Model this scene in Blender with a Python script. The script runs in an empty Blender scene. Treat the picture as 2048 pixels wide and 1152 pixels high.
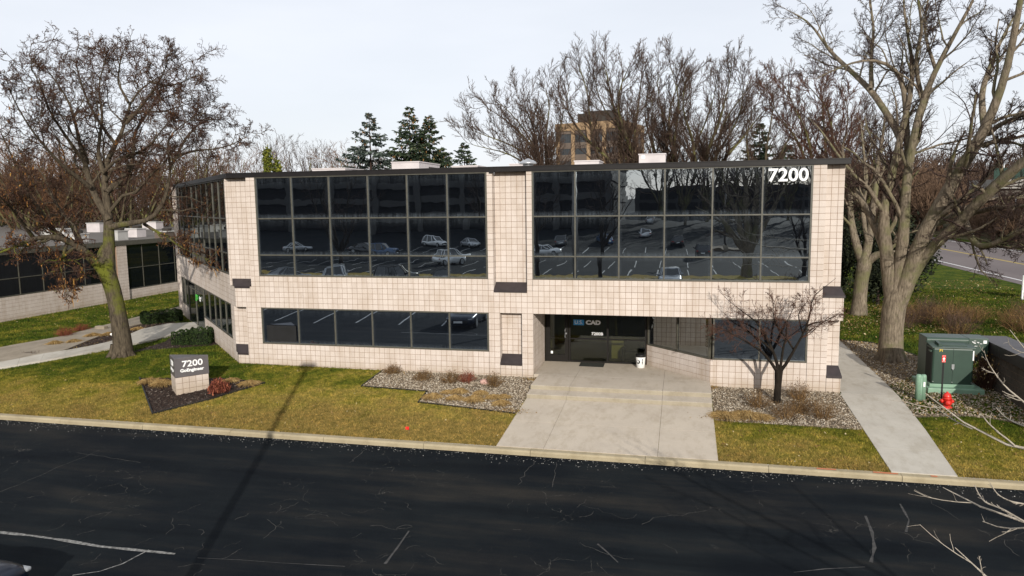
import bpy, math, random
import numpy as np
from mathutils import Vector, Matrix

random.seed(7)
SC = bpy.context.scene
COL = SC.collection
R_ = math.radians

# ------------------------------------------------------------------ camera
CAM = np.array([15.8988, -24.8706, 6.2981])
YAW, PITCH, ROLL, FPX = R_(-13.29857), R_(-6.73168), R_(0.73318), 1449.06
_fw = np.array([math.sin(YAW) * math.cos(PITCH), math.cos(YAW) * math.cos(PITCH), math.sin(PITCH)])
_rt = np.array([math.cos(YAW), -math.sin(YAW), 0.0])
_up = np.cross(_rt, _fw)
_R = _rt * math.cos(ROLL) - _up * math.sin(ROLL)
_U = _rt * math.sin(ROLL) + _up * math.cos(ROLL)
cam = bpy.data.cameras.new('camera')
cam.sensor_width = 36.0
cam.lens = FPX / 2048 * 36.0
cam.clip_start = 0.1
cam.clip_end = 3000
camo = bpy.data.objects.new('camera', cam)
COL.objects.link(camo)
camo.matrix_world = Matrix(((_R[0], _U[0], -_fw[0], CAM[0]), (_R[1], _U[1], -_fw[1], CAM[1]),
                            (_R[2], _U[2], -_fw[2], CAM[2]), (0, 0, 0, 1)))
SC.camera = camo

# ------------------------------------------------------------------ light
SUN_EL, SUN_AZ = 20.4, 160.4           # azimuth clockwise from +Y
world = bpy.data.worlds.new('World')
SC.world = world
world.use_nodes = True
wn, wl = world.node_tree.nodes, world.node_tree.links
wn.clear()
wo = wn.new('ShaderNodeOutputWorld')
wb = wn.new('ShaderNodeBackground')
sky = wn.new('ShaderNodeTexSky')
sky.sky_type = 'NISHITA'
sky.sun_disc = False
sky.sun_elevation = R_(SUN_EL)
sky.sun_rotation = R_(SUN_AZ)
sky.altitude = 250
sky.air_density = 1.0
sky.dust_density = 2.2
sky.ozone_density = 1.0
veil = wn.new('ShaderNodeMix')          # thin high cloud veil whitening the blue
veil.data_type = 'RGBA'
veil.inputs['Factor'].default_value = 0.62
veil.inputs[7].default_value = (12.6, 12.9, 13.7, 1)
wl.new(sky.outputs[0], veil.inputs[6])
# faint streaks in the veil
wtc = wn.new('ShaderNodeTexCoord')
wmp = wn.new('ShaderNodeMapping')
wmp.inputs['Scale'].default_value = (1.2, 1.2, 5)
wno = wn.new('ShaderNodeTexNoise')
wno.inputs['Scale'].default_value = 2.2
wno.inputs['Detail'].default_value = 5
wrm = wn.new('ShaderNodeMapRange')
wrm.inputs['From Min'].default_value = 0.3
wrm.inputs['From Max'].default_value = 0.75
wrm.inputs['To Min'].default_value = 0.68
wrm.inputs['To Max'].default_value = 0.80
wl.new(wtc.outputs['Generated'], wmp.inputs[0])
wl.new(wmp.outputs[0], wno.inputs['Vector'])
wl.new(wno.outputs[0], wrm.inputs[0])
wl.new(wrm.outputs[0], veil.inputs['Factor'])
wl.new(veil.outputs[2], wb.inputs[0])
wb.inputs[1].default_value = 0.085
wl.new(wb.outputs[0], wo.inputs[0])

sun = bpy.data.lights.new('sun', 'SUN')
sun.energy = 4.6
sun.angle = R_(0.5)
sun.color = (1.0, 0.945, 0.86)
suno = bpy.data.objects.new('sun', sun)
COL.objects.link(suno)
_sd = Vector((math.sin(R_(SUN_AZ)) * math.cos(R_(SUN_EL)), math.cos(R_(SUN_AZ)) * math.cos(R_(SUN_EL)), math.sin(R_(SUN_EL))))
suno.rotation_euler = _sd.to_track_quat('Z', 'Y').to_euler()
suno.location = (40, -60, 60)

SC.view_settings.view_transform = 'Standard'
SC.view_settings.look = 'None'
SC.view_settings.exposure = 0.0
SC.view_settings.gamma = 1.0
SC.view_settings.use_curve_mapping = False
SC.render.engine = 'CYCLES'
SC.cycles.max_bounces = 6
SC.cycles.transparent_max_bounces = 8

# ------------------------------------------------------------------ survey helpers: photo bearing -> place on the site
def ray(u, v):
    return _fw + _R * ((u - 1024) / FPX) + _U * ((576 - v) / FPX)

def onY(u, v, Y=0.0):
    d = ray(u, v)
    return CAM + d * ((Y - CAM[1]) / d[1])

def onZ(u, v, Z=0.0):
    d = ray(u, v)
    return CAM + d * ((Z - CAM[2]) / d[2])

def atD(u, v, D):
    d = ray(u, v)
    return CAM + d * (D / math.hypot(d[0], d[1]))

KY, KZ = -6.2, -0.36
def gz(X, Y):
    b = 0.12 * min(1.0, max(0.0, 1 - X / 19.0))
    if Y >= 0:
        return b
    if Y >= KY:
        return b + (KZ - b) * (Y / KY)
    return max(-0.95, -0.5 - 0.45 * (-6.36 - Y) / 7.6) + 0.035 * max(0.0, -Y - 62)

def onG(u, v):
    d = ray(u, v)
    Z = 0.0
    for i in range(60):
        P = CAM + d * ((Z - CAM[2]) / d[2])
        Z = 0.5 * Z + 0.5 * gz(P[0], P[1])
    return P

def mirrored(u, v):
    """place in the car park behind the camera that the facade glass shows in this direction"""
    d = ray(u, v) * np.array([1, -1, 1])
    c = CAM * np.array([1, -1, 1])
    t = 60.0
    lo, hi = 30.0, 400.0
    for i in range(60):
        t = 0.5 * (lo + hi)
        P = c + d * t
        if P[2] > gz(P[0], P[1]):
            lo = t
        else:
            hi = t
    return P

# ------------------------------------------------------------------ node materials
def nm(name):
    m = bpy.data.materials.new(name)
    m.use_nodes = True
    nt = m.node_tree
    nt.nodes.clear()
    o = nt.nodes.new('ShaderNodeOutputMaterial')
    b = nt.nodes.new('ShaderNodeBsdfPrincipled')
    nt.links.new(b.outputs[0], o.inputs[0])
    return m, nt, b, o

def N(nt, kind, **kw):
    n = nt.nodes.new('ShaderNode' + kind)
    for k, v in kw.items():
        if k in n.inputs.keys():
            n.inputs[k].default_value = v
        else:
            setattr(n, k, v)
    return n

def pos(nt, sx=1, sy=1, sz=1, obj=False):
    if obj:
        src = N(nt, 'TexCoord').outputs['Object']
    else:
        src = N(nt, 'NewGeometry').outputs['Position']
    mp = N(nt, 'Mapping')
    mp.inputs['Scale'].default_value = (sx, sy, sz)
    nt.links.new(src, mp.inputs[0])
    return mp.outputs[0]

def ramp(nt, src, stops):
    r = N(nt, 'ValToRGB')
    e = r.color_ramp.elements
    while len(e) > 2:
        e.remove(e[-1])
    for i, (p, c) in enumerate(stops):
        el = e[i] if i < 2 else e.new(p)
        el.position = p
        el.color = (c[0], c[1], c[2], 1)
    nt.links.new(src, r.inputs[0])
    return r.outputs[0]

def mix(nt, fac, a, b, blend='MIX'):
    m = N(nt, 'Mix', data_type='RGBA', blend_type=blend)
    for sock, v in ((m.inputs[0], fac), (m.inputs[6], a), (m.inputs[7], b)):
        if isinstance(v, (int, float)):
            sock.default_value = v
        elif isinstance(v, tuple):
            sock.default_value = (v[0], v[1], v[2], 1)
        else:
            nt.links.new(v, sock)
    return m.outputs[2]

def noise(nt, vec, scale, detail=4, rough=0.55):
    n = N(nt, 'TexNoise', Scale=scale, Detail=detail, Roughness=rough)
    nt.links.new(vec, n.inputs['Vector'])
    return n.outputs[0]

def bump(nt, b, h, strength=0.3, dist=0.01):
    bp = N(nt, 'Bump', Strength=strength, Distance=dist)
    nt.links.new(h, bp.inputs['Height'])
    nt.links.new(bp.outputs[0], b.inputs['Normal'])

def M(name, c1, c2=None, scale=3.0, rough=0.8, metal=0.0, spec=0.3, bmp=0.0, bscale=40, stretch=(1, 1, 1), obj=False, detail=5, bdist=0.01):
    m, nt, b, o = nm(name)
    c2 = c2 or tuple(x * 0.75 for x in c1)
    v = pos(nt, *stretch, obj=obj)
    n = noise(nt, v, scale, detail)
    col = ramp(nt, n, [(0.3, c2), (0.7, c1)])
    nt.links.new(col, b.inputs['Base Color'])
    b.inputs['Roughness'].default_value = rough
    b.inputs['Metallic'].default_value = metal
    b.inputs['Specular IOR Level'].default_value = spec
    if bmp:
        bump(nt, b, noise(nt, v, bscale, 3), bmp, bdist)
    return m

def M_island(name, stops, rough=0.85, spec=0.2, transl=0.0):
    """colour picked per loose piece"""
    m, nt, b, o = nm(name)
    g = N(nt, 'NewGeometry')
    col = ramp(nt, g.outputs['Random Per Island'], stops)
    n = noise(nt, pos(nt), 30, 3)
    col = mix(nt, 0.35, col, ramp(nt, n, [(0.3, (.25, .25, .25)), (0.75, (1, 1, 1))]), 'MULTIPLY')
    nt.links.new(col, b.inputs['Base Color'])
    b.inputs['Roughness'].default_value = rough
    b.inputs['Specular IOR Level'].default_value = spec
    return m

def lawn_colour(nt):
    v = pos(nt)
    sx = N(nt, 'SeparateXYZ')
    nt.links.new(v, sx.inputs[0])
    # strip along the kerb is drier
    dry = N(nt, 'MapRange')
    dry.inputs['From Min'].default_value = -1.5
    dry.inputs['From Max'].default_value = -5.8
    nt.links.new(sx.outputs[1], dry.inputs[0])
    big = noise(nt, v, 0.75, 6, 0.68)
    add = N(nt, 'Math', operation='MULTIPLY_ADD')
    add.inputs[1].default_value = 0.42
    nt.links.new(dry.outputs[0], add.inputs[0])
    nt.links.new(big, add.inputs[2])
    # the plots east of the entrance walk stay greener
    east = N(nt, 'MapRange')
    east.inputs['From Min'].default_value = 15.5
    east.inputs['From Max'].default_value = 18.0
    east.inputs['To Max'].default_value = -0.2
    nt.links.new(sx.outputs[0], east.inputs[0])
    mid = N(nt, 'MapRange')
    mid.inputs['From Min'].default_value = -2.0
    mid.inputs['From Max'].default_value = 5.0
    mid.inputs['To Max'].default_value = 0.14
    nt.links.new(sx.outputs[0], mid.inputs[0])
    a2 = N(nt, 'Math', operation='ADD')
    nt.links.new(add.outputs[0], a2.inputs[0])
    nt.links.new(east.outputs[0], a2.inputs[1])
    a3 = N(nt, 'Math', operation='ADD')
    nt.links.new(a2.outputs[0], a3.inputs[0])
    nt.links.new(mid.outputs[0], a3.inputs[1])
    col = ramp(nt, a3.outputs[0], [(0.34, (.030, .060, .006)), (0.50, (.074, .100, .012)), (0.66, (.185, .175, .028)), (0.80, (.275, .222, .058)), (0.98, (.245, .182, .058))])
    med = noise(nt, v, 2.6, 5, 0.7)
    col = mix(nt, 0.8, col, ramp(nt, med, [(0.3, (.62, .66, .55)), (0.5, (1.0, 1.0, 1.0)), (0.7, (1.28, 1.20, 1.12))]), 'MULTIPLY')
    clump = noise(nt, v, 6.0, 4, 0.75)
    col = mix(nt, 0.85, col, ramp(nt, clump, [(0.32, (.52, .55, .46)), (0.5, (.95, .95, .95)), (0.68, (1.35, 1.25, 1.15))]), 'MULTIPLY')
    fine = noise(nt, v, 14, 4, 0.75)
    return mix(nt, 0.8, col, ramp(nt, fine, [(0.3, (.42, .42, .36)), (0.7, (1.35, 1.3, 1.2))]), 'MULTIPLY'), v

def mat_lawn():
    m, nt, b, o = nm('lawn')
    col, v = lawn_colour(nt)
    nt.links.new(col, b.inputs['Base Color'])
    b.inputs['Roughness'].default_value = 0.95
    b.inputs['Specular IOR Level'].default_value = 0.05
    bump(nt, b, noise(nt, v, 45, 3, 0.7), 0.8, 0.03)
    return m

def mat_blades():
    m, nt, b, o = nm('grass_blade')
    col, v = lawn_colour(nt)
    g = N(nt, 'NewGeometry')
    rnd = ramp(nt, g.outputs['Random Per Island'], [(0.0, (.5, .55, .45)), (0.5, (1.0, 1.0, 1.0)), (0.92, (1.35, 1.25, 1.2)), (1.0, (2.3, 2.1, 2.0))])
    nt.links.new(mix(nt, 1.0, col, rnd, 'MULTIPLY'), b.inputs['Base Color'])
    b.inputs['Roughness'].default_value = 0.8
    b.inputs['Specular IOR Level'].default_value = 0.1
    return m

def mat_block(name='face_block', tint=(1, 1, 1)):
    m, nt, b, o = nm(name)
    v = pos(nt)
    sc = N(nt, 'VectorMath', operation='SCALE')
    sc.inputs['Scale'].default_value = 1 / 0.2032
    off = N(nt, 'VectorMath', operation='ADD')
    off.inputs[1].default_value = (0.0, 0.02, -0.95)
    nt.links.new(v, off.inputs[0])
    nt.links.new(off.outputs[0], sc.inputs[0])
    fl = N(nt, 'VectorMath', operation='FLOOR')
    nt.links.new(sc.outputs[0], fl.inputs[0])
    wn_ = N(nt, 'TexWhiteNoise', noise_dimensions='3D')
    nt.links.new(fl.outputs[0], wn_.inputs['Vector'])
    tone = ramp(nt, wn_.outputs[0], [(0.0, (.530, .464, .412)), (0.5, (.560, .494, .440)), (1.0, (.585, .520, .470))])
    sp = noise(nt, v, 260, 2, 0.8)
    col = mix(nt, 0.5, tone, ramp(nt, sp, [(0.32, (.62, .58, .56)), (0.62, (1.05, 1.05, 1.05))]), 'MULTIPLY')
    bigv = pos(nt, 1, 1, 0.35)
    st = noise(nt, bigv, 1.3, 6, 0.65)
    col = mix(nt, 0.55, col, ramp(nt, st, [(0.30, (.74, .68, .60)), (0.56, (1.0, 1.0, 1.0))]), 'MULTIPLY')
    rs_ = noise(nt, pos(nt, 3.2, 3.2, 0.16), 1.0, 5, 0.7)
    col = mix(nt, 0.5, col, ramp(nt, rs_, [(0.30, (.70, .63, .55)), (0.47, (1.0, 1.0, 1.0))]), 'MULTIPLY')
    # splashed soil along the foot of the wall
    sz = N(nt, 'SeparateXYZ')
    nt.links.new(v, sz.inputs[0])
    wob = N(nt, 'Math', operation='MULTIPLY_ADD')
    wob.inputs[1].default_value = -0.5
    nt.links.new(noise(nt, v, 1.7, 4), wob.inputs[0])
    nt.links.new(sz.outputs[2], wob.inputs[2])
    foot = N(nt, 'MapRange')
    foot.inputs['From Min'].default_value = -0.25
    foot.inputs['From Max'].default_value = 0.22
    foot.inputs['To Min'].default_value = 0.55
    foot.inputs['To Max'].default_value = 0.0
    nt.links.new(wob.outputs[0], foot.inputs[0])
    col = mix(nt, foot.outputs[0], col, (.30, .23, .15))
    nt.links.new(col, b.inputs['Base Color'])
    b.inputs['Roughness'].default_value = 0.92
    b.inputs['Specular IOR Level'].default_value = 0.15
    bump(nt, b, sp, 0.35, 0.004)
    return m

def mat_concrete(name, c1, c2, rough=0.85):
    m, nt, b, o = nm(name)
    v = pos(nt)
    n = noise(nt, v, 0.9, 6, 0.65)
    col = ramp(nt, n, [(0.28, c2), (0.62, c1)])
    sp = noise(nt, v, 120, 2, 0.8)
    col = mix(nt, 0.4, col, ramp(nt, sp, [(0.3, (.66, .64, .6)), (0.6, (1.04, 1.04, 1.04))]), 'MULTIPLY')
    stv = pos(nt, 1, 0.45, 1)
    st = noise(nt, stv, 2.6, 5, 0.7)
    col = mix(nt, 0.35, col, ramp(nt, st, [(0.36, (.62, .58, .50)), (0.52, (1, 1, 1))]), 'MULTIPLY')
    nt.links.new(col, b.inputs['Base Color'])
    b.inputs['Roughness'].default_value = rough
    b.inputs['Specular IOR Level'].default_value = 0.2
    bump(nt, b, sp, 0.25, 0.004)
    return m

def mat_asphalt():
    m, nt, b, o = nm('sealed_asphalt')
    v = pos(nt)
    sv = pos(nt, 0.12, 0.9, 1)                       # wear drawn out along the drive lane
    n1 = noise(nt, sv, 1.1, 6, 0.62)
    col = ramp(nt, n1, [(0.30, (.0028, .0046, .0068)), (0.5, (.0068, .0096, .0122)), (0.76, (.0235, .0225, .0205))])
    n2 = noise(nt, v, 0.35, 4, 0.6)
    col = mix(nt, 0.8, col, ramp(nt, n2, [(0.35, (.55, .60, .70)), (0.66, (1.40, 1.28, 1.14))]), 'MULTIPLY')
    sp = noise(nt, v, 140, 2, 0.85)
    col = mix(nt, 0.75, col, ramp(nt, sp, [(0.3, (.35, .35, .37)), (0.68, (1.5, 1.5, 1.5))]), 'MULTIPLY')
    # grit
    grit = noise(nt, v, 55, 2, 0.9)
    gm = ramp(nt, grit, [(0.735, (0, 0, 0)), (0.79, (1, 1, 1))])
    col = mix(nt, gm, col, (.085, .082, .076))
    # fine cracks where the seal has opened
    wv = N(nt, 'Mix', data_type='RGBA', blend_type='LINEAR_LIGHT')
    wv.inputs[0].default_value = 0.22
    nt.links.new(v, wv.inputs[6])
    nz = N(nt, 'TexNoise', Scale=2.3, Detail=5)
    nt.links.new(v, nz.inputs['Vector'])
    nt.links.new(nz.outputs[1], wv.inputs[7])
    vo = N(nt, 'TexVoronoi', feature='DISTANCE_TO_EDGE', Scale=1.5)
    nt.links.new(wv.outputs[2], vo.inputs['Vector'])
    ck = ramp(nt, vo.outputs['Distance'], [(0.0, (1, 1, 1)), (0.011, (0, 0, 0))])
    mk = ramp(nt, noise(nt, v, 0.42, 3, 0.6), [(0.54, (0, 0, 0)), (0.63, (1, 1, 1))])
    brk = ramp(nt, noise(nt, v, 3.5, 3, 0.6), [(0.45, (0, 0, 0)), (0.58, (1, 1, 1))])
    ck = mix(nt, 1.0, mix(nt, 1.0, ck, mk, 'MULTIPLY'), brk, 'MULTIPLY')
    col = mix(nt, ck, col, (.085, .080, .070))
    nt.links.new(col, b.inputs['Base Color'])
    b.inputs['Roughness'].default_value = 0.9
    b.inputs['Specular IOR Level'].default_value = 0.08
    bump(nt, b, sp, 0.5, 0.006)
    return m

def mat_glass(name='reflective_glass', fac=0.47, tint=(.78, .89, .97), wave=0.030, dust=1.0):
    m, nt, b, o = nm(name)
    b.inputs['Base Color'].default_value = (.004, .005, .007, 1)
    b.inputs['Roughness'].default_value = 0.4
    b.inputs['Specular IOR Level'].default_value = 0.0
    gl = N(nt, 'BsdfGlossy', Roughness=0.004)
    gl.inputs['Color'].default_value = (*tint, 1)
    v = pos(nt)
    bp = N(nt, 'Bump', Strength=wave, Distance=0.05)
    nt.links.new(noise(nt, v, 1.1, 2, 0.5), bp.inputs['Height'])
    nt.links.new(bp.outputs[0], gl.inputs['Normal'])
    ms = N(nt, 'MixShader')
    ms.inputs[0].default_value = fac
    nt.links.new(b.outputs[0], ms.inputs[1])
    nt.links.new(gl.outputs[0], ms.inputs[2])
    # dust and dried runs round the edge of each pane
    tc = N(nt, 'TexCoord')
    sx = N(nt, 'SeparateXYZ')
    nt.links.new(tc.outputs['Generated'], sx.inputs[0])
    def edge(sock, lo, hi, top):
        mr = N(nt, 'MapRange')
        mr.interpolation_type = 'SMOOTHSTEP'
        mr.inputs['From Min'].default_value = lo
        mr.inputs['From Max'].default_value = hi
        mr.inputs['To Min'].default_value = top
        mr.inputs['To Max'].default_value = 0.0
        nt.links.new(sock, mr.inputs[0])
        return mr.outputs[0]
    run = noise(nt, pos(nt, 9, 9, 0.5), 2.0, 4, 0.7)
    parts = [edge(sx.outputs[2], 0.0, 0.13, 0.42), edge(sx.outputs[2], 1.0, 0.72, 0.16),
             edge(sx.outputs[0], 0.0, 0.07, 0.22), edge(sx.outputs[0], 1.0, 0.93, 0.22)]
    acc = parts[0]
    for p in parts[1:]:
        mx = N(nt, 'Math', operation='MAXIMUM')
        nt.links.new(acc, mx.inputs[0])
        nt.links.new(p, mx.inputs[1])
        acc = mx.outputs[0]
    ml = N(nt, 'Math', operation='MULTIPLY')
    nt.links.new(acc, ml.inputs[0])
    rr = N(nt, 'MapRange')
    rr.inputs['From Min'].default_value = 0.35
    rr.inputs['From Max'].default_value = 0.75
    rr.inputs['To Max'].default_value = 0.42 * dust
    nt.links.new(run, rr.inputs[0])
    nt.links.new(rr.outputs[0], ml.inputs[1])
    df = N(nt, 'BsdfDiffuse')
    df.inputs['Color'].default_value = (.30, .36, .42, 1)
    ms2 = N(nt, 'MixShader')
    nt.links.new(ml.outputs[0], ms2.inputs[0])
    nt.links.new(ms.outputs[0], ms2.inputs[1])
    nt.links.new(df.outputs[0], ms2.inputs[2])
    nt.links.new(ms2.outputs[0], o.inputs[0])
    return m

def mat_clear(name='clear_glass', trans=(.60, .61, .52), fac=0.06):
    m, nt, b, o = nm(name)
    nt.nodes.remove(b)
    tr = N(nt, 'BsdfTransparent')
    tr.inputs['Color'].default_value = (*trans, 1)
    gl = N(nt, 'BsdfGlossy', Roughness=0.006)
    gl.inputs['Color'].default_value = (.85, .92, .95, 1)
    ms = N(nt, 'MixShader')
    ms.inputs[0].default_value = fac
    nt.links.new(tr.outputs[0], ms.inputs[1])
    nt.links.new(gl.outputs[0], ms.inputs[2])
    nt.links.new(ms.outputs[0], o.inputs[0])
    return m

def mat_bark(name, c1, c2, moss=None, mossamt=0.5, band=None):
    m, nt, b, o = nm(name)
    v = pos(nt, 1, 1, 0.22)
    n = noise(nt, v, 16, 5, 0.7)
    col = ramp(nt, n, [(0.33, c2), (0.66, c1)])
    pt = noise(nt, pos(nt), 1.6, 4, 0.6)
    col = mix(nt, 0.6, col, ramp(nt, pt, [(0.3, (.6, .58, .55)), (0.7, (1.15, 1.12, 1.05))]), 'MULTIPLY')
    if moss:
        g = noise(nt, pos(nt), 1.1, 4, 0.65)
        if band:
            sz = N(nt, 'SeparateXYZ')
            nt.links.new(pos(nt), sz.inputs[0])
            mr = N(nt, 'MapRange')
            mr.inputs['From Max'].default_value = 10.0
            nt.links.new(sz.outputs[2], mr.inputs[0])
            up = ramp(nt, mr.outputs[0], [(band[0] / 10, (.45, .45, .45)), (band[1] / 10, (1, 1, 1)), (band[2] / 10, (1, 1, 1)), (band[3] / 10, (.62, .62, .62))])
            g = mix(nt, 1.0, g, up, 'MULTIPLY')
        mk = ramp(nt, g, [(0.50 - 0.2 * mossamt, (0, 0, 0)), (0.68 - 0.2 * mossamt, (1, 1, 1))])
        col = mix(nt, mk, col, moss)
    nt.links.new(col, b.inputs['Base Color'])
    b.inputs['Roughness'].default_value = 0.95
    b.inputs['Specular IOR Level'].default_value = 0.1
    bump(nt, b, n, 0.9, 0.03)
    return m

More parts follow.
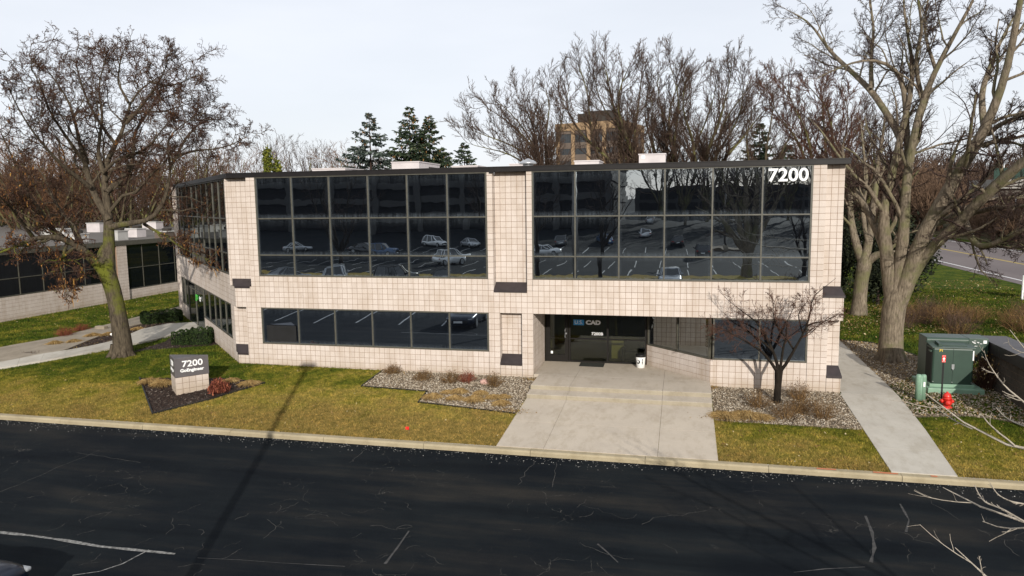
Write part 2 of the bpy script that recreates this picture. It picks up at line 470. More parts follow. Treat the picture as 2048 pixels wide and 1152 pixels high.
MAT = dict(
    block=mat_block(),
    mortar=M('mortar', (.27, .18, .125), (.21, .135, .09), scale=6, rough=0.95),
    bronze=M('dark_bronze_metal', (.012, .010, .010), (.008, .007, .007), scale=5, rough=0.5, spec=0.25),
    sillmetal=M('sill_metal', (.035, .026, .027), (.020, .015, .015), scale=4, rough=0.45, spec=0.5, stretch=(1, 1, 1)),
    frame=M('window_frame_metal', (.085, .080, .062), (.055, .052, .040), scale=8, rough=0.45, spec=0.5),
    darkframe=M('entrance_frame_metal', (.011, .009, .007), (.008, .007, .006), scale=6, rough=0.55, spec=0.2),
    glass=mat_glass(),
    glass_low=mat_glass('ground_floor_glass', 0.46, (.74, .86, 1.0), 0.012, 0.7),
    glass_diag=mat_glass('side_glass', 0.34, (.8, .85, .85), 0.02, 0.4),
    glass_dark=mat_glass('neighbour_glass', 0.055, (.8, .85, .85), 0.02, 0.15),
    clear=mat_clear(),
    concrete=mat_concrete('broom_concrete', (.47, .41, .335), (.42, .365, .30)),
    concrete_riser=mat_concrete('toned_riser_concrete', (.335, .295, .225), (.26, .225, .165)),  # riser stain, with colour darkened further to offset the full sun there
    concrete_side=mat_concrete('sidewalk_concrete', (.46, .43, .375), (.39, .36, .31)),
    concrete_old=mat_concrete('old_concrete', (.31, .265, .205), (.22, .185, .14)),
    kerb=mat_concrete('kerb_concrete', (.36, .305, .205), (.28, .235, .155)),
    asphalt=mat_asphalt(),
    road=M('road_asphalt', (.155, .13, .125), (.12, .10, .098), scale=0.5, rough=0.9, bmp=0.3, bscale=60, stretch=(1, .2, 1)),
    lawn=mat_lawn(),
    blade=mat_blades(),
    pebble=M_island('river_pebble', [(0, (.10, .072, .048)), (.25, (.20, .155, .105)), (.55, (.33, .265, .19)), (.85, (.42, .36, .275)), (1, (.60, .54, .45))]),
    gravelbed=M('gravel_bed_soil', (.16, .125, .085), (.08, .06, .042), scale=25, rough=0.95, bmp=0.8, bscale=40),
    mulchbed=M('mulch_soil', (.035, .022, .016), (.016, .011, .008), scale=18, rough=0.95, bmp=0.8, bscale=40),
    mulch=M_island('mulch_chip', [(0, (.018, .011, .009)), (.6, (.050, .030, .022)), (.9, (.10, .07, .055)), (1, (.30, .26, .22))]),
    leaf=M_island('fallen_leaf', [(0, (.10, .055, .022)), (.4, (.22, .13, .045)), (.8, (.36, .24, .09)), (1, (.55, .46, .28))]),
    oakleaf=M_island('brown_pod', [(0, (.05, .022, .012)), (.45, (.14, .060, .020)), (.8, (.27, .115, .028)), (1, (.36, .20, .05))]),
    white=M('white_paint', (.80, .80, .79), (.70, .70, .68), scale=4, rough=0.6),
    oldpaint=M('worn_line_paint', (.27, .265, .25), (.05, .05, .048), scale=14, rough=0.9),
    fadedpaint=M('faded_line_paint', (.070, .068, .066), (.024, .024, .024), scale=10, rough=0.9),
    yellow=M('yellow_paint', (.55, .40, .06), (.40, .30, .06), scale=3, rough=0.8),
    locust=mat_bark('mossy_bark', (.125, .102, .073), (.036, .029, .022), (.110, .118, .018), 0.46, (0.8, 2.4, 4.6, 6.0)),
    maple=mat_bark('grey_maple_bark', (.255, .213, .162), (.085, .068, .050), (.13, .125, .06), 0.05),
    twig=mat_bark('dark_twig', (.070, .047, .040), (.035, .024, .022)),
    twigloc=mat_bark('locust_twig', (.105, .060, .043), (.045, .027, .022)),
    twigbelt=mat_bark('belt_twig', (.205, .112, .062), (.105, .058, .034)),
    twigred=mat_bark('reddish_twig', (.125, .066, .047), (.062, .033, .025)),
    twigfar=mat_bark('far_twig', (.105, .070, .053), (.050, .034, .028)),
    twigpale=mat_bark('pale_twig', (.50, .45, .385), (.27, .24, .20)),
    olive=mat_bark('olive_bark', (.120, .100, .066), (.050, .040, .027), (.150, .145, .055), 0.18),
    blackbark=mat_bark('wet_dark_bark', (.030, .024, .019), (.012, .010, .008)),
    brush=M_island('dry_brush', [(0, (.05, .028, .014)), (.5, (.14, .078, .032)), (1, (.28, .17, .065))]),
    straw=M_island('straw', [(0, (.17, .10, .035)), (.5, (.31, .195, .070)), (1, (.45, .33, .15))]),
    redbrush=M_island('red_brush', [(0, (.09, .022, .016)), (.6, (.20, .055, .032)), (1, (.34, .12, .06))]),
    hedge=M_island('hedge_leaf', [(0, (.008, .018, .005)), (.6, (.022, .042, .010)), (1, (.06, .09, .022))]),
    spruce=M_island('spruce_needle', [(0, (.012, .022, .012)), (.55, (.032, .052, .026)), (.9, (.075, .10, .055)), (1, (.14, .16, .09))]),
    bluespruce=M_island('blue_spruce_needle', [(0, (.018, .028, .024)), (.55, (.05, .07, .058)), (1, (.15, .18, .15))]),
    cone=M_island('spruce_cone', [(0, (.12, .06, .02)), (1, (.30, .17, .06))]),
    arbor=M_island('arborvitae_leaf', [(0, (.04, .055, .008)), (.6, (.12, .14, .015)), (1, (.26, .25, .04))]),
    darkever=M_island('dark_yew_leaf', [(0, (.006, .009, .005)), (.6, (.016, .022, .010)), (1, (.04, .045, .02))]),
    rooftop=M('roof_membrane', (.42, .41, .40), (.33, .32, .31), scale=1.2, rough=0.9),
    tarroof=M('ballasted_roof', (.13, .115, .10), (.09, .08, .07), scale=1.5, rough=0.95, bmp=0.3),
    rtu=M('rooftop_unit_paint', (.52, .48, .475), (.42, .385, .385), scale=1.5, rough=0.6),
    rtuwhite=M('rooftop_unit_white', (.46, .45, .43), (.34, .33, .315), scale=1.5, rough=0.6),
    galv=M('galvanised_metal', (.55, .56, .56), (.40, .41, .42), scale=3, rough=0.35, metal=0.8),
    green=M('transformer_green', (.026, .055, .038), (.020, .043, .030), scale=2.5, rough=0.42, spec=0.5),
    greendark=M('transformer_shade_and_seam', (.006, .008, .007), rough=0.7),
    palegreen=M('pedestal_green', (.205, .33, .235), (.165, .27, .19), scale=5, rough=0.5, spec=0.4),
    red=M('hydrant_red', (.66, .030, .018), (.50, .022, .014), scale=9, rough=0.4, spec=0.5),
    flagred=M('flag_red', (.75, .02, .012), (.62, .02, .012), scale=9, rough=0.6),
    black=M('black_plastic', (.012, .012, .012), (.008, .008, .008), rough=0.5),
    rubber=M('rubber', (.014, .014, .015), (.009, .009, .009), rough=0.85),
    signgrey=M('sign_grey', (.105, .095, .097), (.085, .077, .079), scale=3, rough=0.5, spec=0.4),
    blue=M('sign_blue', (.045, .27, .58), (.04, .25, .54), rough=0.5),
    lettergreen=M('letter_green', (.08, .55, .07), (.07, .5, .06), rough=0.5),
    tan=M('tower_stone', (.29, .195, .115), (.23, .155, .09), scale=0.4, rough=0.85),
    towerspan=M('tower_spandrel', (.12, .092, .075), (.095, .073, .06), scale=0.4, rough=0.7),
    towerglass=M('tower_glass', (.030, .033, .036), (.018, .020, .022), scale=0.3, rough=0.15, spec=0.6),
    towerdark=M('penthouse_dark', (.040, .034, .028), (.03, .026, .022), scale=0.6, rough=0.8),
    ramp_con=M('ramp_concrete', (.060, .058, .056), (.046, .044, .043), scale=0.3, rough=0.9),
    ramp_dark=M('ramp_opening', (.010, .010, .011), rough=0.9),
    bridge=M('bridge_concrete', (.26, .245, .225), (.20, .19, .175), scale=0.15, rough=0.9),
    bridgedark=M('bridge_girder', (.085, .075, .065), (.07, .06, .05), scale=0.3, rough=0.9),
    fencegreen=M('fence_green', (.022, .048, .036), (.016, .034, .026), scale=0.6, rough=0.8),
    lobbywall=M('lobby_wall', (.34, .32, .13), (.29, .27, .10), scale=0.8, rough=0.8),
    lobbyfloor=M('lobby_floor', (.10, .085, .05), (.075, .065, .04), scale=3, rough=0.7),
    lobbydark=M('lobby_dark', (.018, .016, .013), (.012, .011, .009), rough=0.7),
    mat=M('coir_mat', (.030, .032, .026), (.016, .017, .014), scale=60, rough=0.95, bmp=0.8, bscale=120),
    paper=M('paper_white', (.82, .82, .80), (.78, .78, .76), rough=0.7),
    rock=M('pink_rock', (.60, .38, .32), (.46, .28, .23), scale=8, rough=0.8),
    headlamp=M('headlamp', (.28, .29, .31), (.18, .19, .20), rough=0.1, spec=0.8),
    taillamp=M('tail_lamp', (.30, .012, .010), (.22, .01, .008), rough=0.2, spec=0.6),
    rim=M('alloy_rim', (.50, .51, .52), (.38, .39, .40), rough=0.3, metal=0.8),
    carglass=M('car_glass', (.012, .014, .016), (.008, .009, .010), rough=0.04, spec=0.9),
    orange=M('marking_orange', (.55, .13, .05), (.36, .18, .10), scale=25, rough=0.9),
    steel=M('lamp_post_steel', (.14, .13, .12), (.11, .10, .095), rough=0.5, metal=0.4),
    wood=M('utility_wood', (.20, .16, .12), (.13, .10, .08), scale=4, rough=0.9),
    farground=M('far_turf', (.10, .085, .035), (.055, .052, .020), scale=0.08, rough=0.95),
)

# ------------------------------------------------------------------ mesh helpers
def wloc(o):
    L = Vector((0, 0, 0))
    while o is not None:
        L = L + o.location
        o = o.parent
    return np.array(L)

def link(name, me, parent=None, mats=None):
    o = bpy.data.objects.new(name, me)
    COL.objects.link(o)
    if parent is not None:
        o.parent = parent
    if mats:
        for m in (mats if isinstance(mats, (list, tuple)) else [mats]):
            me.materials.append(m)
    return o

def fast_mesh(name, V, F, smooth=False, midx=None):
    """V (n,3) array, F (k,3) or (k,4) int array"""
    me = bpy.data.meshes.new(name)
    V = np.ascontiguousarray(V, dtype=np.float32)
    F = np.ascontiguousarray(F, dtype=np.int32)
    k, s = F.shape
    me.vertices.add(len(V))
    me.vertices.foreach_set('co', V.ravel())
    me.loops.add(k * s)
    me.loops.foreach_set('vertex_index', F.ravel())
    me.polygons.add(k)
    me.polygons.foreach_set('loop_start', np.arange(0, k * s, s, dtype=np.int32))
    me.polygons.foreach_set('use_smooth', np.full(k, bool(smooth)))
    me.update(calc_edges=True)
    me.validate()
    return me

class MB:
    def __init__(s):
        s.v, s.f, s.mi = [], [], []
        s.cur = 0
    def add(s, vs, fs):
        o = len(s.v)
        s.v += [tuple(map(float, p)) for p in vs]
        s.f += [tuple(i + o for i in f) for f in fs]
        s.mi += [s.cur] * len(fs)
        return s
    def box(s, x0, x1, y0, y1, z0, z1, mx=None):
        x0, x1 = min(x0, x1), max(x0, x1)
        y0, y1 = min(y0, y1), max(y0, y1)
        z0, z1 = min(z0, z1), max(z0, z1)
        vs = [(x0, y0, z0), (x1, y0, z0), (x1, y1, z0), (x0, y1, z0), (x0, y0, z1), (x1, y0, z1), (x1, y1, z1), (x0, y1, z1)]
        if mx is not None:
            vs = [tuple(mx @ Vector(p)) for p in vs]
        return s.add(vs, [(0, 3, 2, 1), (4, 5, 6, 7), (0, 1, 5, 4), (1, 2, 6, 5), (2, 3, 7, 6), (3, 0, 4, 7)])
    def obox(s, O, U, V, W, u0, u1, v0, v1, w0, w1):
        """box in a frame O + u U + v V + w W"""
        O, U, V, W = map(np.array, (O, U, V, W))
        vs = [O + U * u + V * v + W * w for w in (w0, w1) for (u, v) in ((u0, v0), (u1, v0), (u1, v1), (u0, v1))]
        return s.add(vs, [(0, 3, 2, 1), (4, 5, 6, 7), (0, 1, 5, 4), (1, 2, 6, 5), (2, 3, 7, 6), (3, 0, 4, 7)])
    def prism(s, poly, z0, z1):
        """poly: list of (x,y) counter-clockwise; z0, z1 numbers or functions"""
        n = len(poly)
        g = lambda z, p: z(p[0], p[1]) if callable(z) else z
        vs = [(p[0], p[1], g(z0, p)) for p in poly] + [(p[0], p[1], g(z1, p)) for p in poly]
        fs = [tuple(range(n - 1, -1, -1)), tuple(range(n, 2 * n))]
        fs += [(i, (i + 1) % n, n + (i + 1) % n, n + i) for i in range(n)]
        return s.add(vs, fs)
    def extrude_x(s, prof, x0, x1):
        """prof: (y,z) outline; x0,x1 numbers or lists"""
        n = len(prof)
        a = x0 if isinstance(x0, (list, tuple)) else [x0] * n
        b = x1 if isinstance(x1, (list, tuple)) else [x1] * n
        vs = [(a[i], p[0], p[1]) for i, p in enumerate(prof)] + [(b[i], p[0], p[1]) for i, p in enumerate(prof)]
        fs = [tuple(range(n)), tuple(range(2 * n - 1, n - 1, -1))]
        fs += [((i + 1) % n, i, n + i, n + (i + 1) % n) for i in range(n)]
        return s.add(vs, fs)
    def lathe(s, prof, c=(0, 0, 0), seg=16, axis='z', a0=0.0):
        vs, fs = [], []
        n = len(prof)
        for i, (r, h) in enumerate(prof):
            for k in range(seg):
                a = a0 + 2 * math.pi * k / seg
                x, y = r * math.cos(a), r * math.sin(a)
                p = {'z': (x, y, h), 'x': (h, x, y), 'y': (x, h, y)}[axis]
                vs.append((p[0] + c[0], p[1] + c[1], p[2] + c[2]))
        for i in range(n - 1):
            for k in range(seg):
                a, b_ = i * seg + k, i * seg + (k + 1) % seg
                fs.append((a, b_, b_ + seg, a + seg))
        fs.append(tuple(range(seg - 1, -1, -1)))
        fs.append(tuple((n - 1) * seg + k for k in range(seg)))
        return s.add(vs, fs)
    def tube(s, pts, rad, seg=6):
        P = np.array(pts, float)[None]
        R = np.array(rad if hasattr(rad, '__len__') else [rad] * len(pts), float)[None]
        V, F = rings(P, R, seg)
        return s.add(V, [tuple(f) for f in F])
    def build(s, name, mats, parent=None, smooth=False, local=False, bevel=0.0):
        me = bpy.data.meshes.new(name)
        V = np.array(s.v)
        if parent is not None and not local:
            V = V - wloc(parent)
        me.from_pydata([tuple(p) for p in V], [], s.f)
        if max(s.mi or [0]) > 0:
            me.polygons.foreach_set('material_index', np.array(s.mi, dtype=np.int32))
        me.update()
        o = link(name, me, parent, mats)
        if smooth:
            me.polygons.foreach_set('use_smooth', np.ones(len(me.polygons), dtype=bool))
        if bevel:
            b = o.modifiers.new('bevel', 'BEVEL')
            b.width = bevel
            b.segments = 2
            b.limit_method = 'ANGLE'
        return o

def rings(P, R, s):
    """P (m,n,3), R (m,n) -> tube vertices, quads"""
    m, n, _ = P.shape
    T = np.gradient(P, axis=1)
    T /= np.linalg.norm(T, axis=2, keepdims=True) + 1e-9
    h = np.where(np.abs(T[:, :1, 2:3]) > 0.9, np.array([1.0, 0, 0]), np.array([0, 0, 1.0]))
    a = np.cross(T, np.broadcast_to(h, T.shape))
    a /= np.linalg.norm(a, axis=2, keepdims=True) + 1e-9
    b = np.cross(T, a)
    ang = 2 * math.pi * np.arange(s) / s
    V = P[:, :, None, :] + R[:, :, None, None] * (np.cos(ang)[None, None, :, None] * a[:, :, None, :] + np.sin(ang)[None, None, :, None] * b[:, :, None, :])
    idx = np.arange(m * n * s).reshape(m, n, s)
    nx = np.roll(idx, -1, axis=2)
    F = np.stack([idx[:, :-1], nx[:, :-1], nx[:, 1:], idx[:, 1:]], axis=-1).reshape(-1, 4)
    return V.reshape(-1, 3), F

def merge(parts):
    V, F, o = [], [], 0
    for v, f in parts:
        V.append(v)
        F.append(f + o)
        o += len(v)
    return np.concatenate(V), np.concatenate(F)

def empty(name, loc=(0, 0, 0), rz=0.0):
    o = bpy.data.objects.new(name, None)
    COL.objects.link(o)
    o.location = tuple(float(x) for x in loc)
    o.rotation_euler = (0, 0, rz)
    o.empty_display_size = 0.3
    return o

def tag(o, label=None, cat=None, group=None, kind=None):
    if label:
        o['label'] = label
    if cat:
        o['category'] = cat
    if group:
        o['group'] = group
    if kind:
        o['kind'] = kind
    return o

def copy_tree(o, parent=None):
    c = o.copy()
    COL.objects.link(c)
    c.parent = parent
    for ch in list(o.children):
        copy_tree(ch, c)
    return c

def text_part(name, body, size, O, U, V, mat, parent, bold=0.0, depth=0.006, align='CENTER', sx=1.0):
    cu = bpy.data.curves.new(name, 'FONT')
    cu.body = body
    cu.size = size
    cu.align_x = align
    cu.align_y = 'CENTER'
    cu.extrude = depth
    cu.offset = bold
    cu.resolution_u = 4
    tmp = bpy.data.objects.new('tmp_text', cu)
    COL.objects.link(tmp)
    dg = bpy.context.evaluated_depsgraph_get()
    me = bpy.data.meshes.new_from_object(tmp.evaluated_get(dg))
    bpy.data.objects.remove(tmp)
    U, V = np.array(U, float), np.array(V, float)
    W = np.cross(U, V)
    n = len(me.vertices)
    co = np.zeros(n * 3, dtype=np.float32)
    me.vertices.foreach_get('co', co)
    co = co.reshape(-1, 3)
    L = wloc(parent) if parent is not None else np.zeros(3)
    co = np.array(O) - L + co[:, :1] * U * sx + co[:, 1:2] * V + co[:, 2:3] * W
    me.vertices.foreach_set('co', co.astype(np.float32).ravel())
    me.materials.clear()
    me.update()
    me.name = name
    return link(name, me, parent, mat)

def inpoly(X, Y, poly):
    c = np.zeros(len(X), bool)
    n = len(poly)
    for i in range(n):
        x0, y0 = poly[i][0], poly[i][1]
        x1, y1 = poly[(i + 1) % n][0], poly[(i + 1) % n][1]
        if y0 == y1:
            continue
        c ^= ((Y < y0) != (Y < y1)) & (X < (x1 - x0) * (Y - y0) / (y1 - y0) + x0)
    return c

gzv = np.vectorize(gz)

# ================================================================== GROUND, LOT, PATHS
rng = np.random.default_rng(11)
T = 0.2032
ZF = 0.95
K = lambda k: ZF + k * T
ZE, ZD, ZA = K(7), K(13), 7.37
ZB, ZC = 5.803, 4.411

# ground sheet reaching the horizon
xs = np.unique(np.concatenate([np.linspace(-900, -60, 15), np.arange(-60, 62, 1.0), np.linspace(62, 900, 15)]))
ys = np.unique(np.concatenate([[KY, -5, -4, -3, -2, -1, 0], np.arange(1, 40, 2.0), np.linspace(40, 1500, 26)]))
GX, GY = np.meshgrid(xs, ys)
GZ = gzv(GX, GY)
ni, nj = GX.shape
idx = np.arange(ni * nj).reshape(ni, nj)
F = np.stack([idx[:-1, :-1], idx[:-1, 1:], idx[1:, 1:], idx[1:, :-1]], -1).reshape(-1, 4)
g = link('ground', fast_mesh('ground', np.stack([GX.ravel(), GY.ravel(), GZ.ravel()], 1), F, True), None, MAT['lawn'])
tag(g, kind='structure')

# car park
xs = np.concatenate([[-900, -300, -120], np.arange(-60, 61, 5.0), [120, 300, 900]])
ys = np.concatenate([[-1500, -500, -300, -200, -150, -120, -100, -90, -80, -70, -62, -50, -40, -30, -20], np.arange(-14, -6.36, 0.5), [-6.3, -6.21]])
GX, GY = np.meshgrid(xs, ys)
lz = lambda x, y: gz(x, min(y, -6.36)) if y > -300 else gz(x, -300)
GZ = np.vectorize(lz)(GX, GY)
ni, nj = GX.shape
idx = np.arange(ni * nj).reshape(ni, nj)
F = np.stack([idx[:-1, :-1], idx[:-1, 1:], idx[1:, 1:], idx[1:, :-1]], -1).reshape(-1, 4)
lot = link('parking_lot', fast_mesh('parking_lot', np.stack([GX.ravel(), GY.ravel(), GZ.ravel()], 1), F, True), None, MAT['asphalt'])
tag(lot, kind='structure')

def lot_strip(mb, pts, w, lift=0.004, wj=0.0):
    """flat band following the lot surface; pts list of (x,y)"""
    P = []
    for (x0, y0), (x1, y1) in zip(pts[:-1], pts[1:]):
        n = max(1, int(math.hypot(x1 - x0, y1 - y0) / 0.3))
        for i in range(n):
            P.append((x0 + (x1 - x0) * i / n, y0 + (y1 - y0) * i / n))
    P.append(pts[-1])
    vs, fs = [], []
    for i, p in enumerate(P):
        a, b = P[max(0, i - 1)], P[min(len(P) - 1, i + 1)]
        dx, dy = b[0] - a[0], b[1] - a[1]
        L = math.hypot(dx, dy) + 1e-9
        ww = w * (1 + wj * (random.random() - 0.5)) / 2
        for sgn in (1, -1):
            x, y = p[0] - dy / L * ww * sgn, p[1] + dx / L * ww * sgn
            vs.append((x, y, gz(x, y) + lift))
    for i in range(len(P) - 1):
        fs.append((2 * i, 2 * i + 1, 2 * i + 3, 2 * i + 2))
    mb.add(vs, fs)

# stall markings of the car park (mirrored by the facade glass), and worn seams on the near drive
paint = MB()
for i in range(-3, 9):
    x = -14.5 + i * 2.75
    if i < 7:
        lot_strip(paint, [(x, -15.4), (x - 0.9, -21.0)], 0.10)
for row_y, n0 in ((-46.5, 0), (-57.5, 1), (-74, 2)):
    for i in range(24):
        x = -34 + i * 2.8
        if row_y < -70 and x > 18:
            continue
        lot_strip(paint, [(x, row_y + (2.6 if n0 else 0)), (x - 0.12, row_y - 5.4)], 0.10, 0.004)
tag(paint.build('stall_line_markings', M('stall_paint', (.52, .51, .49), (.26, .255, .25), scale=3, rough=0.85), None), kind='structure')
seam = MB()
def ipx(pts, z=None):
    return [tuple(onG(u, v)[:2]) for u, v in pts]
lot_strip(seam, ipx([(-40, 1060), (0, 1065), (60, 1071), (130, 1081), (200, 1093), (290, 1102), (350, 1108)]), 0.075, 0.004, 0.9)
lot_strip(seam, ipx([(145, 1151), (200, 1143), (245, 1128), (275, 1112), (298, 1100)]), 0.032, 0.006, 0.6)
tag(seam.build('worn_line_markings', MAT['oldpaint'], None), kind='structure')
fs_ = MB()
lot_strip(fs_, ipx([(770, 1128), (795, 1095), (818, 1062)]), 0.05, 0.004, 0.8)
lot_strip(fs_, ipx([(1195, 1088), (1215, 1105), (1236, 1125)]), 0.035, 0.004, 0.8)
lot_strip(fs_, ipx([(1731, 1032), (1744, 1065), (1749, 1095), (1742, 1125)]), 0.055, 0.004, 0.9)
lot_strip(fs_, ipx([(395, 1116), (480, 1120), (560, 1126), (690, 1133)]), 0.014, 0.004, 0.8)
lot_strip(fs_, ipx([(1588, 1145), (1650, 1138), (1730, 1134)]), 0.025, 0.004, 0.9)
lot_strip(fs_, ipx([(1800, 1008), (1818, 1040), (1812, 1064)]), 0.04, 0.004, 0.9)
tag(fs_.build('faded_line_markings', MAT['fadedpaint'], None), kind='structure')
# open cracks in the seal coat, hand laid where the old lot shows through
ck = MB()
rc = random.Random(5)
def crack(u, v, ang, n, step):
    p = onG(u, v)[:2]
    pts = [tuple(p)]
    for i in range(n):
        ang += rc.choice([-1, 1]) * rc.uniform(0.1, 0.9)
        p = p + step * np.array([math.cos(ang), math.sin(ang)])
        pts.append(tuple(p))
    if all(q[1] < -6.6 for q in pts):
        lot_strip(ck, pts, rc.uniform(0.005, 0.011), 0.003, 0.9)
for i in range(26):
    crack(rc.gauss(350, 130), rc.uniform(1025, 1150), rc.choice([1.0, 1.2, 1.1, 0.1, 4.2]), rc.randint(3, 6), rc.uniform(0.06, 0.14))
for i in range(12):
    crack(rc.gauss(600, 40), rc.uniform(1000, 1050), rc.uniform(0, 6.28), rc.randint(3, 7), rc.uniform(0.08, 0.16))
for i in range(9):
    crack(rc.uniform(700, 1100), rc.uniform(1000, 1140), rc.uniform(0, 6.28), rc.randint(3, 8), rc.uniform(0.06, 0.16))
for i in range(9):
    crack(rc.uniform(1100, 2040), rc.uniform(1000, 1150), rc.uniform(0, 6.28), rc.randint(3, 9), rc.uniform(0.08, 0.22))
for u0, v0, u1, v1 in ((1080, 905, 1035, 970), (1115, 915, 1107, 975), (150, 905, 280, 925), (730, 900, 700, 925), (0, 985, 200, 900)):
    a, b = onG(u0, v0)[:2], onG(u1, v1)[:2]
    pts = [tuple(a + (b - a) * t + np.array([rc.gauss(0, .03), rc.gauss(0, .02)])) for t in np.linspace(0, 1, 12)]
    pts = [q for q in pts if q[1] < -6.6]
    if len(pts) > 2:
        lot_strip(ck, pts, 0.012, 0.003, 0.9)
tag(ck.build('asphalt_cracks', M('crack_grey', (.085, .080, .072), (.018, .018, .018), scale=14, rough=0.95), None), kind='stuff')

# kerb in cast lengths
kerb = empty('kerb', (0, KY, KZ))
tag(kerb, kind='structure')
kx0 = onG(1535, 933)[0] - 3.05 * 14
for i in range(28):
    x0 = kx0 + i * 3.05
    b = MB()
    dz = random.uniform(-0.006, 0.006)
    dy = random.uniform(-0.008, 0.008)
    zt = lambda yy: gz(x0, KY) + dz
    prof = [(KY, -0.95), (KY - 0.20 + dy, -0.95), (KY - 0.20 + dy, zt(0) - 0.045), (KY - 0.175 + dy, zt(0) - 0.008), (KY - 0.15 + dy, zt(0)), (KY, zt(0) + 0.002)]
    b.extrude_x(prof, x0 + 0.006, x0 + 3.05 - 0.006)
    b.build('kerb_stone', MAT['kerb'], kerb)
mk = MB()
for u, w in ((1630, .45), (1742, .55), (1850, .14)):
    p = onG(u, 938)
    mk.box(p[0], p[0] + w, KY - 0.12, KY - 0.05, gz(p[0], KY) + 0.009, gz(p[0], KY) + 0.013)
mk.build('paint_mark', MAT['orange'], kerb)

# broken asphalt crumbs along the kerb foot
n = 1500
cx_ = rng.uniform(-8, 27, n)
cy_ = -6.42 - np.abs(rng.normal(0, 0.22, n))
def ico():
    b = MB()
    t = (1 + 5 ** .5) / 2
    v = np.array([(-1, t, 0), (1, t, 0), (-1, -t, 0), (1, -t, 0), (0, -1, t), (0, 1, t), (0, -1, -t), (0, 1, -t), (t, 0, -1), (t, 0, 1), (-t, 0, -1), (-t, 0, 1)])
    v = v / np.linalg.norm(v[0])
    f = np.array([(0, 11, 5), (0, 5, 1), (0, 1, 7), (0, 7, 10), (0, 10, 11), (1, 5, 9), (5, 11, 4), (11, 10, 2), (10, 7, 6), (7, 1, 8), (3, 9, 4), (3, 4, 2), (3, 2, 6), (3, 6, 8), (3, 8, 9), (4, 9, 5), (2, 4, 11), (6, 2, 10), (8, 6, 7), (9, 8, 1)])
    return v, f
ICOV, ICOF = ico()

def stones(X, Y, Z, size, flat=0.6, jit=0.35):
    n = len(X)
    S = size * rng.uniform(0.6, 1.5, (n, 1, 1))
    sc = np.stack([np.ones(n), rng.uniform(.6, 1, n), rng.uniform(flat * .6, flat * 1.2, n)], 1)[:, None, :]
    V = ICOV[None] * (1 + rng.uniform(-jit, jit * 0.6, (n, 12, 1))) * sc * S
    a = rng.uniform(0, 6.28, n)
    c, s = np.cos(a)[:, None], np.sin(a)[:, None]
    x = V[..., 0] * c - V[..., 1] * s
    y = V[..., 0] * s + V[..., 1] * c
    tl = rng.normal(0, .35, (n, 1))
    z = V[..., 2] + x * tl
    V = np.stack([x + X[:, None], y + Y[:, None], z + Z[:, None]], -1).reshape(-1, 3)
    F = (ICOF[None] + 12 * np.arange(n)[:, None, None]).reshape(-1, 3)
    return V, F

V, F = stones(cx_, cy_, gzv(cx_, cy_) + .004, 0.014)
tag(link('asphalt_crumbs', fast_mesh('asphalt_crumbs', V, F), None, M_island('crumb', [(0, (.03, .03, .03)), (.6, (.10, .10, .095)), (1, (.42, .41, .38))])), kind='stuff')

# ------------------------------------------------------------------ walks
def panels(name, polys, ztop, thick, mat, label=None, part='slab'):
    root = empty(name, (polys[0][0][0], polys[0][0][1], 0))
    tag(root, kind='structure')
    for p in polys:
        b = MB()
        cxp = sum(q[0] for q in p) / len(p)
        cyp = sum(q[1] for q in p) / len(p)
        pp = []
        for q in p:
            L = math.hypot(q[0] - cxp, q[1] - cyp)
            pp.append((q[0] - (q[0] - cxp) / L * 0.006, q[1] - (q[1] - cyp) / L * 0.006))
        b.prism(pp, lambda x, y: ztop(x, y) - thick, ztop)
        b.build(part, mat, root)
    return root

XJ = [10.98, 12.30, 15.34, 16.87]
# front walk, two steps and landing
walkz = lambda x, y: gz(10.9, y) + 0.014
polys = []
for a, b in zip(XJ[:-1], XJ[1:]):
    for y0, y1 in ((KY, -4.25), (-4.25, -2.2)):
        polys.append([(a, y0), (b, y0), (b, y1), (a, y1)])
panels('entrance_walk', polys, walkz, 0.5, MAT['concrete'])
steps = empty('entrance_steps', (XJ[0], -2.2, -0.1))
tag(steps, kind='structure')
for a, b in zip(XJ[:-1], XJ[1:]):
    m = MB()
    prof = [(-2.2, -0.6), (-2.2, 0.028), (-2.188, 0.045), (-2.17, 0.05), (-1.55, 0.054), (-1.55, -0.6)]
    m.extrude_x(prof, a + .004, b - .004)
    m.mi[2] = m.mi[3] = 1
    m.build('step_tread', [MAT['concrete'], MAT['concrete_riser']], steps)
    m = MB()
    prof = [(-1.546, -0.6), (-1.546, 0.168), (-1.534, 0.185), (-1.515, 0.19), (-0.004, 0.192), (-0.004, -0.6)]
    m.extrude_x(prof, a + .004, b - .004)
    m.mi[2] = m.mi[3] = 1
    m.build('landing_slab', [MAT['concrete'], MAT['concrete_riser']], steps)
    m = MB()
    if b < 16:
        lim = 2.2 if a < 12 else 2.2
        poly = [(a + .004, .004), (b - .004, .004), (b - .004, min(2.2, 16.84 - b)), (max(a + .004, 14.66) if b > 14.66 else b - .004, 2.2), (a + .004, 2.2)]
        if b < 14.66:
            a_ = 10.785 if a < 11 else a + .004
            poly = [(a_, .004), (b - .004, .004), (b - .004, 2.2), (a_, 2.2)]
    else:
        poly = [(a + .004, .004), (16.82, .004), (a + .004, 16.83 - a)]
    m.prism(poly, -0.6, 0.192)
    m.build('landing_slab', MAT['concrete'], steps)

# side walk on the right
swz = lambda x, y: gz(x, y) + 0.022
XR = lambda y: float(np.interp(y, [-6.2, -2.67, 1.7, 8.4, 30], [22.39, 22.62, 22.72, 22.78, 22.8]))
polys = []
y = KY
while y < 24:
    y1 = y + 1.52
    polys.append([(20.93 if y1 < 0 else 20.99, y), (XR(y), y), (XR(y1), y1), (20.93 if y1 < 0 else 20.99, y1)])
    y = y1
panels('side_walk', polys, swz, 0.3, MAT['concrete_side'])

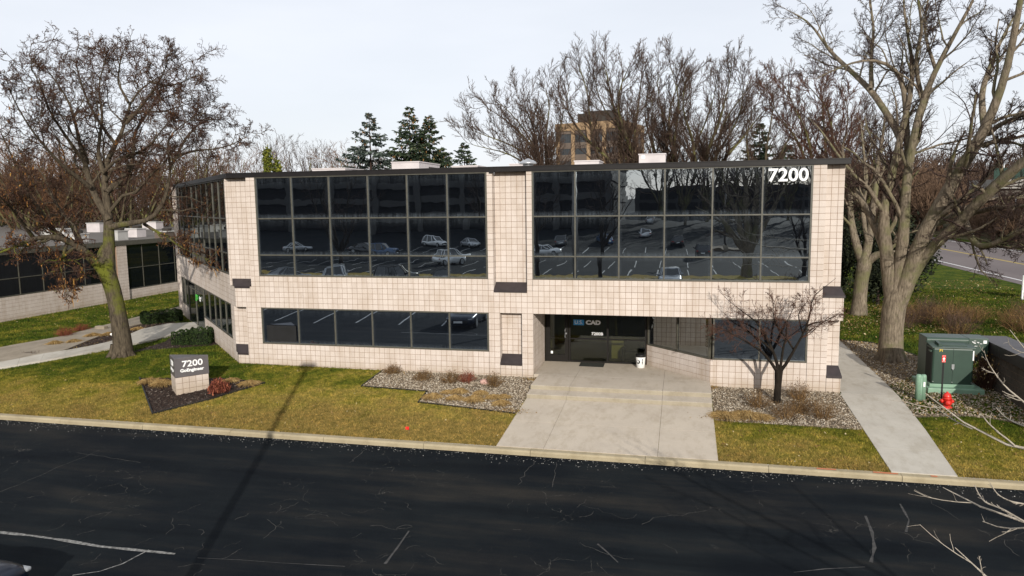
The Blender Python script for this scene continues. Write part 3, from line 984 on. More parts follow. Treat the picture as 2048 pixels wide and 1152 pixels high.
# walks to the left entrance
def strip_polys(lo, hi, n):
    lo = np.array([onG(*p)[:2] for p in lo])
    hi = np.array([onG(*p)[:2] for p in hi])
    def res(A):
        d = np.r_[0, np.cumsum(np.linalg.norm(np.diff(A, axis=0), axis=1))]
        t = np.linspace(0, d[-1], n + 1)
        return np.stack([np.interp(t, d, A[:, k]) for k in (0, 1)], 1)
    lo, hi = res(lo), res(hi)
    return [[tuple(lo[i]), tuple(lo[i + 1]), tuple(hi[i + 1]), tuple(hi[i])] for i in range(n)]
newwalk = strip_polys([(-60, 751), (0, 739), (80, 726), (157, 712), (235, 697), (315, 681), (345, 672), (400, 664), (418, 657)],
                      [(-60, 742), (0, 727), (50, 718), (110, 707), (157, 700), (230, 684), (283, 661), (333, 650), (408, 646)], 14)
panels('entrance_path', newwalk, lambda x, y: gz(x, y) + 0.080, 0.3, MAT['concrete_side'])
oldwalk = strip_polys([(-60, 748), (0, 735), (70, 720), (125, 705), (222, 665), (362, 629)],
                      [(-60, 712), (0, 697), (60, 686), (110, 678), (222, 649), (362, 614)], 14)
panels('old_path', oldwalk, lambda x, y: gz(x, y) + 0.068, 0.3, MAT['concrete_old'])

# ------------------------------------------------------------------ planting beds
def bed(name, poly, mat, lift, edge=True):
    b = MB()
    # fan with inner grid so it follows the fall of the ground
    xs_ = [p[0] for p in poly]
    ys_ = [p[1] for p in poly]
    b.prism(poly, lambda x, y: gz(x, y) - 0.1, lambda x, y: gz(x, y) + lift)
    o = b.build(name, mat)
    tag(o, kind='structure')
    return o

def edging(name, pts, h=0.05, w=0.03):
    b = MB()
    for (x0, y0), (x1, y1) in zip(pts[:-1], pts[1:]):
        n = max(1, int(math.hypot(x1 - x0, y1 - y0) / 0.6))
        for i in range(n):
            ax, ay = x0 + (x1 - x0) * i / n, y0 + (y1 - y0) * i / n
            bx, by = x0 + (x1 - x0) * (i + 1) / n, y0 + (y1 - y0) * (i + 1) / n
            dx, dy = bx - ax, by - ay
            L = math.hypot(dx, dy)
            px, py = -dy / L * w / 2, dx / L * w / 2
            b.prism([(ax + px, ay + py), (ax - px, ay - py), (bx - px, by - py), (bx + px, by + py)], lambda x, y: gz(x, y) - 0.05, lambda x, y: gz(x, y) + h)
    o = b.build(name, MAT['black'])
    tag(o, kind='structure')

def scatter_in(poly, n):
    xs_ = np.array([p[0] for p in poly])
    ys_ = np.array([p[1] for p in poly])
    X = rng.uniform(xs_.min(), xs_.max(), n * 3)
    Y = rng.uniform(ys_.min(), ys_.max(), n * 3)
    k = inpoly(X, Y, poly)
    return X[k][:n], Y[k][:n]

P2 = lambda pts: [tuple(onG(u, v)[:2]) for u, v in pts]
gl_poly = [(5.03, -0.01), (5.03, -1.9), (7.52, -2.06), (7.6, -3.14), (9.6, -3.44), (10.96, -3.64), (10.96, -0.01)]
gr_poly = [(16.90, -0.01), (16.90, -3.28), (18.5, -3.30), (20.91, -3.38), (20.91, -0.01)]
gf_poly = [(22.74, 9.5), (22.72, 4), (22.70, 1.7), (22.62, -2.05), (24.1, -1.75), (24.8, -1.9), (25.4, -2.3), (27.2, -2.9), (27.2, 4.2), (25.3, 5.2), (24.9, 7.0), (24.0, 9.0)]
mu_poly = P2([(279, 757), (305, 829), (420, 800), (530, 767), (466, 757), (400, 757)])
lm_poly = P2([(40, 706), (120, 701), (222, 665), (262, 651), (352, 633), (352, 646), (283, 659), (230, 682), (157, 698), (90, 710)])
hm_poly = P2([(258, 706), (330, 684), (350, 668), (425, 655), (440, 690), (345, 697), (300, 700)])
bed('gravel_bed', gl_poly, MAT['gravelbed'], 0.008)
bed('gravel_bed', gr_poly, MAT['gravelbed'], 0.008)
bed('gravel_bed', gf_poly, MAT['gravelbed'], 0.008)
bed('mulch_bed', mu_poly, MAT['mulchbed'], 0.012)
bed('mulch_bed', lm_poly, MAT['mulchbed'], 0.012)
bed('mulch_bed', hm_poly, MAT['mulchbed'], 0.010)
edging('bed_edging', [(5.0, -0.02), (5.0, -1.93), (7.5, -2.09), (7.57, -3.17), (9.6, -3.47), (10.95, -3.67)], 0.045)
edging('bed_edging', [mu_poly[0], mu_poly[1], mu_poly[2], mu_poly[3]], 0.06, 0.035)
edging('bed_edging', [(22.74, 9.5), (24.0, 9.0), (24.9, 7.0), (25.3, 5.2)], 0.05)
PV = []
for poly, n in ((gl_poly, 8200), (gr_poly, 6600), (gf_poly, 9000)):
    X, Y = scatter_in(poly, n)
    PV.append(stones(X, Y, gzv(X, Y) + 0.016 + rng.uniform(0, .014, len(X)), 0.026))
for i, (v, f) in enumerate(PV):
    tag(link('river_pebbles', fast_mesh('river_pebbles', v, f), None, MAT['pebble']), kind='stuff')

def chips(X, Y, Z, size, tilt=0.5, asp=(.3, .8)):
    """flat four-cornered scraps, lying at odd tilts"""
    n = len(X)
    a = rng.uniform(0, 6.28, n)
    L = size * rng.uniform(.6, 1.4, n)
    W = L * rng.uniform(asp[0], asp[1], n)
    ux = np.stack([np.cos(a), np.sin(a), rng.normal(0, tilt, n)], 1)
    uy = np.stack([-np.sin(a), np.cos(a), rng.normal(0, tilt, n)], 1)
    C = np.stack([X, Y, Z], 1)
    q = [C - ux * L[:, None], C - uy * W[:, None], C + ux * L[:, None], C + uy * W[:, None]]
    V = np.stack(q, 1)
    V[:, 0, 2] += L * .15
    V[:, 2, 2] += L * .15
    return V.reshape(-1, 3), np.arange(4 * n).reshape(n, 4)
MV = []
for poly, n in ((mu_poly, 5200), (lm_poly, 5000), (hm_poly, 2600)):
    X, Y = scatter_in(poly, n)
    MV.append(chips(X, Y, gzv(X, Y) + 0.022, 0.040, .3, (.15, .4)))
V, F = merge(MV)
tag(link('mulch_chips', fast_mesh('mulch_chips', V, F), None, MAT['mulch']), kind='stuff')

# ------------------------------------------------------------------ grass blades and fallen leaves
def blades(X, Y, h, w):
    n = len(X)
    a = rng.uniform(0, 6.28, n)
    H = h * rng.uniform(.55, 1.35, n)
    Z = gzv(X, Y) - .004
    dx, dy = np.cos(a) * w, np.sin(a) * w
    lx, ly = rng.normal(0, .55, n) * H, rng.normal(0, .55, n) * H
    V = np.stack([np.stack([X - dx, Y - dy, Z], 1), np.stack([X + dx, Y + dy, Z], 1), np.stack([X + lx, Y + ly, Z + H], 1)], 1)
    return V.reshape(-1, 3), np.arange(3 * n).reshape(n, 3)

solid = [gl_poly, gr_poly, mu_poly, lm_poly, hm_poly, gf_poly, [(XJ[0], KY), (XJ[-1], KY), (XJ[-1], 3), (XJ[0], 3)],
         [(20.92, -7), (22.4, KY), (22.64, -2.6), (22.76, 1.7), (22.8, 30), (20.9, 30)],
         [(-1.09, 0), (21, 0), (21, 25), (-12.5, 25), (-12.0, 10.9)]] + newwalk + oldwalk
def lawn_points(x0, x1, y0, y1, n):
    X = rng.uniform(x0, x1, n)
    Y = rng.uniform(y0, y1, n)
    k = np.ones(n, bool)
    for p in solid:
        k &= ~inpoly(X, Y, p)
    return X[k], Y[k]
BL = []
for x0, x1, y0, y1, d, h, w in ((-14, 11, KY, 0.3, 1500, .042, .006), (16.8, 21, KY, -3.2, 1900, .042, .006), (22.3, 28, KY, -1.6, 1700, .042, .006),
                                (-20.4, -1, 0.3, 24, 260, .06, .012), (22.7, 39, -1.6, 30, 150, .08, .018)):
    X, Y = lawn_points(x0, x1, y0, y1, int((x1 - x0) * (y1 - y0) * d))
    BL.append(blades(X, Y, h * 1.2, w * 1.2))
n_ = 9000
X = rng.uniform(-14, 27, n_)
Y = KY + rng.normal(.0, .035, n_)
k = ~((X > XJ[0] - .02) & (X < XJ[-1] + .02)) & ~((X > 20.9) & (X < 22.42))
BL.append(blades(X[k], np.maximum(Y[k], KY - .05), .085, .007))
V, F = merge(BL)
tag(link('grass', fast_mesh('grass', V, F), None, MAT['blade']), kind='stuff')
LV = []
for x0, x1, y0, y1, n, s in ((-14, 11, KY, 0, 900, .028), (16.8, 27, KY, -1.5, 800, .028), (-20.4, -8, 4, 22, 2200, .035), (23, 38, 10, 36, 5200, .05), (23.2, 30, 12, 22, 2200, .05)):
    X, Y = lawn_points(x0, x1, y0, y1, n)
    LV.append(chips(X, Y, gzv(X, Y) + .035, s, .4))
X, Y = scatter_in(gf_poly, 2600)
LV.append(chips(X, Y, gzv(X, Y) + .05, .035, .4))
X, Y = scatter_in(lm_poly, 260)
LV.append(chips(X, Y, gzv(X, Y) + .04, .03, .4))
for cx0, cy0, sx_, n in ((16.98, -0.2, .1, 160), (17.3, -3.0, .35, 420), (10.8, -.3, .12, 160), (5.6, -.25, .3, 120), (10.7, -3.5, .3, 240)):
    X = rng.normal(cx0, sx_, n)
    Y = np.minimum(rng.normal(cy0, .12, n), -.05)
    LV.append(chips(X, Y, gzv(X, Y) + .04, .025, .4))
V, F = merge(LV)
tag(link('fallen_leaves', fast_mesh('fallen_leaves', V, F), None, MAT['leaf']), kind='stuff')

# ------------------------------------------------------------------ public road on the right
b = MB()
b.box(39.5, 54.5, -120, 118, -0.3, 0.012)
tag(b.build('road', MAT['road']), kind='structure')
b = MB()
b.box(40.55, 40.70, -120, 118, 0.0, 0.016)
b.box(53.2, 53.35, -120, 118, 0.0, 0.016)
tag(b.build('road_edge_markings', MAT['white']), kind='structure')
b = MB()
b.box(46.5, 46.62, -120, 118, 0.0, 0.016)
b.box(46.74, 46.86, -120, 118, 0.0, 0.016)
tag(b.build('road_centre_markings', MAT['yellow']), kind='structure')
# low bank beyond the road carrying the highway
b = MB()
bk = [(56, -0.1), (62, 1.0), (76, 2.6), (120, 4.2), (400, 6.0), (400, -2), (56, -2)]
b.add([(x, -100, z) for x, z in bk] + [(x, 700, z) for x, z in bk],
      [tuple(range(7))[::-1], tuple(range(7, 14))] + [(i, (i + 1) % 7, 7 + (i + 1) % 7, 7 + i) for i in range(7)])
tag(b.build('road_bank', MAT['farground']), kind='structure')

# ================================================================== THE OFFICE BUILDING
G_ = 0.0062        # half joint
XL, XRT = -1.09, 20.965
S2 = math.sqrt(0.5)
office = empty('office_building', (10, 11, 0))
tag(office, 'two storey office clad in square pinkish beige blocks with bands of dark mirror windows', 'building')
wall = MB()          # mortar coloured backing
TILES = []           # (O,U,V,N,u0,u1,v0,v1)

def tiles(O, U, V, Nn, u0, u1, v0, v1, ug=0.0, vg=ZF):
    us = [u0] + [ug + i * T for i in range(math.floor((u0 - ug) / T) + 1, math.ceil((u1 - ug) / T)) if u0 + .012 < ug + i * T < u1 - .012] + [u1]
    vs = [v0] + [vg + i * T for i in range(math.floor((v0 - vg) / T) + 1, math.ceil((v1 - vg) / T)) if v0 + .012 < vg + i * T < v1 - .012] + [v1]
    for a, b in zip(us[:-1], us[1:]):
        for c, d in zip(vs[:-1], vs[1:]):
            TILES.append((O, U, V, Nn, a, b, c, d))

FX, FZ, FN = (1, 0, 0), (0, 0, 1), (0, -1, 0)
def front(x0, x1, z0, z1, Y=0.0):
    tiles((0, Y, 0), FX, FZ, FN, x0, x1, z0, z1)
    wall.box(x0 + .011, x1 - .011, Y + .009, Y + .25, z0 + .001, z1 - .001)

KB = K(-6)
P0, P1, R0 = 45 * T, 53 * T, 98 * T
# foot of the wall and left bay
front(XL, -3.2 * T, KB, K(-2))
front(-3.2 * T, 0, KB, ZE)
front(0, P0, KB, ZF)
front(P0, 47 * T, KB, ZE)
front(47 * T, 51 * T, KB, K(-2))
front(51 * T, P1, KB, ZE)
front(16.86, R0, KB, ZF)
front(R0, 101 * T, KB, ZE)
front(101 * T, XRT, KB, K(-2))
# floor band
front(XL, XRT, ZE, K(11))
front(0, P0, K(11), ZD)
front(P1, R0, K(11), ZD)
# upper piers
front(-1.85 * T, 0, K(11), ZA)
front(P0, 46 * T, K(11), ZA)
front(52 * T, P1, K(11), ZA)
front(R0, 100 * T, K(11), ZA)
# recesses
front(-1.51, -1.85 * T, K(11), ZA, 0.30)
front(46 * T, 52 * T, K(11), ZA, 0.30)
front(100 * T, XRT - .06, K(11), ZA, 0.30)
front(-1.39, -3.2 * T, K(-2), ZE, 0.30)
front(47 * T, 51 * T, K(-2), ZE, 0.30)
front(101 * T, XRT - .03, K(-2), ZE, 0.30)
# returns of the recesses: facing +x and -x
def ret(x, y0, y1, z0, z1, sgn):
    if sgn > 0:
        tiles((x, 0, 0), (0, 1, 0), FZ, (1, 0, 0), y0, y1, z0, z1, ug=y0)
    else:
        tiles((x, 0, 0), (0, 1, 0), FZ, (-1, 0, 0), y0, y1, z0, z1, ug=y0)
ret(46 * T, 0.012, .30, K(11), ZA, 1)
ret(52 * T, 0.012, .30, K(11), ZA, -1)
ret(47 * T, 0.012, .30, K(-2), ZE, 1)
ret(51 * T, 0.012, .30, K(-2), ZE, -1)
ret(-1.85 * T, 0.012, .30, K(11), ZA, -1)
ret(100 * T, 0.012, .30, K(11), ZA, 1)
ret(-3.2 * T, 0.012, .30, K(-2), ZE, -1)
ret(101 * T, 0.012, .30, K(-2), ZE, 1)
# entry: left return
ret(P1, 0.012, 2.2, 0.05, ZE, 1)
wall.box(P1 - .25, P1 - .009, 0.02, 2.25, -0.2, ZE - .002)
# entry: splayed wall on the right, and its front end
DU = (-S2, S2, 0)
DN = (-S2, -S2, 0)
DO = (16.86, 0, 0)
DL = 2.2 / S2
tiles(DO, DU, FZ, DN, 0.012, DL, -0.1, ZF, ug=0)
wall.obox(DO, DU, FZ, DN, 0.0, DL + .1, -0.3, ZF, -.25, -.009)
# right side elevation
tiles((XRT, 0, 0), (0, 1, 0), FZ, (1, 0, 0), 0.012, 22, KB, K(-2), ug=0)
tiles((XRT - .03, 0, 0), (0, 1, 0), FZ, (1, 0, 0), 0.30, 22, K(-2), ZE, ug=0)
tiles((XRT, 0, 0), (0, 1, 0), FZ, (1, 0, 0), 0.012, 22, ZE, K(11), ug=0)
tiles((XRT - .06, 0, 0), (0, 1, 0), FZ, (1, 0, 0), 0.30, 22, K(11), ZA, ug=0)
wall.box(XRT - .25, XRT - .009, .02, 22, KB, K(-2) - .002)
wall.box(XRT - .25, XRT - .039, .33, 22, K(-2), ZE - .002)
wall.box(XRT - .25, XRT - .009, .02, 22, ZE, K(11) - .002)
wall.box(XRT - .25, XRT - .069, .31, 22, K(11), ZA)
# splayed left wing
LO = (XL, 0, 0)
WU = DU
WN = DN
WL = 15.4
def wing(s0, s1, z0, z1, off=0.0):
    tiles(tuple(np.array(LO) + np.array(WN) * off), WU, FZ, WN, s0, s1, z0, z1, ug=0)
    wall.obox(LO, WU, FZ, WN, s0 + .002, s1 - .002, z0 + .002, z1 - .002, off - .25, off - .009)
wing(0.42, 1.03, K(11), ZA)
wing(0.42, 1.03, K(-2), ZE)
wing(0.012, 1.03, KB, K(-2))
wing(0.012, WL, ZE, K(11))
wing(1.03, WL, K(11), 3.56)
wing(1.03, 7.85, KB, ZF)
wing(12.85, WL, KB, 0.86)
wing(14.98, WL, K(11), ZA)
wing(15.1, WL, 0.86, ZE)
wall_o = None
# far walls, soffit and body
wall.box(P1 - .02, 17.0, .26, 2.6, ZE + .012, ZE + .20)
far_body = MB()
far_body.box(-12.0, XRT - .3, 21.7, 22, -.2, 7.4)
far_body.box(-12.3, -12.0, 11.0, 22, -.2, 7.4)
wall_o = wall.build('wall', MAT['mortar'], office)
far_body.build('rear_wall', MAT['block'], office)
# soffits over the recesses and entry
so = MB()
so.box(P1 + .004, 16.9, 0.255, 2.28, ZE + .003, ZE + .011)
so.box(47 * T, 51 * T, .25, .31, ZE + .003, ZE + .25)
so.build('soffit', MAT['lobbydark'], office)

# cladding blocks: the 300 that show largest are single pieces, the rest one mesh
full = [t for t in TILES if t[3] == FN and t[0][1] == 0.0 and abs(t[5] - t[4] - T) < .002 and abs(t[7] - t[6] - T) < .002]
full.sort(key=lambda t: -(t[4] + 0.25 * t[6]))
single = set(id(t) for t in full[:300])
b = MB()
b.obox((0, 0, 0), FX, FZ, FN, G_ - T / 2, T / 2 - G_, G_ - T / 2, T / 2 - G_, -.012, 0.0)
bme = bpy.data.meshes.new('block')
bme.from_pydata(b.v, [], [f[::-1] for f in b.f])
bme.materials.append(MAT['block'])
off0 = Vector(wloc(wall_o))
for t in full[:300]:
    o = bpy.data.objects.new('block', bme)
    COL.objects.link(o)
    o.parent = wall_o
    o.location = Vector(((t[4] + t[5]) / 2, random.uniform(-.0012, .0012), (t[6] + t[7]) / 2)) - off0
rest = [t for t in TILES if id(t) not in single]
VV, FF = [], []
o_ = 0
for (O, U, V, Nn, a, bb, c, d) in rest:
    O, U, V, Nn = np.array(O, float), np.array(U, float), np.array(V, float), np.array(Nn, float)
    a, bb, c, d = a + G_, bb - G_, c + G_, d - G_
    j = random.uniform(-.0012, .0012)
    p = [O + U * u + V * v + Nn * w for w in (j - .012, j) for (u, v) in ((a, c), (bb, c), (bb, d), (a, d))]
    VV += p
    FF += [(4 + o_, 5 + o_, 6 + o_, 7 + o_), (o_, 1 + o_, 5 + o_, 4 + o_), (1 + o_, 2 + o_, 6 + o_, 5 + o_), (2 + o_, 3 + o_, 7 + o_, 6 + o_), (3 + o_, o_, 4 + o_, 7 + o_)]
    o_ += 8
me = fast_mesh('block_field', np.array(VV) - wloc(office), np.array(FF))
tag(link('block_field', me, office, MAT['block']), kind='stuff')

# sloping metal sills
def sill(xf0, xf1, xb0, xb1, zl, zb):
    """zl bottom of lip, zb top at the back of the recess"""
    m = MB()
    m.extrude_x([(-.03, zl), (-.03, zl + .07), (.30, zb), (.30, zl + .055), (-.004, zl + .055), (-.004, zl)][::-1],
                [xf0, xf0, xb0, xb0, xf0, xf0][::-1], [xf1, xf1, xb1, xb1, xf1, xf1][::-1])
    # standing seam
    m.extrude_x([(-.034, zl + .066), (-.034, zl + .074), (-.02, zl + .086), (-.02, zl + .07)][::-1], xf0, xf1)
    return m.build('sill', MAT['sillmetal'], office)
sill(-1.10, -.44, -1.40, -.385, 3.122, 3.46)
sill(46 * T + .004, 52 * T - .004, 46 * T + .014, 52 * T - .014, 3.122, 3.46)
sill(100 * T + .004, XRT + .03, 100 * T + .012, XRT - .06, 3.122, 3.46)
sill(-1.12, -3.2 * T - .004, -1.40, -3.2 * T - .014, .480, .84)
sill(47 * T + .004, 51 * T - .004, 47 * T + .014, 51 * T - .014, .480, .84)
sill(101 * T + .004, XRT + .03, 101 * T + .012, XRT - .03, .480, .84)

# coping round the roof edge
cp = [((-1.16, -.03), (46 * T, -.03)), ((46 * T + .01, -.05), (XRT + .04, -.05))]
for (x0, y0), (x1, y1) in cp:
    m = MB()
    m.box(x0, x1, y0, .38, 7.372, 7.545)
    m.box(x0, x1, y0 - .012, y0 + .02, 7.518, 7.553)
    m.build('coping', MAT['bronze'], office)
m = MB()
m.obox((-1.16, -.03, 0), WU, FZ, WN, 0.02, WL + .05, 7.372, 7.545, -.38, 0.03)
m.build('coping', MAT['bronze'], office)
m = MB()
m.box(XRT - .3, XRT + .04, .39, 22.04, 7.372, 7.545)
m.build('coping', MAT['bronze'], office)
m = MB()
m.box(46 * T - .09, 46 * T + .07, -.065, .0, 7.33, 7.535)
m.build('coping_joint', MAT['bronze'], office)
m = MB()
m.prism([(-1.0, .62), (XRT - .1, .62), (XRT - .1, 22), (-12.0, 22), (-12.0, 11.3)], 7.1, 7.30)
m.build('roof', MAT['rooftop'], office)

# glazing
def window(O, U, Nn, us, zs, name='window', gmat='glass', fw=.055, mw=.05, depth=.03, skip=()):
    O, U, Nn = np.array(O, float), np.array(U, float), np.array(Nn, float)
    m = MB()
    u0, u1, z0, z1 = us[0], us[-1], zs[0], zs[-1]
    fr = lambda a, b_, c, d, w1: m.obox(O, U, FZ, Nn, a, b_, c, d, -.10, w1)
    fr(u0, u0 + fw, z0, z1, .012)
    fr(u1 - fw, u1, z0, z1, .012)
    fr(u0 + fw, u1 - fw, z0, z0 + fw, .010)
    fr(u0 + fw, u1 - fw, z1 - fw * .7, z1, .010)
    for u in us[1:-1]:
        fr(u - mw / 2, u + mw / 2, z0 + fw, z1 - fw * .7, .008)
    for z in zs[1:-1]:
        ed = [u0 + fw] + [x for u in us[1:-1] for x in (u - mw / 2, u + mw / 2)] + [u1 - fw]
        for a, b_ in zip(ed[0::2], ed[1::2]):
            fr(a, b_, z - .022, z + .022, .004)
    w = m.build(name, MAT['frame'] if gmat != 'clear' else MAT['darkframe'], office)
    for i, (a, b_) in enumerate(zip(us[:-1], us[1:])):
        for j, (c, d) in enumerate(zip(zs[:-1], zs[1:])):
            if (i, j) in skip:
                continue
            p = MB()
            tx, tz = random.gauss(0, .0011), random.gauss(0, .0011)
            A = a + (fw if i == 0 else mw / 2) - .006
            B = b_ - (fw if i == len(us) - 2 else mw / 2) + .006
            Cc = c + (fw if j == 0 else .022) - .006
            D = d - (fw * .7 if j == len(zs) - 2 else .022) + .006
            vs = []
            for wd in (-depth - .008, -depth):
                for (u, z) in ((A, Cc), (B, Cc), (B, D), (A, D)):
                    w_ = wd + tx * (u - (A + B) / 2) + tz * (z - (Cc + D) / 2)
                    vs.append(O + U * u + np.array(FZ) * z + Nn * w_)
            p.add(vs, [(0, 3, 2, 1), (4, 5, 6, 7), (0, 1, 5, 4), (1, 2, 6, 5), (2, 3, 7, 6), (3, 0, 4, 7)])
            p.build('pane', MAT[gmat], w)
    return w
ml = [0.0] + [float(onY(u, 436)[0]) for u in (584.5, 659.5, 737, 815, 895)] + [P0]
mr = [P1] + [float(onY(u, 431)[0]) for u in (1150, 1238, 1329, 1424.5, 1524)] + [R0]
window((0, 0, 0), FX, FN, ml, [ZD + .005, ZC, ZB, ZA])
window((0, 0, 0), FX, FN, mr, [ZD + .005, ZC, ZB, ZA])
ml2 = [0.0] + [float(onY(u, 655)[0]) for u in (597.5, 670.5, 745, 822, 899)] + [P0]
wlow = window((0, 0, 0), FX, FN, ml2, [ZF + .004, ZE - .004], gmat='glass_low')
mr2 = [16.93, 18.42, R0]
window((0, 0, 0), FX, FN, mr2, [ZF + .004, ZE - .004], gmat='glass_low')
# dark panel behind the first ground floor pane
m = MB()
a, b2 = onY(534, 650), onY(595, 684)
m.box(a[0], b2[0] - .02, -.028, -.024, b2[2] + .01, a[2])
m.build('blanked_panel', MAT['rubber'], wlow)
# splayed wall by the entry
window(DO, DU, DN, [0.05, 1.57, DL - .02], [ZF + .004, ZE - .004], gmat='glass_diag')
# left wing
window(LO, WU, WN, [1.03, 2.45, 3.85, 5.3, 6.72, 8.2, 9.75, 11.3, 13.1, 14.98], [3.562, ZC, ZB, ZA], gmat='glass_diag')
window(LO, WU, WN, [1.03, 2.25, 3.6, 4.8, 6.3, 7.85], [ZF + .004, ZE - .004], gmat='glass_diag')
window(LO, WU, WN, [12.85, 14.0, 15.1], [.864, ZE - .004], gmat='glass_diag')
wdoor = window(LO, WU, WN, [7.86, 10.35, 12.84], [.06, 2.05, ZE - .004], gmat='glass_diag', fw=.07)
_g = lambda sd: np.array(LO) + np.array(WU) * sd + np.array([0, 0, 1.78]) + np.array(WN) * .02
text_part('lettering', 'go', .50, _g(9.85), (S2, -S2, 0), FZ, MAT['lettergreen'], wdoor, .008, .004, sx=1.5)
text_part('lettering', 'er', .50, _g(8.75), (S2, -S2, 0), FZ, MAT['paper'], wdoor, .004, .004, sx=1.5)

# ---- entrance recess
EY = 2.2
ent = window((0, EY, 0), FX, FN, [10.80, 11.74, 13.19, 14.64], [.195, 1.10, ZE - .004], name='storefront', gmat='clear', fw=.06, mw=.075, depth=.04, skip=((0, 0), (0, 1)))
door = MB()
for a in ((10.87, 10.99, .21, 2.34), (11.56, 11.69, .21, 2.34)):
    door.box(a[0], a[1], EY - .035, EY + .03, a[2], a[3])
door.box(10.99, 11.56, EY - .035, EY + .03, .21, .47)
door.box(10.99, 11.56, EY - .035, EY + .03, 2.22, 2.34)
dr = door.build('door', MAT['darkframe'], office)
m = MB()
m.box(10.985, 11.565, EY - .006, EY + .002, .46, 2.23)
m.build('door_pane', MAT['clear'], dr)
m = MB()
m.tube([(11.60, EY - .035, 1.14), (11.58, EY - .09, 1.16), (11.58, EY - .09, 1.46), (11.60, EY - .035, 1.48)], .014, 8)
m.lathe([(.03, 0), (.035, -.02), (.02, -.03)], (11.61, EY - .04, 1.30), 10, 'y')
m.build('door_handle', MAT['galv'], dr)
m = MB()
m.box(11.01, 11.09, EY - .012, EY - .009, .50, .60)
m.build('notice', MAT['paper'], dr)
# lettering on the entrance glass
sy = EY - .012 + .0
m = MB()
a, b2 = onY(1147, 639, EY - .05), onY(1168, 650.5, EY - .05)
m.box(a[0], b2[0], EY - .052, EY - .045, b2[2], a[2])
sgn = m.build('sign_plate', MAT['blue'], ent)
c = (a + b2) / 2
text_part('lettering', 'U.S.', .20, (c[0], EY - .058, c[2]), FX, FZ, MAT['white'], ent, .0, .004, sx=1.02)
a, b2 = onY(1170.5, 641, EY - .05), onY(1202.5, 650, EY - .05)
c = (a + b2) / 2
text_part('lettering', 'CAD', .215, (c[0], EY - .055, c[2]), FX, FZ, MAT['white'], ent, .012, .004, sx=1.22)
a, b2 = onY(1185, 665, EY - .05), onY(1204, 671, EY - .05)
c = (a + b2) / 2
text_part('lettering', '7200B', .155, (c[0], EY - .055, c[2]), FX, FZ, MAT['white'], ent, .001, .004, sx=1.12)
# big number on the top right pane
a, b2 = onY(1537, 338, -.01), onY(1616, 364, -.01)
c = (a + b2) / 2
text_part('lettering', '7200', .575, (c[0], -.022, c[2]), FX, FZ, MAT['white'], office, .011, .008, sx=1.08)

# ---- lobby seen through the glass
lob = MB()
lob.box(10.6, 16.0, EY + .12, 7.2, .10, .185)
lob.build('lobby_floor', MAT['lobbyfloor'], office)
lob = MB()
lob.box(10.5, 16.1, 6.4, 6.5, .18, 2.6)
lob.box(10.5, 10.6, EY + .1, 6.4, .18, 2.6)
lob.box(14.95, 15.05, EY + .1, 6.4, .18, 2.6)
lob.box(13.35, 13.43, 3.6, 6.4, .18, 2.6)
lob.build('lobby_wall', MAT['lobbywall'], office)
lob = MB()
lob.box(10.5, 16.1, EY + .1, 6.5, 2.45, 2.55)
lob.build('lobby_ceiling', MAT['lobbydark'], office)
dk = empty('reception_desk', (13.9, 3.3, .19))
tag(dk, 'olive yellow reception counter behind the right hand entrance glass', 'desk')
m = MB()
m.box(13.25, 14.9, 3.10, 3.16, .19, .98)
m.box(13.25, 13.31, 3.16, 3.8, .19, .98)
m.build('front_panel', MAT['lobbywall'], dk)
m = MB()
m.box(13.2, 14.94, 3.0, 3.85, .98, 1.03)
m.build('counter_top', MAT['lobbyfloor'], dk)
ch = empty('lobby_chair', (14.1, 2.75, .19))
tag(ch, 'dark rounded armchair just inside the right hand entrance glass', 'chair')
m = MB()
m.box(13.78, 14.5, 2.48, 2.95, .30, .58)
m.build('seat', MAT['black'], ch, bevel=.06)
m = MB()
m.box(13.76, 14.52, 2.90, 3.03, .50, .98)
m.build('backrest', MAT['black'], ch, bevel=.06)
for x in (13.70, 14.50):
    m = MB()
    m.box(x, x + .10, 2.46, 2.98, .19, .74)
    m.build('arm', MAT['black'], ch, bevel=.04)

# door mat and the bucket bin
t = empty('door_mat', (12.64, 1.86, .195))
tag(t, 'dark ribbed mat lying on the landing before the entrance glass', 'door mat')
m = MB()
m.prism([(12.19, 1.52), (13.10, 1.50), (13.09, 2.13), (12.18, 2.13)], .196, .206)
m.build('backing', MAT['rubber'], t)
m = MB()
for i in range(12):
    y0 = 1.545 + i * .047
    m.box(12.22, 13.06, y0, y0 + .032, .206, .213)
m.build('ribs', MAT['mat'], t)
t = empty('waste_bin', (14.45, 1.72, .19))
tag(t, 'white round waste bin with black lid beside the entrance glass', 'bin')
m = MB()
m.lathe([(.135, .19), (.15, .20), (.178, .60), (.178, .62)], (14.45, 1.72, 0), 24)
m.build('bucket', MAT['white'], t, True)
m = MB()
m.lathe([(.186, .60), (.19, .66), (.18, .685), (.12, .70), (.02, .70)], (14.45, 1.72, 0), 24)
m.build('lid', MAT['black'], t, True)
m = MB()
def arcpatch(mb, c, r0, zc, ang, rad, n=14):
    pts = []
    for k in range(n):
        a_ = 2 * math.pi * k / n
        th = ang + rad * math.cos(a_) / r0
        pts.append((c[0] + r0 * math.cos(th), c[1] + r0 * math.sin(th), zc + rad * math.sin(a_)))
    mb.add(pts, [tuple(range(n))])
arcpatch(m, (14.45, 1.72), .172, .43, math.radians(243), .075)
m.build('emblem_disc', MAT['black'], t)
m = MB()
arcpatch(m, (14.45, 1.72), .1745, .435, math.radians(240), .035)
m.build('emblem_mark', MAT['white'], t)
m = MB()
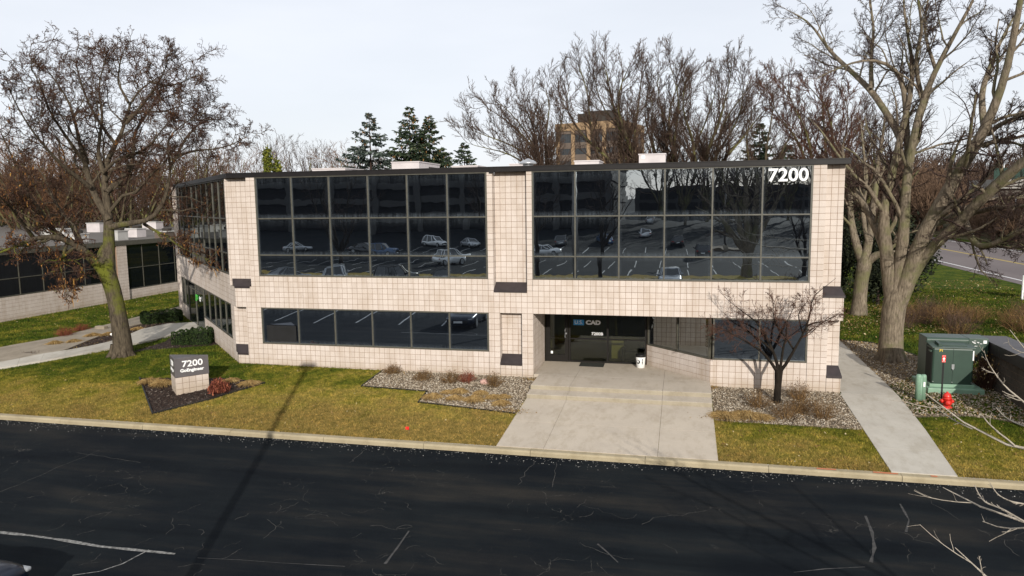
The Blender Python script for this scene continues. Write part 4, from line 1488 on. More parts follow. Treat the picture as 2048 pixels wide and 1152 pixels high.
for k, (zz, hh) in enumerate(((.35, .03), (.40, .04), (.46, .03), (.51, .03))):
    for aa in (292, 298):
        a_ = math.radians(aa)
        x, y = 14.45 + .176 * math.cos(a_), 1.72 + .176 * math.sin(a_)
        m.box(x - .012, x + .012, y - .003, y + .003, zz, zz + hh)
m.build('side_print', MAT['black'], t)

# ---- roof furniture
def rtu(px, Y, h_up, D, label, mat='rtu', cap=True):
    a, b_ = onY(px[0], px[1], Y), onY(px[2], px[1], Y)
    x0, x1 = a[0], b_[0]
    zt = (a[2] + b_[2]) / 2
    r = empty('rooftop_unit', ((x0 + x1) / 2, Y, 7.30))
    tag(r, label, 'rooftop unit')
    m = MB()
    m.box(x0, x1, Y, Y + D, 7.29, zt - .05)
    m.build('casing', MAT[mat], r)
    m = MB()
    m.box(x0 - .03, x1 + .03, Y - .03, Y + D + .03, zt - .05, zt)
    m.build('lid', MAT[mat], r)
    m = MB()
    for k in range(5):
        zz = 7.36 + k * (zt - 7.5) / 5
        m.box(x1 + .001, x1 + .02, Y + D * .45, Y + D * .95, zz, zz + (zt - 7.5) / 9)
    m.build('louvre', MAT['lobbydark'], r)
    return r
rtu((624, 336, 690), 9, 0, 2.2, 'low flat rooftop box above the third and fourth left bay windows')
rtu((783, 323, 838), 8, 0, 3.0, 'largest pinkish rooftop unit, below the spruces', 'rtu')
rtu((903, 331, 955), 9, 0, 1.5, 'low rooftop box just left of the centre pier')
rtu((1019, 327, 1048), 10, 0, 1.2, 'small rooftop box half hidden by the domed vent')
rtu((1149, 320.5, 1198), 7, 0, 1.6, 'low rooftop box in front of the tan tower')
r = rtu((1278, 307, 1331), 9, 0, 1.4, 'tall narrow rooftop unit with a white corner panel', 'rtu')
m = MB()
a = onY(1283, 311, 8.98)
b_ = onY(1290, 317, 8.98)
m.box(a[0], b_[0], 8.975, 8.995, b_[2], a[2])
m.build('access_panel', MAT['paper'], r)
c = onY(1056, 325, 6)
t = empty('roof_vent', (c[0], 6, 7.3))
tag(t, 'round galvanised domed vent on the roof above the centre pier', 'vent')
m = MB()
m.lathe([(.22, 7.29), (.22, c[2] - .02)], (c[0], 6, 0), 20)
m.build('stack', MAT['galv'], t, True)
m = MB()
zt = onY(1056, 317, 6)[2]
m.lathe([(.37, c[2] - .06), (.375, c[2] - .02), (.33, c[2] + .03), (.22, c[2] + .10), (.16, zt - .07), (.10, zt - .03), (.03, zt)], (c[0], 6, 0), 24)
m.build('cowl', MAT['galv'], t, True)

# ================================================================== LEFT NEIGHBOUR, ONE STOREY
nb = empty('neighbour_building', (-30, 15, 0))
tag(nb, 'single storey block building with black ribbon windows at the left edge', 'building')
TILES = []
NX = -20.45
nU, nN = (0, 1, 0), (1, 0, 0)
bk_ = MB()
def nfront(y0, y1, z0, z1, X=NX):
    tiles((X, 0, 0), nU, FZ, nN, y0, y1, z0, z1, ug=0, vg=.05)
    bk_.box(X - .3, X - .009, y0, y1, z0, z1)
nfront(-30, 15.5, -.4, 1.45)
nfront(16.4, 30, -.4, .78)
nfront(15.5, 16.4, -.4, 3.85, NX + .12)
VV, FF, o_ = [], [], 0
for (O, U, V, Nn, a, bb, c, d) in TILES:
    O, U, V, Nn = np.array(O, float), np.array(U, float), np.array(V, float), np.array(Nn, float)
    a, bb, c, d = a + G_, bb - G_, c + G_, d - G_
    VV += [O + U * u + V * v + Nn * w for w in (-.012, 0) for (u, v) in ((a, c), (bb, c), (bb, d), (a, d))]
    FF += [(4 + o_, 5 + o_, 6 + o_, 7 + o_), (o_, 1 + o_, 5 + o_, 4 + o_), (1 + o_, 2 + o_, 6 + o_, 5 + o_), (2 + o_, 3 + o_, 7 + o_, 6 + o_), (3 + o_, o_, 4 + o_, 7 + o_)]
    o_ += 8
tag(link('block_field', fast_mesh('block_field', np.array(VV) - wloc(nb), np.array(FF)), nb, MAT['block']), kind='stuff')
bk_.box(-60, NX - .31, -30, -29.7, -.4, 3.9)
bk_.build('wall', MAT['mortar'], nb)
_off = office
office = nb                      # glazing helper hangs its windows on the building being built
window((NX, 0, 0), nU, nN, [-1.0, .6, 2.15, 3.7, 5.25, 6.8, 8.3, 9.87, 11.42, 12.9, 14.2, 15.5], [1.46, 2.45, 3.80], gmat='glass_dark', mw=.045)
window((NX, 0, 0), nU, nN, [16.4, 17.95, 19.6, 21.2, 22.8, 24.4, 26.0], [.79, 2.22, 3.80], gmat='glass_dark', mw=.045)
office = _off
m = MB()
m.box(-75, NX + .10, -30, 70, 3.83, 4.05)
m.build('roof', MAT['tarroof'], nb)
m = MB()
m.box(NX + .09, NX + .17, -30, 70, 3.80, 4.10)
m.build('coping', MAT['frame'], nb)
# units standing on the low roof
for (u, v, w, d, h, lab, mt) in ((118, 466, 4.0, 2.0, 1.1, 'wide white roof unit left of the forked locust trunk', 'rtuwhite'),
                                 (150, 478, 2.4, 1.6, 1.0, 'cream roof unit low behind the left fork of the locust', 'rtuwhite'),
                                 (196, 458, 2.6, 1.8, 1.6, 'grey roof unit directly behind the locust trunk', 'rtu'),
                                 (236, 474, 1.6, 1.6, 1.2, 'white sloped roof box right of the locust trunk', 'rtuwhite'),
                                 (270, 468, 2.2, 1.6, 1.2, 'grey roof box with ducts between locust and office corner', 'rtu'),
                                 (306, 452, 3.0, 1.8, 1.4, 'pale roof unit farthest back beside the office corner', 'rtu'),
                                 (330, 470, 1.8, 1.5, .9, 'dark low roof box nearest the office corner', 'towerspan')):
    p = onZ(u, v + 6, 4.05)
    w, d, h = w * .55, d * .6, h * .5
    r = empty('rooftop_unit', (p[0], p[1], 4.05))
    tag(r, lab, 'rooftop unit')
    m = MB()
    m.box(p[0] - w / 2, p[0] + w / 2, p[1] - d / 2, p[1] + d / 2, 4.04, 4.05 + h)
    m.build('casing', MAT[mt], r)
    m = MB()
    m.box(p[0] - w / 2 - .05, p[0] + w / 2 + .05, p[1] - d / 2 - .05, p[1] + d / 2 + .05, 4.05 + h, 4.12 + h)
    m.build('lid', MAT['rtuwhite'], r)
    m = MB()
    m.lathe([(.3, 4.12 + h), (.34, 4.3 + h), (.1, 4.36 + h)], (p[0] + w * .2, p[1], 0), 10)
    m.build('fan_cowl', MAT['towerdark'], r)

# ================================================================== TREES
def resample(P, R, n):
    P, R = np.array(P, float), np.array(R, float)
    d = np.r_[0, np.cumsum(np.linalg.norm(np.diff(P, axis=0), axis=1))]
    t = np.linspace(0, d[-1], n)
    # gentle smoothing so that traced limbs bend rather than kink
    Q = np.stack([np.interp(t, d, P[:, k]) for k in range(3)], 1)
    Q[1:-1] = 0.25 * Q[:-2] + 0.5 * Q[1:-1] + 0.25 * Q[2:]
    return Q, np.interp(t, d, R)

def grow(rg, P, R, k, t0, L, n, ang, wander, trop, rr, tip, rmin=0.004, env=None, t1=1.0, lpow=0.5):
    """k children on each parent polyline; returns P (m*k,n+1,3), R"""
    m, q, _ = P.shape
    t = t0 + (t1 - t0) * (np.arange(k)[None] + rg.uniform(0, 1, (m, k))) / k
    f = np.clip(t, 0, 0.999) * (q - 1)
    i = f.astype(int)
    fr = (f - i)[..., None]
    ar = np.arange(m)[:, None]
    B = P[ar, i] * (1 - fr) + P[ar, i + 1] * fr
    D = P[ar, i + 1] - P[ar, i]
    D /= np.linalg.norm(D, axis=-1, keepdims=True) + 1e-9
    rb = R[ar, i]
    plen = np.linalg.norm(np.diff(P, axis=1), axis=2).sum(1)[:, None]
    X = rg.normal(0, 1, D.shape)
    X -= (X * D).sum(-1, keepdims=True) * D
    X /= np.linalg.norm(X, axis=-1, keepdims=True) + 1e-9
    a = rg.uniform(ang[0], ang[1], (m, k))[..., None]
    D = D * np.cos(a) + X * np.sin(a)
    ln = L * plen * (1 - lpow * (t - t0) / (t1 - t0 + 1e-6)) * rg.uniform(.6, 1.3, (m, k))
    B, D = B.reshape(-1, 3), D.reshape(-1, 3)
    ln = ln.reshape(-1, 1)
    r0 = np.maximum(rmin, np.minimum(rb.ravel() * .85, rr * ln.ravel() if rr < 0.2 else rb.ravel() * rr))
    pts = [B]
    p = B
    for s_ in range(n):
        D = D + rg.normal(0, wander, D.shape) + np.array([0, 0, trop])
        D /= np.linalg.norm(D, axis=1, keepdims=True) + 1e-9
        p = p + D * ln / n
        pts.append(p)
    Q = np.stack(pts, 1)
    if env is not None:
        c, rad = env
        e = np.linalg.norm((Q[:, -1] - c) / rad, axis=1)
        s_ = np.where(e > 1, np.clip(1 / e ** 2.5, .12, 1), 1.0)[:, None, None]
        Q = Q[:, :1] + (Q - Q[:, :1]) * s_
        kp = np.linalg.norm((Q[:, 0] - c) / rad, axis=1) < 1.15
        Q, r0 = Q[kp], r0[kp]
    tt = np.linspace(0, 1, n + 1)[None]
    RR = r0[:, None] * (1 - (1 - tip) * tt)
    return Q, np.maximum(RR, rmin * .6)

def limb_set(limbs, n=14):
    """list of (points, radii) -> arrays"""
    A = [resample(p, r, n) for p, r in limbs]
    return np.stack([a[0] for a in A]), np.stack([a[1] for a in A])

def tubes(sets):
    return merge([rings(P, R, s) for P, R, s in sets])

def tree_obj(name, label, loc, wood, twigs, mwood, mtwig, group=None, cat='tree', extra=()):
    t = empty(name, loc)
    tag(t, label, cat, group)
    L = np.array(loc)
    V, F = tubes(wood)
    link('trunk', fast_mesh('trunk', V - L, F, True), t, mwood)
    V, F = tubes(twigs)
    link('crown', fast_mesh('crown', V - L, F, True), t, mtwig)
    for nm_, V, F, mt in extra:
        tag(link(nm_, fast_mesh(nm_, V - L, F), t, mt), kind='stuff')
    return t

def traced(D, limbs, k=1.0):
    """limbs: list of (depth drift, [(u,v,width px)...]) seen at distance D"""
    out = []
    for dz, pts in limbs:
        P, R = [], []
        n = len(pts)
        for i, (u, v, w) in enumerate(pts):
            d = D + dz * (i / max(1, n - 1)) ** 1.2
            P.append(atD(u, v, d))
            R.append(k * w * d / FPX / 2)
        out.append((P, R))
    return out

# ---- the big silver maple right of the office
rg = np.random.default_rng(3)
b0 = onG(1781, 722)
Dm = math.hypot(b0[0] - CAM[0], b0[1] - CAM[1])
mlimbs = traced(Dm, [
    (0, [(1781, 726, 50), (1781, 712, 44), (1783, 660, 39), (1788, 612, 40), (1793, 592, 38), (1797, 565, 26), (1800, 540, 12)]),
    (-.6, [(1787, 615, 30), (1777, 545, 29), (1772, 490, 25), (1764, 440, 21), (1767, 412, 19), (1776, 385, 18), (1784, 351, 16), (1794, 304, 14), (1803, 262, 13), (1812, 225, 12), (1823, 193, 11), (1828, 133, 9), (1822, 90, 7), (1808, 50, 5), (1806, -20, 3)]),
    (1.6, [(1771, 505, 18), (1758, 470, 16), (1742, 437, 15), (1722, 398, 13), (1700, 366, 11), (1680, 345, 8), (1662, 322, 5)]),
    (-1.2, [(1792, 590, 28), (1800, 540, 26), (1802, 507, 24), (1808, 468, 22), (1810, 416, 20), (1813, 350, 18), (1824, 300, 17), (1829, 262, 15), (1838, 225, 14), (1848, 195, 13), (1858, 165, 12), (1872, 138, 11), (1890, 105, 10), (1913, 60, 8), (1946, 7, 6), (1960, -30, 4)]),
    (2.2, [(1803, 283, 14), (1796, 262, 14), (1770, 222, 13), (1743, 180, 12), (1720, 160, 11), (1703, 143, 10), (1680, 122, 9), (1663, 107, 8), (1645, 82, 6), (1630, 57, 5), (1606, 34, 3.5), (1578, 22, 2)]),
    (2.6, [(1741, 178, 7), (1742, 140, 7), (1743, 100, 6.5), (1748, 60, 5.5), (1741, 10, 4.5), (1738, -30, 3)]),
    (-1.5, [(1816, 322, 12), (1813, 260, 12), (1812, 215, 11), (1805, 160, 10), (1790, 136, 8), (1765, 122, 7), (1736, 118, 6), (1706, 124, 4.5), (1670, 140, 3), (1635, 155, 2)]),
    (-2.2, [(1846, 200, 9), (1835, 160, 8), (1832, 110, 7), (1845, 60, 6), (1838, 10, 5), (1830, -30, 3)]),
    (1.2, [(1871, 138, 7), (1855, 90, 6), (1848, 50, 5), (1856, 0, 4)]),
    (-2.5, [(1795, 605, 36), (1815, 562, 34), (1836, 500, 31), (1849, 463, 29), (1873, 421, 27), (1896, 385, 26), (1914, 346, 24), (1938, 312, 23), (1961, 283, 22), (1975, 243, 19), (2000, 190, 16), (2014, 140, 15), (2024, 90, 14), (2034, 40, 13), (2044, -20, 11)]),
    (1.8, [(1968, 250, 12), (1965, 225, 12), (1963, 187, 11), (1975, 145, 9), (1990, 110, 8), (2002, 80, 6), (2030, 30, 4)]),
    (-3.0, [(1976, 268, 10), (1998, 250, 9), (2022, 240, 8), (2056, 226, 6), (2090, 215, 4)]),
    (-2.6, [(1967, 293, 7), (1985, 285, 6.5), (2005, 281, 6), (2030, 286, 5), (2062, 298, 4)]),
    (-3.4, [(1822, 556, 24), (1847, 512, 22), (1878, 483, 20), (1914, 449, 19), (1937, 424, 21), (1966, 395, 22), (2005, 359, 21), (2048, 321, 19), (2090, 290, 17), (2140, 250, 13)]),
    (-3.6, [(1897, 404, 14), (1914, 408, 13), (1926, 427, 12), (1936, 460, 12), (1944, 482, 12), (1961, 497, 11), (1992, 486, 10), (2020, 472, 9), (2052, 456, 8), (2090, 430, 5)]),
    (-3.2, [(1930, 430, 10), (1950, 426, 9), (1966, 421, 9), (1992, 414, 8), (2018, 414, 7), (2054, 411, 6), (2090, 400, 4)]),
    (-3.0, [(1961, 497, 7), (1990, 492, 6), (2020, 496, 5), (2055, 494, 4), (2085, 490, 2)]),
])
P, R = limb_set(mlimbs, 16)
R[1:] *= np.linspace(.90, .74, 16)[None]
# knobbly irregularities of old wood
sub = slice(1, None)
L1 = grow(rg, P[sub], R[sub], 11, .22, .33, 8, (.35, 1.0), .15, .05, .42, .30, .014)
L2 = grow(rg, *L1, 7, .12, .50, 6, (.35, .95), .19, .03, .42, .4, .0095)
L3 = grow(rg, *L2, 7, .12, .54, 4, (.35, 1.0), .20, .02, .5, .5, .0072)
L4 = grow(rg, *L3, 3, .2, .6, 3, (.4, 1.0), .25, .0, .6, .6, .0058)
# root flare
fl = []
for a in np.linspace(0, 6.28, 7)[:-1]:
    c = b0 + np.array([0, 0, .0])
    fl.append(([c + np.array([math.cos(a) * .15, math.sin(a) * .15, .55]), c + np.array([math.cos(a) * .32, math.sin(a) * .32, .22]), c + np.array([math.cos(a) * .62, math.sin(a) * .62, -.06])], [.22, .20, .10]))
FP, FR = limb_set(fl, 6)
tree_obj('maple_tree', 'huge bare many stemmed grey maple beside the office right end', b0, [(P, R, 12), (FP, FR, 8), (*L1, 6)], [(*L2, 4), (*L3, 3), (*L4, 3)], MAT['maple'], MAT['twig'])

# ---- leaning honey locust in front of the left wing
rg = np.random.default_rng(5)
b0 = onG(243, 712)
LK = .80
Dl = math.hypot(b0[0] - CAM[0], b0[1] - CAM[1])
llimbs = traced(Dl, [
    (0, [(245, 718, 52), (247, 700, 44), (240, 650, 38), (231, 600, 35), (222, 566, 36), (211, 540, 40), (206, 526, 36), (205, 505, 22), (206, 490, 8)]),
    (-1.5, [(208, 545, 24), (195, 528, 23), (180, 514, 22), (157, 492, 20), (136, 480, 19), (117, 474, 18), (92, 474, 17), (67, 476, 15), (46, 488, 13), (20, 498, 11), (-20, 512, 8)]),
    (-2.0, [(117, 474, 12), (100, 452, 11), (84, 425, 10), (60, 395, 9), (40, 350, 7), (18, 300, 6), (-8, 245, 4)]),
    (1.0, [(214, 540, 30), (218, 510, 27), (218, 467, 25), (218, 430, 22), (210, 385, 18), (207, 345, 16), (212, 318, 15), (232, 290, 14), (246, 262, 12), (254, 238, 11), (257, 205, 9), (275, 182, 8), (300, 163, 6), (325, 150, 5), (355, 135, 3)]),
    (2.2, [(218, 440, 16), (198, 408, 15), (180, 372, 14), (172, 330, 12), (160, 290, 11), (152, 250, 9), (140, 205, 8), (118, 170, 6), (90, 135, 4), (70, 105, 2.5)]),
    (-2.2, [(219, 455, 14), (236, 450, 14), (258, 444, 13), (287, 447, 12), (308, 436, 12), (326, 410, 11), (337, 372, 10), (343, 335, 9), (338, 312, 8), (328, 290, 7), (345, 262, 6), (378, 240, 5), (410, 225, 3)]),
    (-.5, [(345, 320, 6), (372, 305, 6), (400, 300, 5), (432, 298, 4.5), (462, 290, 3.5), (490, 276, 2.5), (508, 262, 1.5)]),
    (3.0, [(212, 385, 12), (238, 360, 11), (262, 340, 11), (268, 305, 10), (266, 268, 9), (288, 236, 8), (310, 205, 6), (340, 190, 5), (368, 180, 3)]),
    (-3.0, [(180, 374, 10), (150, 350, 9), (122, 330, 8), (96, 300, 7), (70, 270, 6), (44, 230, 5), (20, 185, 4), (8, 140, 2.5)]),
    (1.5, [(207, 345, 10), (195, 310, 9), (200, 270, 8), (206, 230, 7), (196, 180, 6), (204, 140, 5), (222, 100, 3)]),
    (-1, [(287, 447, 8), (310, 462, 7), (330, 470, 6), (352, 488, 5), (372, 500, 4), (400, 512, 3), (428, 525, 2)]),
    (-2.6, [(136, 480, 8), (128, 505, 7), (120, 530, 5), (128, 560, 4), (136, 590, 2.5)]),
    (-3.4, [(67, 476, 9), (48, 450, 8), (30, 425, 7), (8, 400, 6), (-20, 380, 4)]),
    (2.8, [(157, 492, 9), (150, 460, 9), (128, 430, 8), (104, 395, 7), (88, 350, 6), (60, 320, 5)]),
    (-3.5, [(253, 247, 8), (280, 215, 7), (312, 175, 6), (330, 140, 5), (340, 110, 3)]),
    (3.5, [(232, 290, 8), (205, 255, 7), (178, 210, 6), (160, 160, 5), (150, 115, 4), (158, 85, 2)]),
    (-4.0, [(300, 163, 6), (335, 172, 5), (365, 165, 4), (392, 150, 3)]),
    (4.0, [(343, 330, 7), (372, 275, 6), (395, 250, 5), (420, 238, 4), (450, 240, 3)]),
    (-4.5, [(172, 330, 8), (130, 270, 7), (100, 225, 6), (80, 170, 5), (60, 130, 3)]),
    (4.5, [(257, 205, 6), (235, 165, 5), (240, 125, 4), (252, 90, 2.5)]),
    (-4.0, [(207, 345, 8), (230, 320, 7), (290, 300, 6), (310, 280, 5), (330, 250, 4), (352, 235, 3)]),
    (2.5, [(254, 238, 8), (272, 225, 7), (295, 222, 6), (322, 225, 5), (352, 215, 4), (385, 205, 3), (420, 210, 2)]),
])
P, R = limb_set(llimbs, 16)
cc = atD(232, 300, Dl)
R[:1] *= .76
R[1:] *= np.linspace(.80, .30, 16)[None]
env = (cc, np.array([285, 285, 245]) * Dl / FPX)
L1 = grow(rg, P[1:], R[1:], 15, .18, .38, 8, (.5, 1.25), .28, .05, .42, .35, .015, env)
L2 = grow(rg, *L1, 8, .12, .50, 6, (.5, 1.2), .32, .03, .45, .45, .011, env)
L3 = grow(rg, *L2, 7, .12, .52, 4, (.5, 1.2), .34, .04, .5, .5, .0085, env)
L4 = grow(rg, *L3, 2, .3, .55, 3, (.5, 1.2), .34, .06, .6, .6, .007, env)
fl = []
for a in np.linspace(0.3, 6.58, 8)[:-1]:
    fl.append(([b0 + np.array([math.cos(a) * .2, math.sin(a) * .2, .5]), b0 + np.array([math.cos(a) * .28, math.sin(a) * .28, .18]), b0 + np.array([math.cos(a) * .55, math.sin(a) * .55, -.06])], [.18, .16, .08]))
FP, FR = limb_set(fl, 6)
# clinging brown leaflets and twisted pods, thicker low and to the left
Q = np.concatenate([L3[0][:, -1], L3[0][:, 2], L2[0][:, -1]])
uu = (Q[:, 2] - cc[2]) / (232 * Dl / FPX)
# horizontal position seen from the street side
hx = ((Q - cc) @ _rt) / (270 * Dl / FPX)
pr_ = np.clip(.55 - .75 * (uu + .1) - .25 * hx, .03, 1) ** 1.5 * .17
k = rg.uniform(0, 1, len(Q)) < pr_
Q = Q[k]
Qn = np.repeat(Q, 2, axis=0) + rg.normal(0, .07, (len(Q) * 2, 3))
rng = np.random.default_rng(21)
V1, F1 = chips(Qn[:, 0], Qn[:, 1], Qn[:, 2], .030, 1.2, (.3, .6))
kp = rg.uniform(0, 1, len(Q)) < .05
pod = Q[kp]
pods = []
D_ = np.stack([rg.normal(0, .3, len(pod)), rg.normal(0, .3, len(pod)), -np.ones(len(pod))], 1)
PP = np.stack([pod + D_ * t + rg.normal(0, .025, pod.shape) for t in (0, .09, .18, .27)], 1)
V2, F2 = rings(PP, np.tile(np.array([[.008, .015, .014, .006]]), (len(pod), 1)), 4)
V2_, F2_ = V2, F2
tree_obj('honey_locust_tree', 'spreading locust with mossy leaning trunk and brown leaflets on the left lawn', b0, [(P, R, 12), (FP, FR, 8), (*L1, 6)], [(*L2, 4), (*L3, 3), (*L4, 3)], MAT['locust'], MAT['twigloc'],
         extra=(('leaflets', V1, F1, MAT['oakleaf']), ('seed_pods', V2_, F2_, MAT['oakleaf'])))

# ---- small ornamental tree in the gravel by the entrance
rg = np.random.default_rng(8)
b0 = onG(1553, 806)
De = math.hypot(b0[0] - CAM[0], b0[1] - CAM[1])
elimbs = traced(De, [
    (0, [(1553, 810, 17), (1554, 800, 14), (1556, 770, 13), (1557, 748, 15), (1558, 738, 16)]),
    (-.5, [(1556, 746, 9), (1546, 730, 8), (1534, 714, 7.5), (1524, 702, 7), (1510, 694, 6), (1490, 682, 5), (1465, 668, 4), (1440, 655, 3), (1415, 648, 2)]),
    (.4, [(1557, 742, 9), (1552, 716, 8), (1547, 704, 7.5), (1540, 690, 7), (1530, 668, 6), (1520, 650, 5), (1510, 640, 4.5), (1497, 632, 4), (1478, 618, 3), (1455, 600, 2.5), (1440, 584, 1.5)]),
    (-.3, [(1559, 742, 8), (1563, 722, 7), (1565, 704, 6.5), (1568, 688, 6), (1574, 668, 5), (1572, 650, 4), (1580, 630, 3), (1590, 610, 2)]),
    (-.6, [(1561, 742, 9), (1572, 730, 8), (1580, 714, 8), (1588, 700, 7), (1598, 684, 6.5), (1606, 668, 6), (1612, 655, 6), (1617, 645, 6), (1621, 625, 5), (1622, 600, 4.5), (1626, 590, 4), (1640, 582, 3.5), (1655, 570, 2.5), (1672, 556, 1.5)]),
    (.5, [(1613, 652, 5), (1630, 645, 4), (1650, 643, 3), (1668, 632, 2.2), (1684, 622, 1.2)]),
    (.7, [(1547, 704, 6), (1534, 690, 5.5), (1515, 676, 5), (1496, 664, 4), (1470, 655, 3), (1446, 668, 2.2), (1420, 672, 1.4)]),
    (-.8, [(1588, 700, 5), (1575, 680, 4.5), (1560, 660, 4), (1548, 640, 3.4), (1545, 615, 2.5), (1552, 595, 1.5)]),
    (.6, [(1606, 668, 4), (1600, 648, 3.6), (1596, 630, 3), (1606, 610, 2.4), (1600, 590, 1.5)]),
])
P, R = limb_set(elimbs, 14)
R[1:] *= np.linspace(.80, .34, 14)[None]
cc = atD(1545, 640, De)
env = (cc, np.array([140, 130, 72]) * De / FPX)
L1 = grow(rg, P[1:], R[1:], 14, .30, .34, 6, (.5, 1.2), .22, .02, .40, .4, .006, env)
L2 = grow(rg, *L1, 7, .12, .52, 5, (.5, 1.2), .24, .04, .45, .5, .0042, env)
L3 = grow(rg, *L2, 7, .15, .5, 3, (.5, 1.2), .24, .08, .55, .6, .0038, env)
tree_obj('ornamental_tree', 'small dark trunked bare tree in gravel before the right ground floor window', b0, [(P[:1], R[:1], 10), (P[1:], R[1:], 8)], [(*L1, 4), (*L2, 3), (*L3, 3)], MAT['blackbark'], MAT['twigred'])

# ---- second maple behind, against the dark evergreens
rg = np.random.default_rng(9)
b0 = onG(1717, 630)
D2 = math.hypot(b0[0] - CAM[0], b0[1] - CAM[1])
l2 = traced(D2, [
    (0, [(1717, 634, 32), (1719, 600, 24), (1723, 560, 23), (1729, 530, 25), (1731, 518, 22), (1733, 500, 8)]),
    (1, [(1728, 530, 17), (1722, 515, 16), (1712, 490, 14), (1706, 460, 12), (1700, 430, 10), (1702, 390, 8), (1690, 340, 6), (1684, 290, 4)]),
    (-1, [(1733, 526, 17), (1748, 510, 14), (1764, 508, 12), (1785, 495, 9), (1800, 470, 7), (1806, 430, 5), (1820, 390, 3)]),
    (1, [(1730, 520, 15), (1737, 490, 14), (1742, 460, 12), (1745, 420, 10), (1752, 380, 9), (1755, 330, 7), (1765, 280, 5), (1770, 230, 3)]),
    (2, [(1738, 490, 9), (1728, 450, 8), (1725, 410, 7), (1735, 360, 6), (1728, 310, 4), (1722, 250, 2)]),
])
P, R = limb_set(l2, 14)
L1 = grow(rg, P[1:], R[1:], 9, .2, .36, 6, (.4, 1.0), .18, .05, .45, .4, .012)
L2 = grow(rg, *L1, 6, .15, .5, 5, (.4, 1.0), .2, .03, .5, .5, .008)
L3 = grow(rg, *L2, 5, .15, .5, 3, (.4, 1.0), .22, .02, .55, .6, .006)
tree_obj('bare_tree', 'smaller forked bare tree standing between the office corner and the huge maple', b0, [(P, R, 10), (*L1, 5)], [(*L2, 3), (*L3, 3)], MAT['maple'], MAT['twigfar'])

# ---- row of vase shaped trees behind the office
def back_tree(seed, D, base, limbs, label, mtw='twigfar', env=None, dens=1.0, th=1.0):
    rg = np.random.default_rng(seed)
    p0 = atD(base, 405, D)
    p0[2] = 0.0
    allp = []
    for i, pts in enumerate(limbs):
        dz = rg.uniform(-4, 4)
        Pp, Rr = [], []
        n = len(pts)
        w0 = pts[0][2] if len(pts[0]) > 2 else 8
        for j, q in enumerate(pts):
            d = D + dz * (j / (n - 1))
            w = q[2] if len(q) > 2 else w0 * (1 - .85 * j / (n - 1))
            vv = q[1] if q[1] > 300 else 300 - (300 - q[1]) * .80
            Pp.append(atD(q[0], vv, d))
            Rr.append(th * w * d / FPX / 2)
        Pp = [p0 + rg.normal(0, .3, 3) * np.array([1, 1, 0]), p0 * .45 + Pp[0] * .55 + np.array([0, 0, .4])] + Pp
        Rr = [Rr[0] * 1.25, Rr[0] * 1.1] + Rr
        allp.append((Pp, Rr))
    P, R = limb_set(allp, 16)
    R *= np.linspace(1, .45, 16)[None]
    k1, k2, k3 = int(20 * dens), int(10 * dens), 8
    L1 = grow(rg, P, R, k1, .30, .25, 6, (.30, .80), .13, .10, .42, .35, .022)
    L2 = grow(rg, *L1, k2, .12, .48, 5, (.30, .80), .15, .08, .45, .5, .0150)
    L3 = grow(rg, *L2, k3, .12, .50, 3, (.30, .85), .17, .06, .5, .6, .0128)
    return tree_obj('bare_tree', label, p0, [(P, R, 8)], [(*L1, 4), (*L2, 3), (*L3, 3)], MAT['olive'], MAT[mtw])
BT = 60
back_tree(31, BT, 1092, [
    [(1090, 330, 9), (1059, 283), (1031, 244), (1000, 213), (965, 190)],
    [(1072, 318, 7), (1017, 283), (965, 262), (925, 240)],
    [(1079, 324, 8), (1073, 269), (1059, 213), (1031, 160)],
    [(1093, 328, 9), (1090, 255), (1102, 192), (1088, 136)],
    [(1060, 330, 6), (1010, 303), (954, 292), (930, 280)],
    [(1085, 326, 7), (1050, 250), (1010, 190), (985, 175)],
    [(1098, 330, 7), (1118, 262), (1128, 210), (1125, 150)]], 'low wide bare tree leaning left above the centre pier')
back_tree(32, BT, 1262, [
    [(1274, 330, 15), (1257, 289, 12), (1250, 255, 11), (1236, 213, 9), (1232, 175, 7), (1243, 130, 5), (1258, 92, 3)],
    [(1233, 330, 10), (1212, 310, 9), (1184, 289, 8), (1166, 262, 7), (1152, 244, 6), (1139, 220, 5), (1128, 190, 3), (1140, 130, 2)],
    [(1267, 303, 8), (1271, 234, 7), (1278, 178, 5), (1283, 112, 3)],
    [(1190, 290, 7), (1177, 227, 6), (1180, 164, 5), (1163, 112, 3), (1155, 82, 2)],
    [(1236, 213, 7), (1215, 164, 5), (1219, 112, 4), (1205, 80, 2)],
    [(1250, 255, 6), (1210, 210, 5), (1192, 150, 4), (1186, 95, 2)]], 'tall bare tree with olive green limbs crossing the tan tower', dens=1.05)
back_tree(33, BT + 3, 1345, [
    [(1312, 330, 8), (1305, 283), (1288, 227), (1290, 175), (1300, 130)],
    [(1337, 330, 10), (1330, 262), (1326, 210), (1312, 147), (1318, 100)],
    [(1358, 330, 9), (1337, 262), (1337, 192), (1354, 147), (1370, 92)],
    [(1345, 330, 8), (1350, 250), (1362, 180), (1345, 110), (1340, 88)],
    [(1330, 262, 6), (1352, 215), (1385, 170), (1400, 125)],
    [(1316, 320, 5), (1300, 260), (1310, 190), (1296, 150)]], 'tall narrow bare tree behind the tall rooftop unit')
back_tree(34, BT, 1410, [
    [(1389, 330, 11), (1387, 269), (1371, 227), (1362, 182), (1372, 122)],
    [(1406, 330, 11), (1420, 283), (1441, 227), (1448, 182), (1462, 122), (1464, 78)],
    [(1437, 330, 10), (1472, 289), (1500, 248), (1517, 213), (1545, 180)],
    [(1382, 330, 8), (1392, 283), (1413, 227), (1430, 164), (1436, 100)],
    [(1420, 325, 8), (1450, 280), (1478, 225), (1490, 160), (1482, 100)],
    [(1440, 240, 6), (1470, 190), (1500, 140), (1520, 105)]], 'bare tree with olive limbs fanning right above the fourth right bay window')
